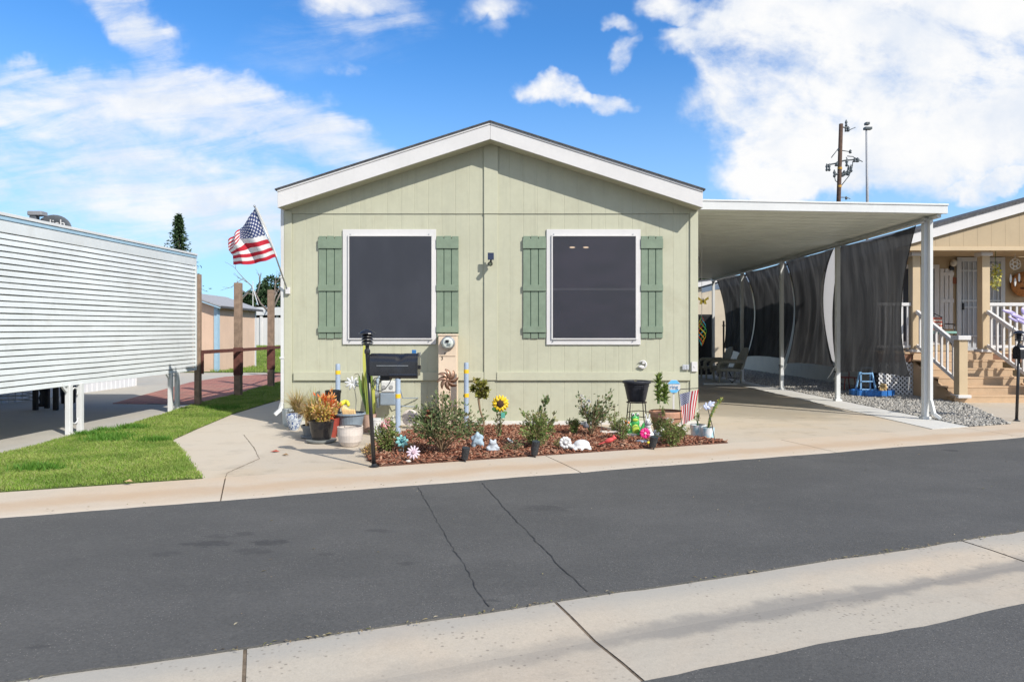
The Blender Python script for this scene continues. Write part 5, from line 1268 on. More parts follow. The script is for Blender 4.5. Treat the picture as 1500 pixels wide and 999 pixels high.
k = len(L_[0]); mb.add([p_ for a in L_ for p_ in a], [(i * k + j, i * k + (j + 1) % k, (i + 1) * k + (j + 1) % k, (i + 1) * k + j) for i in range(N) for j in range(k)] + [tuple(range(k - 1, -1, -1)), tuple(N * k + j for j in range(k))])
body = mb.build('body', m_mail, mo, smooth=False); body.data.polygons.foreach_set('use_smooth', [len(p_.vertices) == 4 for p_ in body.data.polygons])
md_ = body.modifiers.new('e', 'EDGE_SPLIT'); md_.split_angle = R(50)
MB().box(xa + .07, Yb - hw - .006, zm - .035, xb - .08, Yb - hw - .001, zm - .028).build('seam', m_steel, body)  # bright strip stands in for the highlight along the mailbox side
mb = MB(); A = arch(xb + .001, 0, .006); B = arch(xb + .016, 0, .006); k = len(A)
mb.add(A + B, [tuple(range(k - 1, -1, -1)), tuple(k + j for j in range(k))] + [(j, (j + 1) % k, k + (j + 1) % k, k + j) for j in range(k)]); dr = mb.build('door', m_mail, mo)
MB().box(xb + .017, Yb - .02, zm - .07, xb + .035, Yb + .02, zm - .03).build('handle', m_blk, dr)
mb = MB(); mb.tube([W(571, 549.5, Yb - .06), W(612, 549.5, Yb - .06)], .034, 14); mb.build('newspaper_tube', m_mail, mo, smooth=False)
a_ = W(558, 557, Yb); c_ = W(572, 547, Yb); MB().box(a_.x, Yb - .05, a_.z, c_.x, Yb + .05, z0_ - .002).build('bracket', m_dark, mo, bevel=.004)
q_ = W(539, 532, Yb); MB().box(q_.x, Yb - .03, q_.z - .1, xa + .001, Yb + .03, q_.z + .09).build('mount_plate', m_blk, mo)
fl = W(604.5, 518, Yb); MB().box(fl.x - .022, Yb + hw + .002, fl.z - .02, fl.x + .022, Yb + hw + .01, fl.z + .036).build('flag', M('ornament_blue', (.04, .16, .38), .5), mo, bevel=.003)  # small blue ornament, given the shape of a mailbox flag
MB().tube([W(613, 519, Yb), W(616, 516, Yb), W(615, 521, Yb), W(612, 525, Yb)], .006, 6).build('latch', m_steel, mo)
def curl(pts, rr=.0045): MB().tube([W(a, c, Yb - .02) for a, c in pts], rr, 6).build('scroll', m_blk, mo, smooth=True)
curl([(545, 568), (545, 560), (549, 554), (555, 553), (558, 557), (556, 562), (552, 562), (551, 559)])
curl([(546, 564), (549, 571), (556, 573), (564, 570), (570, 562), (574, 554)])
curl([(582, 553), (586, 555), (590, 552)], .004)
q2 = G(1489, 617); rt = W(1493.5, 513, q2.y)
ro = mailbox(q2, W(1493, 507, q2.y), 'black mailbox with lantern top at the right edge by the tan steps')
x0_ = W(1487, 520, q2.y).x
mb = MB(); L_ = []
for i in range(3):
    pts = []
    y_ = q2.y
    xx = x0_ + .02 + i * .24
    pts = [(xx, y_ - hw, W(0, 526, y_).z), (xx, y_ - hw, W(0, 514, y_).z)] + [(xx, y_ - hw * math.cos(math.pi * j / 10), W(0, 514, y_).z + .08 * math.sin(math.pi * j / 10)) for j in range(1, 10)] + [(xx, y_ + hw, W(0, 514, y_).z), (xx, y_ + hw, W(0, 526, y_).z)]
    L_.append(pts)
k = len(L_[0]); mb.add([p_ for a in L_ for p_ in a], [(i * k + j, i * k + (j + 1) % k, (i + 1) * k + (j + 1) % k, (i + 1) * k + j) for i in range(2) for j in range(k)] + [tuple(range(k - 1, -1, -1)), tuple(2 * k + j for j in range(k))])
mb.build('body', m_mail, ro)
lq = W(1488, 462, q2.y - .3); o = T('pinwheel', 'lilac pinwheel leaning over the right hand mailbox lantern', 'pinwheel', lq)
m_lil = M('lilac_film', (.42, .36, .62), .35, .1, 20, spec=.6)
for px, py, rx, rz_, dg in ((1478, 457, .11, .028, 14), (1491, 464, .13, .03, 22), (1499, 456, .06, .035, 70), (1496, 471, .09, .026, 28), (1484, 468, .09, .02, 30)):
    c_ = W(px, py, q2.y - .3); MB().ball(c_, (rx, .012, rz_), 12, rot=Matrix.Rotation(R(dg), 3, 'Y')).build('vane', m_lil, o, smooth=True)
MB().tube([lq, (lq.x + .02, lq.y + .1, lq.z - .3), (lq.x + .03, q2.y - .03, W(0, 500, q2.y).z)], .006, 6).build('stem', m_steel, o)

# ------------------------------------------------------------------ meters and bollards
em = T('electric_meter', 'cream electric meter cabinet with round glass meter against the green wall', 'electric meter', (fx(655.5), 9.98, LOT))
YM = 9.90
xa, xb = W(642, 0, YM).x, W(669, 0, YM).x; zt = W(0, 490.5, YM).z
MB().box(xa, YM, LOT, xb, F - .037, zt).build('cabinet', m_cream, em, bevel=.006)
MB().box(xa - .008, YM - .012, zt - .012, xb + .008, F - .04, zt + .012).build('lid', m_cream, em, bevel=.004)
MB().box(xa + .02, YM - .006, W(0, 522, YM).z, xb - .02, YM - .001, W(0, 521, YM).z).build('seam', M('cream_shadow_gap', (.35, .27, .2), .8), em)
c_ = W(656.5, 502.5, YM); rot = Matrix.Rotation(R(90), 3, 'X')
def disc(name, mat, c, prof, root, n=26):
    mb = MB().lathe(prof, (0, 0, 0), n); mb.v = [tuple(rot @ Vector(v_) + c) for v_ in mb.v]; return mb.build(name, mat, root)
mt_ = disc('meter', m_steel, c_, [(.100, 0), (.100, .03), (.085, .045), (.08, .045), (.0, .045)], em)
disc('dial', M('dial_face', (.58, .62, .58), .3), c_ - Vector((0, .045, 0)), [(.078, 0), (.078, .04), (.06, .06), (.0, .066)], mt_)
MB().box(c_.x - .025, YM - .125, c_.z + .01, c_.x + .02, YM - .105, c_.z + .045).build('display', m_dark, mt_)
MB().box(c_.x + .0, YM - .122, c_.z - .03, c_.x + .045, YM - .1, c_.z - .004).build('label_plate', M('grey_label', (.2, .24, .24), .5), mt_)
q_ = W(652, 517.5, YM); MB().cyl((q_.x, YM - .012, q_.z), (q_.x, YM, q_.z), .012, n=8).build('lock', m_dark, em)
text('3', .07, W(647.5, 525, YM - .003), m_dark, 'lettering', em)
gm = T('gas_meter', 'grey gas meter with white top plumbed low on the green wall behind the mailbox', 'gas meter', (fx(566), 9.9, .7))
m_gas = M('gas_grey', (.24, .29, .34), .5, .08, 6); m_gasw = M('gas_white', (.58, .58, .56), .5, .06, 6)
a_ = W(556, 594, 9.85); c_ = W(580, 575, 9.85); MB().box(a_.x, 9.85, a_.z, c_.x, 10.05, c_.z).build('body', m_gas, gm, bevel=.02)
a_ = W(558, 575, 9.84); c_ = W(578, 558, 9.84); MB().box(a_.x, 9.84, a_.z + .003, c_.x, 10.02, c_.z).build('index_cover', m_gasw, gm, bevel=.015)
for px in (562, 573): q_ = W(px, 567, 9.835); MB().cyl((q_.x, 9.828, q_.z), (q_.x, 9.839, q_.z), .028, n=12).build('dial', M('gas_dial', (.3, .3, .3), .3), gm)
MB().tube([W(554, 597, 9.9), W(553, 578, 9.9), W(553, 556, 9.95), W(556, 552, 10.1), W(556, 552, 10.2)], .022, 8).build('pipe', m_gas, gm, smooth=True)
MB().tube([W(548, 607, 9.7), W(548, 584, 9.7), W(550, 576, 9.8), W(556, 578, 9.9)], .02, 8).build('pipe', m_dark, gm, smooth=True)
MB().ball(W(549, 578, 9.72), (.07, .06, .06), 10).build('regulator', M('regulator_grey', (.15, .16, .17), .5), gm, smooth=True)
MB().tube([W(577, 558, 9.92), W(582, 553, 9.95), W(590, 583, 10.0), W(612, 583, 10.17), W(612, 583, 10.2)], .008, 8).build('pipe', m_gas, gm, smooth=True)
MB().tube([W(582, 594, 10.0), W(600, 595.5, 10.05), W(612, 595.5, 10.19)], .008, 8).build('pipe', m_gas, gm, smooth=True)
m_bol = M('bollard_blue_grey', (.33, .41, .52), .55, .08, 5, streak=.25); m_yel = M('yellow_band', (.78, .48, .02), .5, .05, 6)
def bollard(px, py, top, bands, lab, r_=.034):
    g_ = G(px, py); o = T('bollard', lab, 'bollard', g_, 'blue grey pipe bollards with yellow bands'); zt = CAMZ + (491 - top) / 1000 * g_.y
    MB().lathe([(r_, 0), (r_, zt - .03 - LOT), (r_ * .96, zt - .012 - LOT), (r_ * .93, zt - LOT)], g_, 18).build('pipe', m_bol, o)
    for a in bands:
        z_ = CAMZ + (491 - a) / 1000 * g_.y; MB().lathe([(r_ + .001, -.028), (r_ + .002, -.027), (r_ + .002, .027), (r_ + .001, .028)], (g_.x, g_.y, z_), 18).build('band', m_yel, o)
bollard(495, 627, 533, (545.5, 580), 'leftmost blue grey bollard, standing among the potted plants')
bollard(583, 638, 551, (580,), 'blue grey bollard directly below the mailbox, its top hidden behind it')
bollard(683, 628, 531, (544, 579), 'blue grey bollard between the cream meter cabinet and the tall succulent')

# ------------------------------------------------------------------ pots left of the mailbox
def pot(px, py, Y, prof, mat, name, lab, cat='pot', soil=None, n=28, group=None, facets=0):
    c_ = W(px, py, Y); c_.z = LOT
    o = T(name, lab, cat, c_, group)
    full = prof + [(prof[-1][0] - .015, prof[-1][1] + .001), (prof[-1][0] - .02, prof[-1][1] - .045)]
    mb = MB().lathe(full[:-1], c_, facets or n); mb.f = [f for f in mb.f if not (len(f) == (facets or n) and f[0] != (facets or n) - 1)]
    mb.add([], [])
    mb2 = MB(); k = facets or n
    mb.build('body', mat, o, smooth=False)
    r_ = prof[-1][0] - .014; z_ = prof[-1][1] - .03
    MB().lathe([(r_, z_ - .001), (r_ * .6, z_ + .008), (0.0001, z_ + .012)], c_, k).build('soil', soil or m_soilp, o)
    return o, c_
m_soilp = M('potting_soil', (.05, .035, .025), .95, .4, 30, .6, 60)
m_dry = island('dry_leaves', [(.48, .30, .10), (.55, .40, .16), (.36, .27, .07), (.28, .24, .05), (.60, .46, .24), (.40, .22, .10)], .7, .2, .25)
m_org = island('orange_leaves', [(.65, .14, .03), (.70, .26, .05), (.60, .07, .03), (.72, .40, .12), (.66, .34, .16), (.55, .06, .05)], .6, .2, .3)
m_tip = island('peach_leaves', [(.72, .46, .22), (.62, .40, .12), (.45, .42, .08), (.70, .34, .12), (.66, .52, .30)], .6, .2, .3)
m_grn = island('rose_leaves', [(.08, .13, .045), (.125, .18, .06), (.18, .23, .095), (.09, .145, .055), (.27, .28, .15), (.21, .15, .08)], .55, .35, .25)
m_grn2 = island('fresh_leaves', [(.12, .19, .04), (.18, .26, .06), (.25, .31, .10), (.13, .20, .06), (.32, .32, .14), (.22, .17, .08)], .55, .3, .3)
m_stem = M('green_brown_stem', (.22, .15, .09), .8, .2, 20); m_gst = M('green_stem', (.12, .19, .06), .6, .15, 20)
m_bw, b, p = newmat('blue_white_glaze'); P = b.pos()
vor = b.noise(P, 26, 3, .6, 1.5); b.l.new(b.mix(b.sstep(vor, .52, .56), (.55, .60, .65), (.05, .10, .26)), p.inputs['Base Color']); p.inputs['Roughness'].default_value = .2
def fronds(name, c, n, L, up, spread, mat, root, seed, wd=.012, curl=.6):
    """long arching blades from one point"""
    rg = np.random.default_rng(seed); a = rg.uniform(0, 6.283, n); l = L * rg.uniform(.5, 1.15, n); K = 6
    t = np.linspace(0, 1, K)[None, :, None]
    o_ = np.column_stack([np.cos(a), np.sin(a), np.zeros(n)])[:, None, :]
    sp = (spread * rg.uniform(.3, 1.2, n))[:, None, None]; u_ = np.array([0, 0, 1.])[None, None, :]
    base = np.array(c)[None, None, :] + o_ * (.02 * rg.uniform(0, 1, n))[:, None, None]
    ctr = base + o_ * sp * l[:, None, None] * t ** 1.3 + u_ * l[:, None, None] * (up * t - curl * (sp / max(spread, 1e-6)) * t ** 2.4 * up)
    sd = np.cross(o_, u_); w_ = wd * (1 - t ** 2 * .95) * (rg.uniform(.6, 1.3, n))[:, None, None]
    V = np.stack([ctr - sd * w_ / 2, ctr + sd * w_ / 2], 2).reshape(n, K * 2, 3)
    return bulk(name, V, [(2 * i, 2 * i + 1, 2 * i + 3, 2 * i + 2) for i in range(K - 1)], mat, root)
def plant(lab, cat, c, name='potted_plant', group=None): return T(name, lab, cat, c, group)

o, c_ = pot(431, 631, 9.6, [(.055, 0), (.075, .04), (.11, .15), (.118, .22), (.105, .235), (.11, .25)], m_bw, 'flower_pot', 'blue and white patterned ceramic pot at the corner of the green home')
o2 = plant('sprawling dry straw coloured grass in the blue and white pot', 'plant', c_ + Vector((.1, -.05, .23))); fronds('foliage', c_ + Vector((.04, 0, .22)), 260, .52, .9, .6, m_dry, o2, 1, .009)
fronds('twigs', c_ + Vector((.14, -.12, .22)), 60, .62, .95, .62, island('grey_twigs', [(.22, .16, .10), (.32, .24, .15), (.18, .14, .09)], .9, .1), o2, 2, .004, .5)
o, c_ = pot(422, 627, 9.95, [(.05, 0), (.075, .05), (.085, .24), (.09, .26)], M('pale_grey_glaze', (.45, .50, .52), .4), 'flower_pot', 'plain pale grey pot half hidden behind the blue and white pot')
m_gry = M('grey_plastic', (.17, .185, .20), .55, .1, 8)
o, c_ = pot(456, 643, 8.88, [(.085, 0), (.09, .02), (.115, .13), (.128, .131), (.13, .165)], m_gry, 'flower_pot', 'slate grey plastic pot holding the bushy tan plant')
mb = MB().lathe([(.10, 0), (.135, .012), (.135, .03), (.12, .031)], c_, 26); mb.build('saucer', m_gry, o)
o2 = plant('bushy tan and olive plant spilling out of the slate grey pot', 'plant', c_ + Vector((0, 0, .16)))
fronds('foliage', c_ + Vector((0, 0, .15)), 330, .44, 1.1, .62, m_dry, o2, 4, .015, .65)
fronds('young_leaves', c_ + Vector((.03, .05, .15)), 170, .54, 1.1, .42, island('olive_leaves', [(.22, .22, .04), (.32, .28, .06), (.16, .18, .04)], .6, .2, .3), o2, 5, .010, .5)
fronds('dry_bract', c_ + Vector((-.03, -.08, .16)), 7, .30, 1.0, .25, island('pale_bract', [(.65, .48, .24), (.60, .42, .2)], .7), o2, 6, .028, .2)
m_bk = M('black_glaze', (.012, .011, .012), .18, .2, 9, spec=.7)
o, c_ = pot(471, 650, 8.5, [(.105, .03), (.115, .05), (.140, .17), (.150, .25), (.156, .27)], m_bk, 'flower_pot', 'glossy black pot in a grey saucer in front of the orange leaved plant')
MB().lathe([(.15, 0), (.18, .015), (.185, .035), (.165, .036)], c_, 30).build('saucer', M('saucer_grey', (.20, .21, .20), .7), o)
o2 = plant('orange to peach leaved plant crowding the glossy black pot', 'plant', c_ + Vector((0, 0, .24)))
shrub(T('tmp', 'x', 'x', c_ + Vector((0, 0, .24))), .24, .34, 2, 2, .02, m_tip, m_stem, 3) if False else None
shrub(o2, .27, .40, 11, 620, .055, m_tip, m_stem, 31, low=.1, twig=.004, aspect=.42)
o, c_ = pot(482, 641, 8.85, [(.085, 0), (.12, .12), (.135, .24), (.14, .26)], M('rust_red_glaze', (.30, .05, .035), .3, spec=.6), 'flower_pot', 'rust red glazed pot just behind the glossy black pot')
o2 = plant('fiery orange and red leaved plant in the rust red pot', 'plant', c_ + Vector((0, 0, .24))); shrub(o2, .36, .40, 12, 700, .055, m_org, m_stem, 32, low=.15, twig=.004, aspect=.42)
m_bg = M('blue_grey_glaze', (.19, .235, .28), .45, .15, 7, .15, 30)
o, c_ = pot(513, 640, 9.0, [(.12, 0), (.135, .03), (.165, .2), (.185, .285), (.205, .29), (.20, .31)], m_bg, 'flower_pot', 'wide blue grey pot holding the yellow crested succulent')
o2 = plant('yellow and peach crested succulent in the wide blue grey pot', 'succulent', c_ + Vector((-.02, 0, .28)))
mb = MB(); rg = np.random.default_rng(5)
for i in range(11):
    a = -1.1 + .22 * i; mb.ball((c_.x - .06 + .05 * math.sin(a * 1.2), c_.y - .03 + .02 * math.cos(3 * a), c_.z + .40 + .05 * math.cos(a)), (.022, .03, .035), 10)
mb.build('crest', M('acid_yellow', (.60, .58, .05), .5, .2, 30), o2, smooth=True, remesh=.008)
mb = MB()
for i in range(6): mb.tube([(c_.x - .06 + .028 * i, c_.y - .08, c_.z + .27), (c_.x - .07 + .03 * i - .01, c_.y - .085, c_.z + .36), (c_.x - .07 + .022 * i, c_.y - .06, c_.z + .42 - .018 * i)], [.02, .018, .008], 8)
mb.build('stalk', M('peach_stalk', (.68, .46, .22), .6, .15, 20), o2, smooth=True, remesh=.008)
m_bowl = M('off_white_stoneware', (.58, .52, .47), .6, .08, 10, .1, 60, dirt=((.38, .32, .27), .35))
o, c_ = pot(513, 656, 8.2, [(.085, 0), (.10, .008), (.135, .06), (.150, .14), (.150, .215), (.153, .235)], m_bowl, 'flower_pot', 'off white round bowl planter in front of the wide blue grey pot')
o2 = plant('few withered grey stems in the off white bowl planter', 'plant', c_ + Vector((0, 0, .21))); fronds('stems', c_ + Vector((-.05, -.05, .205)), 26, .09, .5, .9, island('withered', [(.2, .17, .15), (.32, .28, .25)], .9), o2, 9, .01, .3)
o, c_ = pot(488, 630, 9.55, [(.075, 0), (.085, .2), (.105, .52), (.112, .53), (.112, .56)], m_dark, 'flower_pot', 'tall black pot against the green wall behind the leftmost bollard')
o, c_ = pot(541, 627, 9.4, [(.08, 0), (.09, .12), (.105, .24), (.11, .25)], M('pink_clay', (.50, .34, .27), .8, .1, 10), 'flower_pot', 'pinkish clay pot holding the tall blade leaved plant left of the mailbox post')
o2 = plant('tall snake plant with yellow edged blade leaves behind the mailbox post', 'plant', c_ + Vector((0, 0, .22)))
m_snk = island('snake_plant_leaves', [(.42, .44, .06), (.20, .27, .05), (.50, .48, .10), (.28, .34, .07), (.10, .17, .04)], .4, .4, .15)
K = 12; V = []
for bx_, by_, tx, tz, wd in ((0, 0, -.08, 1.10, .042), (.02, .03, -.03, .93, .05), (-.02, .02, -.14, .58, .04), (.01, -.03, .0, .80, .04), (.03, .0, .05, .45, .035), (-.01, .03, -.10, .62, .035), (.0, -.02, -.02, .70, .05)):
    row = []
    for i in range(K):
        t = i / (K - 1); w_ = wd * (math.sin(math.pi * min(1, .25 + .75 * t)) ** .7 if t < 1 else 0) ; tw = .5 * t
        x_, y_, z_ = c_.x + bx_ + tx * t ** 1.4 + .012 * math.sin(t * 7), c_.y + by_, c_.z + .20 + tz * t
        row += [(x_ - w_ * math.cos(tw), y_ - w_ * math.sin(tw), z_), (x_ + w_ * math.cos(tw), y_ + w_ * math.sin(tw), z_)]
    V.append(row)
bulk('leaves', np.array(V), [(2 * i, 2 * i + 1, 2 * i + 3, 2 * i + 2) for i in range(K - 1)], m_snk, o2)
g_ = W(541, 620, 9.1); o = T('bucket', 'pale bucket between the blue grey pot and the mailbox post', 'bucket', (g_.x + .08, 9.1, LOT))
MB().lathe([(.07, 0), (.085, .2), (.09, .205), (.088, .22)], (g_.x + .10, 9.1, LOT), 20).build('body', m_gasw, o)
wo = W(516, 561, 9.5); o = T('garden_spinner', 'silver white metal spinner among the pots under the left window', 'garden spinner', (wo.x + .02, 9.5, LOT))
MB().tube([(wo.x + .03, 9.5, LOT), (wo.x + .05, 9.52, .45), (wo.x + .02, 9.5, wo.z + .0)], .005, 6).build('stake', m_steel, o)
MB().tube([W(519, 549, 9.5), W(524, 547, 9.5), W(527, 552, 9.5), W(525, 562, 9.5), W(520, 568, 9.5)], .004, 6).build('hoop', m_dark, o)
for i in range(9):
    a = .2 + i * .698; e = wo + Vector((.10 * math.cos(a), -.02, .085 * math.sin(a)))
    MB().ball(wo.lerp(e, .6), (.05, .010, .017), 10, rot=Matrix.Rotation(-a, 3, 'Y')).build('blade', m_alu, o, smooth=True)
# ------------------------------------------------------------------ flower bed plants
def at(px, py): return G(px, py, BZ)
def bush(px, py, h, w_, lab, mat, seed, n=420, ls=.035, nst=9, name='shrub', cat='shrub', **kw):
    o = T(name, lab, cat, at(px, py)); shrub(o, h, w_, nst, n, ls, mat, m_stem, seed, **kw); return o
def bloom(root, c, r_, mat, seed, n=26, name='blossom'):
    rg = np.random.default_rng(seed); d = rg.normal(0, 1, (n, 3)); d[:, 1] -= .6; d /= np.linalg.norm(d, axis=1)[:, None]
    return bulk(name, leaves(np.array(c)[None] + d * r_ * .35, d, r_, rg, .9), LEAF_F, mat, root)
m_pink = island('pink_petals', [(.75, .35, .36), (.80, .50, .50), (.70, .28, .30)], .6, .2, .3); m_wht = island('white_petals', [(.75, .74, .70), (.80, .78, .72), (.66, .66, .6)], .6, .2, .3)
o = bush(566, 662, .38, .36, 'green rose bush with one pink bloom just right of the mailbox post', m_grn2, 41, 1300, .034, 14, 'rose_bush')
bloom(o, W(564, 621, o.location.y - .05), .055, m_pink, 1); 
for i, (px, py) in enumerate(((556, 633), (575, 612), (580, 640))): bloom(o, W(px, py, o.location.y - .02), .025, m_wht, i + 3, 12)
o = bush(647, 664, .64, .82, 'largest rose bush, bare stemmed below, in front of the cream meter cabinet', m_grn, 42, 2300, .046, 20, 'rose_bush', low=.40, twig=.010, bare=.30)
bloom(o, W(631, 606, o.location.y), .05, island('dried_bloom', [(.16, .05, .03), (.22, .08, .05)], .8), 7, name='withered_blossom')
o = bush(688, 640, .30, .24, 'small leafy shrub at the foot of the rightmost bollard', m_grn, 43, 260, .035, 6)
o = bush(632, 640, .14, .5, 'low sprawling brownish groundcover clump behind the largest rose bush', island('tawny_leaves', [(.2, .12, .05), (.26, .15, .07), (.12, .11, .04)], .8, .1), 44, 420, .03, 10)
# tree-like succulent with rosettes
a0 = at(707, 641); o = T('tree_succulent', 'tall succulent with olive rosettes on a bare stem beside the rightmost bollard', 'succulent', a0)
hd = W(703, 569, a0.y)
MB().tube([a0, W(709, 618, a0.y), W(703, 600, a0.y), W(701, 585, a0.y), hd], [.014, .013, .013, .015, .012], 8).build('stem', m_stem, o, smooth=True)
mr = island('olive_rosette', [(.12, .14, .02), (.20, .20, .03), (.09, .10, .02), (.26, .24, .05), (.15, .11, .03)], .45, .4, .1)
rg = np.random.default_rng(6); V = []
for i in range(15):
    cc = np.array([hd.x + rg.normal(0, .055), hd.y + rg.normal(0, .05), hd.z + rg.normal(0, .055)]); cc = np.clip(cc, np.array(hd) - .10, np.array(hd) + .10)
    nrm = cc - np.array(hd) + np.array([0, -.05, .03]); nrm /= np.linalg.norm(nrm) + 1e-9
    d = rg.normal(0, 1, (26, 3)); d -= (d @ nrm)[:, None] * nrm * .8; d /= np.linalg.norm(d, axis=1)[:, None]
    V.append(leaves(np.repeat(cc[None], 26, 0), d + nrm * .35, .062, rg, .5))
bulk('rosettes', np.vstack(V), LEAF_F, mr, o)
shrub(T('young_shrub', 'small green shoot at the foot of the tall succulent', 'shrub', at(702, 645)), .26, .16, 6, 190, .035, m_grn, m_stem, 45)
o = bush(786, 655, .42, .46, 'mid green shrub with one tall sprig left of the turtle statue', m_grn2, 46, 1300, .038, 14, bare=.10)
a0 = at(793, 652); o = T('rose_sprig', 'tall upright rose sprig rising out of the mid green shrub', 'rose', a0)
shrub(o, .62, .20, 5, 150, .055, m_grn, m_stem, 47, low=.3, asym=[(.07, .62), (.03, .52), (.16, .38)], aspect=.7)
o = bush(841, 636, .21, .22, 'small rounded light green shrub beside the solar stake', m_grn2, 48, 800, .028, 10)
a0 = at(866, 638); o = T('rose_bush', 'leaning rose bush with white blooms left of the black planter', 'rose', a0)
shrub(o, .50, .56, 10, 760, .044, m_grn, m_stem, 49, low=.35, bare=.28, asym=[(-.15, .46), (.22, .50), (.10, .52), (.30, .40)], aspect=.65, twig=.009)
for i, (px, py) in enumerate(((853, 582), (856, 592), (851, 598), (858, 603), (862, 590))): bloom(o, W(px, py, a0.y - .04), .035, m_wht if i < 3 else island('grey_petals', [(.3, .31, .33), (.5, .5, .52)], .6), 60 + i, 14)
o = bush(912, 645, .30, .30, 'wispy green shrub in front of the frog figure', m_grn2, 50, 620, .030, 12)
o = bush(898, 632, .34, .26, 'dry twiggy shrub against the wall left of the frog figure', m_grn2, 51, 380, .026, 9)
o = bush(986, 652, .27, .42, 'dense low shrub with pale blossoms in front of the terracotta pot', m_grn2, 52, 1400, .030, 16)
for i, (px, py) in enumerate(((985, 616), (977, 613), (1003, 628), (995, 622), (970, 628))): bloom(o, W(px, py, o.location.y - .05), .022, m_wht, 80 + i, 10)
o = bush(970, 640, .36, .26, 'taller loose shrub between the rabbit statue and the terracotta pot', m_grn2, 53, 560, .032, 10)
o = bush(823, 655, .08, .30, 'thin grassy groundcover left of the turtle statue', m_grn2, 54, 160, .02, 8)
o = bush(600, 662, .08, .22, 'yellowing groundcover under the turquoise flower stake', m_dry, 55, 160, .022, 7)
o = bush(540, 668, .12, .20, 'dry brown weed at the bed corner by the mailbox post', m_dry, 56, 170, .026, 7)
o = bush(750, 660, .10, .3, 'sparse low weed in the mulch left of the middle spotlight', m_grn, 57, 150, .024, 7)

# stakes, spinners and signs
def flower_stake(px, py, bpx, bpy_, r_, n, col, lab, petal, heart, wd=.4):
    g_ = at(bpx, bpy_); c_ = W(px, py, g_.y - .01); o = T('flower_stake', lab, 'garden ornament', g_, 'metal flower garden stakes')
    MB().tube([g_, g_.lerp(c_, .5) + Vector((.004, .012, 0)), c_ + Vector((0, .012, 0))], .004, 6).build('stake', m_steel, o)
    for i in range(n):
        a = 2 * math.pi * i / n + .2; e = c_ + Vector((math.cos(a), -.15, math.sin(a))) * r_ * .6
        MB().ball(e, (r_ * .46, .007, r_ * wd), 10, rot=Matrix.Rotation(-a, 3, 'Y')).build('petal', petal, o, smooth=True)
    MB().ball(c_ + Vector((0, -.015, 0)), (r_ * .26, .012, r_ * .26), 12).build('flower_centre', heart, o, smooth=True)
    return o
m_tq = M('turquoise_enamel', (.25, .55, .53), .35, .12, 30); m_li = M('lilac_enamel', (.66, .55, .64), .4, .1, 30)
flower_stake(589, 646, 591, 664, .072, 8, 0, 'turquoise flower stake at the left end of the bed', m_tq, M('teal_centre', (.03, .14, .17), .4), .26)
flower_stake(605.5, 662.5, 605.5, 676, .072, 11, 0, 'pale lilac daisy stake at the kerb edge of the bed', m_li, M('lilac_centre', (.4, .28, .33), .4), .15)
q_ = at(601, 677); o = T('pebble', 'pale pebble at the foot of the lilac daisy stake', 'pebble', q_); MB().ball(q_ + Vector((-.02, 0, .012)), (.03, .02, .014), 10).build('stone', m_bowl, o, smooth=True)
for px, py, lb in ((586, 660, 'small grey pebble left of the turquoise flower stake stem'), (597, 659, 'rounded grey pebble right of the turquoise flower stake stem')):
    q_ = at(px, py + 2); o = T('pebble', lb, 'pebble', q_); MB().ball(q_ + Vector((0, 0, .02)), (.026, .022, .022), 10).build('stone', M('pebble_grey', (.32, .32, .28), .8), o, smooth=True)
sg_ = at(733, 640); c_ = W(733, 591, sg_.y); o = T('sunflower', 'big yellow metal sunflower in the middle of the flower bed', 'garden ornament', sg_)
m_sy = M('sunflower_yellow', (.80, .55, .03), .45, .15, 25)
for ring, (nn_, rr, yo) in enumerate(((15, .074, 0), (13, .062, -.014))):
    for i in range(nn_):
        a = 2 * math.pi * (i + .5 * ring) / nn_; e = c_ + Vector((math.cos(a) * rr, yo - .01 * math.cos(3 * i), math.sin(a) * rr)); MB().ball(e, (.04, .006, .018), 8, rot=Matrix.Rotation(-a, 3, 'Y')).build('petal', m_sy, o, smooth=True)
MB().ball(c_ + Vector((0, -.02, 0)), (.05, .02, .05), 16).build('flower_centre', M('seed_brown', (.07, .035, .02), .9, .3, 90, .8, 120), o, smooth=True)
MB().tube([sg_, (sg_.x + .01, sg_.y, .3), c_ + Vector((0, .02, 0))], .006, 6).build('stem', m_gst, o)
for px, py, dg in ((726, 600, 20), (738, 606, -30)): MB().ball(W(px, py, sg_.y), (.05, .008, .03), 10, rot=Matrix.Rotation(R(dg), 3, 'Y')).build('leaf', M('sunflower_leaf', (.08, .20, .05), .6), o, smooth=True)
MB().box(c_.x + .01, sg_.y - .03, W(0, 612, sg_.y).z, c_.x + .06, sg_.y - .025, W(0, 604, sg_.y).z).build('tag', M('teal_tag', (.10, .38, .30), .5), o)
shrub(T('climbing_shoot', 'leafy green shoot around the sunflower stem', 'shrub', at(731, 640)), .36, .16, 6, 150, .035, m_grn, m_stem, 61, low=.2)
cs = at(662, 634); c_ = W(656, 556, cs.y); o = T('copper_spinner', 'copper wind spinner with curved blades in front of the cream meter cabinet', 'garden spinner', cs)
m_cop = M('aged_copper', (.38, .23, .16), .38, .2, 20, metal=.6)
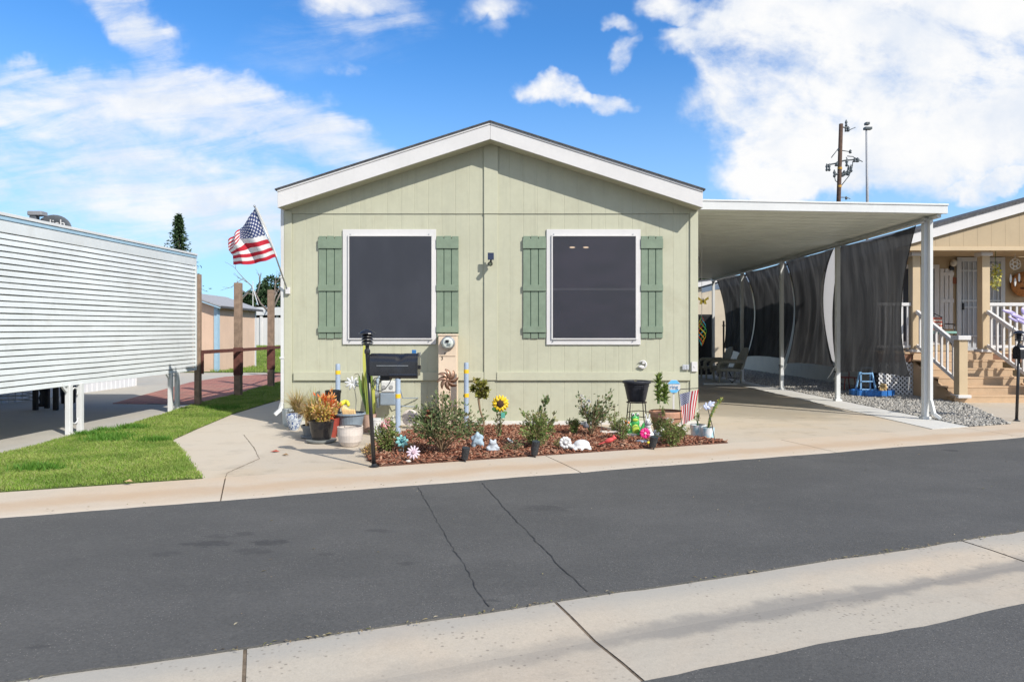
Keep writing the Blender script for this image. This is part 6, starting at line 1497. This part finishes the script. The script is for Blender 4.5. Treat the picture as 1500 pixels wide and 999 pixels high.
for i in range(8):
    a0_ = 2 * math.pi * i / 8; pts = [c_ + Vector((r_ * math.cos(a0_ + 1.0 * r_ / .14), -.01, r_ * math.sin(a0_ + 1.0 * r_ / .14))) for r_ in np.linspace(.015, .145, 9)]
    vs = []
    for k_, p_ in enumerate(pts):
        d = (pts[min(k_ + 1, 8)] - pts[max(0, k_ - 1)]).normalized(); nrm = Vector((-d.z, 0, d.x)); wv = .026 * math.sin(math.pi * (k_ + .6) / 9.3); vs += [p_ + nrm * wv + Vector((0, -.016, 0)), p_ - nrm * wv + Vector((0, .012, 0))]
    MB().add(vs, [(2 * j, 2 * j + 1, 2 * j + 3, 2 * j + 2) for j in range(8)]).build('blade', m_cop, o, smooth=True, solid=.003)
MB().ball(c_ + Vector((0, -.02, 0)), .018, 10).build('hub', m_cop, o, smooth=True)
MB().tube([cs, W(662, 606, cs.y), W(660, 585, cs.y), c_ + Vector((0, .02, 0))], .006, 6).build('stake', m_cop, o, smooth=True)
MB().tube([W(662, 601, cs.y), W(657, 592, cs.y), W(650, 590, cs.y), W(645, 596, cs.y)], .004, 6).build('scroll', m_cop, o, smooth=True)
pl = W(601, 612, 9.75); o = T('round_plaque', 'round white stone plaque with dark lines of writing leaning on the green wall', 'plaque', (pl.x, 9.75, LOT))
disc('stone', m_bowl, pl, [(.105, -.015), (.12, -.008), (.12, .008), (.105, .015)], o)
m_ink = M('ink', (.05, .06, .12), .8)
rg = np.random.default_rng(2)
for zz, wv in ((.035, .05), (.0, .035), (-.03, .075)):
    mb = MB(); pts = [(pl.x + .02 + t * wv, 9.75 - .018, pl.z + zz + rg.normal(0, .005)) for t in np.linspace(-1, 1, 22)]; mb.tube(pts, .0028, 4); mb.build('script_line', m_ink, o)
rs = W(987, 566, 9.25); o = T('yard_sign', 'round blue and white security sign on a white stake behind the terracotta pot', 'sign', (rs.x, 9.25, LOT))
MB().box(rs.x - .012, 9.26, .25, rs.x + .012, 9.272, rs.z).build('stake', m_white, o)
k = 28; rr = .095
def octa(r_): return [(rs.x + r_ * math.cos(2 * math.pi * (i + .5) / 8), rs.z + r_ * math.sin(2 * math.pi * (i + .5) / 8)) for i in range(8)]
m_rb = M('sign_blue', (.12, .42, .72), .4)
MB().slab(octa(rr), 9.246, 9.256).build('panel', m_white, o)
def band(z0, z1):
    pl_ = octa(rr - .004); out = []
    n = 8
    for i in range(n):
        (xa, za), (xb, zb) = pl_[i], pl_[(i + 1) % n]
        if z0 <= za <= z1: out.append((xa, za))
        for lim in ((z0, z1) if zb > za else (z1, z0)):
            if (za - lim) * (zb - lim) < 0: t = (lim - za) / (zb - za); out.append((xa + (xb - xa) * t, lim))
    return MB().slab(out, 9.241, 9.2455).build('blue_band', m_rb, o)
band(rs.z + .035, rs.z + rr); band(rs.z - rr, rs.z - .045)
text('ring', .075, (rs.x, 9.2435, rs.z - .008), M('sign_ink', (.10, .22, .40), .5), 'lettering', o)

# solar spotlights, solar stake, glass ball
def spot(px, py, hpx, wpx, lab, tilt=0):
    g_ = at(px, py); s_ = g_.y / 1000; o = T('solar_spotlight', lab, 'garden light', g_, 'black solar spotlights along the kerb'); h_, w_ = hpx * s_, wpx * s_
    MB().cyl(g_ - Vector((0, 0, .02)), g_ + Vector((0, .02, h_ * .4)), .008, n=8).build('stake', m_dark, o)
    mb = MB(); t_ = R(tilt); mb.tube([g_ + Vector((-.01, .03, .012)), g_ + Vector((-.01 + .02, .0, h_))], [w_ * .42, w_ * .5], 14); mb.build('housing', M('speckled_black', (.03, .032, .036), .6, .5, 60), o)
    MB().cyl(g_ + Vector((.0101, -.0005, h_ + .001)), g_ + Vector((.0102, -.001, h_ + .004)), w_ * .4, n=14).build('solar_cell', M('cell_blue', (.02, .03, .05), .2, spec=.7), o)
spot(681.5, 674, 18, 12, 'leftmost of the three black kerb spotlights, below the blue statue'); spot(784, 667.5, 21, 12, 'middle black kerb spotlight, left of the turtle statue'); spot(957.5, 656, 16, 12, 'rightmost black kerb spotlight, below the pink pinwheel')
g_ = at(859, 648); o = T('solar_stake', 'thin stake with small dark lamp head right of the rounded shrub', 'garden light', g_)
t_ = W(858.5, 626, g_.y); MB().cyl(g_, t_, .005, n=6).build('stake', m_cop, o); MB().lathe([(.034, 0), (.038, .02), (.012, .055), (.004, .075)], t_, 12).build('lamp_head', M('lamp_grey', (.10, .10, .115), .4), o)
g_ = at(881, 636); t_ = W(876, 607, g_.y); o = T('gazing_ball', 'little turquoise glass ball on a wire stake in the leaning rose bush', 'garden ornament', g_)
MB().tube([g_, W(881, 618, g_.y), t_], .004, 6).build('stake', m_steel, o); MB().ball(t_, .032, 16).build('ball', M('turquoise_glass', (.15, .52, .48), .1, .3, 30, spec=.8), o, smooth=True)

# statues
def statue(lab, cat, base, mat, balls, name, vox=.009, parts=()):
    o = T(name, lab, cat, base); mb = MB()
    for c_, r_, *rt in balls: mb.ball(Vector(base) + Vector(c_), r_, 14, rot=Matrix.Rotation(R(rt[0]), 3, 'Y') if rt else None)
    mb.build('body', mat, o, remesh=vox); return o
m_bst = M('blue_stone', (.33, .43, .52), .7, .18, 26, .3, 60); m_wst = M('white_stone', (.62, .62, .62), .75, .1, 20, .25, 80); m_gst2 = M('grey_stone', (.42, .46, .50), .75, .2, 24, .3, 60)
b_ = at(699.5, 655)
statue('blue grey elephant statue behind the leftmost kerb spotlight', 'statue', b_, m_bst, [((0, 0, .075), (.065, .05, .055)), ((-.045, -.01, .035), (.03, .03, .045)), ((.05, -.01, .035), (.03, .03, .045)), ((.0, -.02, .135), (.04, .04, .038)), ((-.05, -.02, .11), (.03, .015, .035), 30), ((.045, -.01, .12), (.03, .015, .035), -30), ((-.03, -.045, .09), (.014, .016, .05), 25), ((.0, -.02, .17), (.018, .018, .02))], 'elephant_statue')
b_ = at(722, 661)
o = statue('small pale frog statue on a round base right of the elephant statue', 'statue', b_, m_gst2, [((0, 0, .02), (.085, .06, .022)), ((0, 0, .06), (.06, .045, .04)), ((.0, -.02, .10), (.045, .035, .026)), ((-.025, -.02, .128), (.015, .015, .017)), ((.028, -.02, .128), (.015, .015, .017)), ((-.055, -.03, .045), (.025, .02, .02)), ((.055, -.03, .045), (.025, .02, .02))], 'frog_statue')
b_ = at(748, 652); o = T('bird_figure', 'tiny white bird figure in the mulch left of the mid green shrub', 'figurine', b_)
mb = MB(); mb.ball(b_ + Vector((0, 0, .05)), (.035, .018, .017), 10, rot=Matrix.Rotation(R(25), 3, 'Y')); mb.ball(b_ + Vector((-.03, 0, .075)), .014, 10); mb.build('body', m_wst, o, smooth=True); MB().cyl(b_, b_ + Vector((0, 0, .05)), .003, n=5).build('stake', m_steel, o)
b_ = at(847, 659); o = statue('white stone turtle statue stretching its neck on the mulch', 'statue', b_, m_wst, [((.04, 0, .065), (.095, .075, .055)), ((.04, 0, .035), (.115, .085, .02)), ((-.07, -.01, .04), (.05, .03, .028), 12), ((-.12, -.01, .075), (.035, .03, .026), 40), ((.03, -.06, .018), (.025, .035, .022)), ((.12, -.04, .018), (.035, .025, .014)), ((-.04, -.05, .015), (.03, .025, .018))], 'turtle_statue')
hd = W(828, 648, b_.y - .02); c_ = hd
for i in range(10):
    a = i * .628; MB().ball(c_ + Vector((.05 * math.cos(a), -.01, .05 * math.sin(a))), (.022, .012, .022), 8).build('head_petal', m_wst, o, smooth=True)
MB().ball(c_ + Vector((0, -.012, 0)), (.036, .012, .036), 14).build('flower_face', M('grey_face', (.34, .34, .34), .7), o, smooth=True); MB().ball(c_ + Vector((0, -.026, 0)), (.016, .008, .016), 10).build('flower_centre', m_wst, o, smooth=True)
b_ = at(893, 656); m_card = M('cardinal_red', (.55, .07, .07), .5, .12, 20)
o = T('bird_figure', 'red cardinal bird figure on thin legs right of the turtle statue', 'figurine', b_)
mb = MB(); B_ = b_ + Vector((0, 0, .09)); mb.ball(B_, (.062, .03, .03), 12, rot=Matrix.Rotation(R(-18), 3, 'Y')); mb.ball(B_ + Vector((.05, 0, .026)), (.026, .024, .024), 12); mb.ball(B_ + Vector((.048, 0, .05)), (.012, .008, .018), 8, rot=Matrix.Rotation(R(-30), 3, 'Y')); mb.ball(B_ + Vector((-.085, 0, -.032)), (.06, .014, .008), 10, rot=Matrix.Rotation(R(-20), 3, 'Y')); mb.ball(B_ + Vector((.075, 0, .022)), (.016, .008, .008), 8); mb.build('body', m_card, o, remesh=.006)
for dx in (-.01, .014): MB().cyl(b_ + Vector((dx, 0, 0)), b_ + Vector((dx, 0, .08)), .003, n=5).build('leg', m_dark, o)
fb = at(930, 634); fb.y = 8.95; fb.x = (930 - 756) / 1000 * fb.y; m_fg = M('frog_green', (.05, .36, .09), .35, .2, 20, spec=.6); m_fy = M('frog_belly', (.40, .55, .07), .4, .2, 20)
zf = lambda py: CAMZ + (491 - py) / 1000 * fb.y
o = statue('bright green frog figure holding an orange and white flower below the black planter', 'figurine', fb, m_fg, [((0, 0, .07), (.085, .06, .07)), ((.0, 0, .16), (.065, .05, .06)), ((0, 0, .225), (.058, .045, .045)), ((-.028, -.01, .27), (.028, .028, .03)), ((.032, -.01, .27), (.028, .028, .03)), ((-.10, -.02, .05), (.05, .03, .045), 30), ((.10, -.02, .055), (.05, .03, .05), -30), ((.105, -.01, .12), (.022, .022, .055), 20), ((-.085, -.02, .15), (.05, .02, .02), 30), ((0, -.03, .01), (.12, .05, .018))], 'frog_figure', .008)
MB().ball(fb + Vector((0, -.052, .09)), (.05, .016, .06), 14).build('belly', m_fy, o, smooth=True); MB().ball(fb + Vector((0, -.044, .205)), (.04, .012, .022), 12).build('muzzle', m_fy, o, smooth=True)
for dx in (-.028, .032):
    e_ = MB().ball(fb + Vector((dx, -.033, .275)), (.021, .010, .022), 12).build('eye', m_white, o, smooth=True); MB().ball(fb + Vector((dx + .004, -.043, .273)), (.009, .004, .010), 10).build('pupil', m_dark, e_, smooth=True)
cf = fb + Vector((-.12, -.05, .17)); 
for i in range(6): a = i * 1.047; MB().ball(cf + Vector((.028 * math.cos(a), 0, .028 * math.sin(a))), (.018, .008, .018), 8).build('flower_petal', m_white if i % 2 else M('petal_orange', (.7, .2, .06), .5), o, smooth=True)
MB().ball(cf + Vector((0, -.008, 0)), (.016, .008, .016), 10).build('flower_heart', M('flower_orange', (.65, .16, .05), .5), o, smooth=True)
rb = at(949, 638.5); rb.y = 8.7; rb.x = (948.5 - 756) / 1000 * rb.y
o = statue('white rabbit statue with upright ears right of the frog figure', 'statue', rb, m_wst, [((0, 0, .08), (.06, .06, .075)), ((0, -.03, .16), (.04, .038, .045)), ((-.004, -.035, .215), (.036, .036, .034)), ((-.024, -.02, .275), (.011, .010, .045), -8), ((.018, -.02, .275), (.011, .010, .045), 12), ((-.03, -.05, .03), (.03, .04, .02)), ((.03, -.05, .03), (.03, .04, .02)), ((.05, .0, .04), (.035, .05, .045))], 'rabbit_statue', .007)
for dx in (-.018, .012): MB().ball(rb + Vector((dx, -.068, .222)), .006, 8).build('eye', m_dark, o, smooth=True)
MB().tube([rb + Vector((.04 * math.cos(a), -.03 + .04 * math.sin(a), .185)) for a in np.linspace(0, 6.283, 17)], .009, 6).build('collar', M('grey_collar', (.2, .2, .21), .6), o, smooth=True)
pb_ = at(964, 640); pb_.y = 8.75; pb_.x = (964 - 756) / 1000 * pb_.y
o = statue('small white resting bunny statue between the rabbit and the terracotta pot', 'statue', pb_, m_wst, [((0, 0, .035), (.055, .04, .035)), ((-.04, -.01, .065), (.028, .025, .025)), ((-.03, 0, .09), (.022, .009, .009), 20), ((.05, 0, .03), (.018, .018, .018))], 'bunny_statue', .007)
# pink pinwheel on a little grey plinth
pk = at(943, 650); c_ = W(945, 634.5, pk.y); o = T('pinwheel', 'hot pink pinwheel flower above a pale slab in the bed', 'pinwheel', pk); m_hp = M('hot_pink', (.72, .03, .22), .4, .1, 30)
for i in range(12): a = i * .5236; MB().ball(c_ + Vector((.04 * math.cos(a), -.005 * (i % 2), .04 * math.sin(a))), (.03, .006, .017), 8, rot=Matrix.Rotation(-a - .3, 3, 'Y')).build('vane', m_hp, o, smooth=True)
MB().ball(c_ + Vector((0, -.014, 0)), (.016, .008, .016), 10).build('hub', M('pale_pink', (.8, .45, .55), .4), o, smooth=True); MB().cyl(pk, c_ + Vector((0, .012, 0)), .004, n=6).build('stake', m_steel, o)
g_ = at(943, 648); o = T('stepping_stone', 'pale grey slab under the pink pinwheel', 'stone', g_); MB().ball(g_ + Vector((-.005, .03, .008)), (.10, .07, .018), 16).build('stone', m_gst2, o, smooth=True)
g_ = at(950, 652); o = T('yellow_ball', 'tiny yellow ball beside the rightmost kerb spotlight', 'ornament', g_); MB().ball(g_ + Vector((0, 0, .03)), (.022, .02, .018), 12).build('ball', M('lemon', (.75, .62, .05), .4), o, smooth=True)
# black planter on its wire stand
pc_ = W(932.5, 575, 9.35); o = T('planter_stand', 'dark wire stand carrying the black planter', 'plant stand', (pc_.x, 9.35, LOT)); zs = W(0, 589, 9.35).z
m_wire = M('bronze_wire', (.06, .045, .035), .5)
MB().tube([(pc_.x + .135 * math.cos(a), 9.35 + .12 * math.sin(a), zs) for a in np.linspace(0, 6.283, 25)], .008, 6).build('ring', m_wire, o, smooth=True)
for i in range(4): a = .785 + i * 1.571; MB().tube([(pc_.x + .14 * math.cos(a), 9.35 + .12 * math.sin(a), zs), (pc_.x + .16 * math.cos(a), 9.35 + .14 * math.sin(a), .25), (pc_.x + .20 * math.cos(a), 9.35 + .17 * math.sin(a), LOT)], .008, 6).build('leg', m_wire, o, smooth=True)
for zz in (.12, .2): MB().tube([(pc_.x - .15, 9.22, zs - zz), (pc_.x, 9.20, zs - zz + .02), (pc_.x + .15, 9.22, zs - zz)], .006, 6).build('crossbar', m_wire, o, smooth=True)
o = T('black_planter', 'black ribbed planter raised on a wire stand against the green wall', 'planter', (pc_.x, 9.35, zs)); m_np = M('navy_black_plastic', (.022, .024, .032), .5, .1, 8)
hp = W(0, 557.5, 9.35).z - zs
MB().lathe([(.115, .008), (.118, .02), (.122, .035), (.126, .036), (.165, hp - .075), (.17, hp - .074), (.172, hp - .06), (.168, hp - .059), (.175, hp - .035), (.192, hp - .034), (.195, hp - .01), (.188, hp), (.17, hp), (.165, hp - .04)], (pc_.x, 9.35, zs), 36).build('body', m_np, o, smooth=False)
MB().lathe([(.164, hp - .04), (.0001, hp - .03)], (pc_.x, 9.35, zs), 30).build('soil', m_soilp, o)
fronds('sprout', (pc_.x - .02, 9.3, zs + hp - .03), 7, .09, 1, .4, m_grn, o, 12, .008)
# terracotta pot with two bottlebrush succulents
m_tc = M('terracotta', (.42, .22, .14), .85, .12, 9, .15, 60, dirt=((.55, .42, .34), .3))
o, c_ = pot(976, 630, 9.0, [(.13, 0), (.15, .06), (.16, .062), (.185, .20), (.19, .205), (.205, .255), (.225, .257), (.23, .32), (.222, .335)], m_tc, 'terracotta_pot', 'large banded terracotta pot behind the little flag')
for px, top, lab, sd, wv in ((964.5, 546, 'taller spiky green succulent in the terracotta pot', 3, .075), (974, 562, 'shorter spiky green succulent beside the yard sign in the terracotta pot', 4, .07)):
    b0 = W(px, 588, 9.0); t0 = W(px + .5, top + 5, 9.0); q0 = plant(lab, 'succulent', b0, 'spiky_succulent'); rg = np.random.default_rng(sd); n = 240
    MB().cyl(b0 - Vector((0, 0, .03)), t0, .018, .010, 8).build('stem', m_gst, q0); t = rg.uniform(0, 1, n); a = rg.uniform(0, 6.283, n)
    p_ = np.array(b0)[None] + (np.array(t0) - np.array(b0))[None] * t[:, None]; d = np.column_stack([np.cos(a), np.sin(a), .55 + t]); bulk('leaves', leaves(p_, d, wv, rg, .22), LEAF_F, island('spiky_leaves', [(.12, .20, .04), (.18, .27, .05), (.26, .33, .08), (.09, .15, .03)], .5, .35, .15), q0)
# two white buckets with plants
m_wp, b, p = newmat('white_pot_blue_wash'); P = b.pos(); b.l.new(b.mix(b.m('MULTIPLY', b.sstep(b.noise(b.scale(P, 1, 1, .5), 12, 3), .48, .62), .75), (.66, .69, .70), (.25, .50, .60)), p.inputs['Base Color']); p.inputs['Roughness'].default_value = .4
o, c1 = pot(1022.5, 634, 8.95, [(.085, 0), (.09, .02), (.105, .15), (.108, .16)], m_wp, 'flower_pot', 'white pot with blue brush marks, the one nearer the little flag')
o, c2 = pot(1037, 640, 8.75, [(.072, 0), (.075, .02), (.082, .14), (.084, .15)], m_wp, 'flower_pot', 'white pot with blue brush marks, the one nearest the driveway')
o = plant('thin sprouting stems with small buds in the pot nearer the flag', 'plant', c1 + Vector((0, 0, .14))); shrub(o, .17, .16, 5, 30, .03, m_grn2, m_gst, 71, low=.6)
for i, (px, py) in enumerate(((1021, 597), (1027, 594), (1014, 603))): bloom(o, W(px, py + 3, 8.9), .025, m_wht, 90 + i, 10)
o = plant('bent yellow green succulent stalk in the pot nearest the driveway', 'succulent', c2 + Vector((0, 0, .13)))
st_pts = [W(1037, 628, 8.75), W(1040, 612, 8.75), W(1047, 596, 8.75), W(1057, 584, 8.75)]
MB().tube(st_pts, [.012, .014, .016, .012], 8).build('stem', m_gst, o, smooth=True)
rg = np.random.default_rng(7); n = 170; t = rg.uniform(0, 1, n); k_ = np.minimum((t * 3).astype(int), 2); f_ = (t * 3 - k_)[:, None]; SP = np.array([tuple(v_) for v_ in st_pts]); p_ = SP[k_] * (1 - f_) + SP[k_ + 1] * f_; bulk('leaves', leaves(p_, rg.normal(0, 1, (n, 3)) + np.array([.4, 0, .6]), .035, rg, .3), LEAF_F, island('lime_leaves', [(.36, .36, .06), (.45, .42, .08), (.22, .26, .05)], .5, .3, .2), o)
g_ = at(1047, 646); o = T('pinwheel', 'silver blue pinwheel on a dark leaning stake beside the white pots', 'pinwheel', g_); c_ = W(1038, 594, g_.y)
MB().tube([g_, W(1043, 622, g_.y), W(1036, 596, g_.y)], .005, 6).build('stake', m_dark, o, smooth=True)
for i in range(6): a = i * 1.047 + .3; MB().ball(c_ + Vector((.045 * math.cos(a), .0, .02 * math.sin(a) + .02 * math.cos(a))), (.042, .008, .018), 8, rot=Matrix.Rotation(-a * .5 - .4, 3, 'Y')).build('vane', M('silver_blue_film', (.45, .50, .66), .2, .2, 40, spec=.7), o, smooth=True)
# low edging of pale blocks behind the mulch
for px, py, lb in ((893, 637.5, 'pale stone edging block left of the frog figure'), (920, 641.5, 'pale stone edging block under the frog figure')):
    g_ = G(px, py, LOT); o = T('edging_block', lb, 'block', g_); MB().box(g_.x - .12, g_.y, LOT, g_.x + .12, g_.y + .12, LOT + .05).build('block', m_bowl, o, bevel=.012)

# ------------------------------------------------------------------ flags
def flagmat(name):
    m, b, p = newmat(name); uv = b.node('ShaderNodeTexCoord').outputs['UV']; u_, v_, _ = b.sep(uv)
    st = b.m('GREATER_THAN', b.m('FRACT', b.m('MULTIPLY', b.m('SUBTRACT', 1, v_), 6.5)), .5)        # 13 stripes, red first and last
    col = b.mix(st, (.50, .015, .035), (.74, .73, .72))
    can = b.m('MULTIPLY', b.m('LESS_THAN', u_, .40), b.m('GREATER_THAN', v_, .4615))
    uu = b.m('MULTIPLY', b.m('DIVIDE', u_, .40), 6.0); vv = b.m('MULTIPLY', b.m('DIVIDE', b.m('SUBTRACT', v_, .4615), .5385), 5.0)
    def dots(ou, ov):
        a = b.m('SUBTRACT', b.m('FRACT', b.m('ADD', uu, ou)), .5); c = b.m('SUBTRACT', b.m('FRACT', b.m('ADD', vv, ov)), .5)
        th_ = b.m('ARCTAN2', c, a); rad = b.m('ADD', .20, b.m('MULTIPLY', b.m('SINE', b.m('MULTIPLY', th_, 5)), .07))
        return b.m('LESS_THAN', b.m('SQRT', b.m('ADD', b.m('MULTIPLY', a, a), b.m('MULTIPLY', c, c))), rad)
    star = b.m('MAXIMUM', dots(0, 0), dots(.5, .5))
    col = b.mix(can, col, b.mix(star, (.025, .045, .16), (.72, .72, .74)))
    b.l.new(col, p.inputs['Base Color']); p.inputs['Roughness'].default_value = .8
    t = b.node('ShaderNodeBsdfTranslucent'); b.l.new(col, t.inputs[0]); mx = b.node('ShaderNodeMixShader'); mx.inputs[0].default_value = .3
    b.l.new(p.outputs[0], mx.inputs[1]); b.l.new(t.outputs[0], mx.inputs[2]); b.l.new(mx.outputs[0], m.node_tree.nodes['Material Output'].inputs[0]); return m
m_flag = flagmat('flag_cloth')
def interp(tbl, u_, v_):
    """tbl rows from v=0 to v=1: (v, [(u, px, py, Y) ...])"""
    def row(r_):
        L_ = r_[1]
        for a, c in zip(L_[:-1], L_[1:]):
            if u_ <= c[0] + 1e-9: t = (u_ - a[0]) / (c[0] - a[0]); return [a[i] + (c[i] - a[i]) * t for i in (1, 2, 3)]
        return list(L_[-1][1:])
    for r0, r1 in zip(tbl[:-1], tbl[1:]):
        if v_ <= r1[0] + 1e-9:
            t = (v_ - r0[0]) / (r1[0] - r0[0]); A, B = row(r0), row(r1); q = [A[i] + (B[i] - A[i]) * t for i in range(3)]; return W(*q)
fo = T('house_flag', 'large stars and stripes flag drooping from a slanted pole on the green home corner', 'flag', W(421, 427, 10.16))
tbl = [(0, [(0, 404.5, 376.5, 9.9), (.25, 390, 382, 9.86), (.5, 374, 386, 9.92), (.75, 357, 388, 9.86), (1, 341, 387, 9.95)]),
       (.2308, [(0, 398.5, 362.5, 9.87), (.25, 385, 367, 9.83), (.5, 368, 371, 9.89), (.75, 352, 373, 9.84), (1, 341, 374, 9.98)]),
       (.4615, [(0, 389, 345, 9.84), (.22, 372, 349, 9.80), (.40, 350, 350, 9.87), (.55, 347, 357, 9.8), (1, 336, 367, 9.98)]),
       (.75, [(0, 381, 324, 9.81), (.2, 368, 333, 9.76), (.40, 350, 343, 9.9), (.6, 345, 350, 9.85), (1, 335.5, 360, 10.02)]),
       (1, [(0, 374, 305.5, 9.78), (.2, 362.5, 322, 9.82), (.40, 350.5, 336, 9.92), (.6, 344, 343, 9.95), (1, 335, 351.5, 10.06)])]
mb = MB(); mb.grid(lambda u_, v_: interp(tbl, u_, v_) + Vector((0, .03 * math.sin(u_ * 15 + v_ * 3) * min(1, u_ * 3), .006 * math.sin(u_ * 17))), 40, 26)
mb.build('cloth', m_flag, fo, smooth=True)
mb = MB(); hs = [W(374, 305, 9.78), W(405, 377, 9.90)]; mb.grid(lambda u_, v_: W(374.5 + 30.5 * v_ + u_ * 3.2 * (1 - abs(v_ - .4)), 304.5 + 72 * v_ - u_ * 1.2, 9.775 + .12 * v_), 3, 10); mb.build('sleeve', M('sleeve_white', (.62, .62, .60), .8), fo)
MB().tube([W(422, 428, 10.16), W(400, 365, 9.88), W(373, 303, 9.765)], .011, 8).build('pole', m_steel, fo, smooth=True); MB().ball(W(372.7, 302, 9.76), .016, 10).build('finial', m_steel, fo, smooth=True)
q_ = W(422, 426, 10.17); MB().box(q_.x - .03, 10.13, q_.z - .05, q_.x + .035, 10.177, q_.z + .05).build('bracket', m_white, fo, bevel=.006)
g_ = at(1003, 646); fo = T('garden_flag', 'small stars and stripes flag hanging from a stake in front of the terracotta pot', 'flag', g_)
YF = g_.y - .05
tbl = [(0, [(0, 1001, 622, YF), (.3, 1004.5, 620, YF + .02), (.6, 1009, 617, YF - .015), (1, 1016.5, 613, YF + .02)]), (.5, [(0, 998, 600, YF), (.3, 1002.5, 597, YF + .02), (.6, 1010, 594, YF - .015), (1, 1020, 592, YF + .01)]), (1, [(0, 995.5, 577.5, YF), (.3, 1004, 575, YF + .015), (.6, 1013, 573, YF - .01), (1, 1023.5, 571, YF)])]
# stripes run down this one: the cloth hangs by its fly side
mb = MB(); mb.grid(lambda u_, v_: interp(tbl, u_, v_) + Vector((0, .01 * math.sin(u_ * 14), 0)), 20, 20)
mb.uv = [(1 - v_, 1 - u_) for u_, v_ in mb.uv]; mb.build('cloth', m_flag, fo, smooth=True)
MB().tube([g_, W(997, 610, YF), W(994, 573, YF), W(997, 570, YF), W(1025, 568.5, YF)], .005, 6).build('stake', m_dark, fo, smooth=True)
# fallen leaves on the concrete
for i, (px, py, lb, col) in enumerate(((403, 662, 'fallen red leaf on the concrete left of the black pot', (.35, .08, .05)), (418, 667, 'small brown leaf on the concrete near the sidewalk', (.25, .16, .08)), (188, 706, 'dry tan leaf on the lawn near the sidewalk', (.42, .30, .16)))):
    g_ = G(px, py, LOT + (.03 if i == 2 else .004)); o = T('fallen_leaf', lb, 'leaf', g_); s_ = .055 if i == 0 else .04
    MB().add([g_ + Vector((-s_, 0, .004)), g_ + Vector((0, -s_ * .5, .012)), g_ + Vector((s_, 0, .006)), g_ + Vector((0, s_ * .6, .022))], [(0, 1, 2, 3)]).build('blade', M('leaf_brown', col, .8), o, solid=.001)
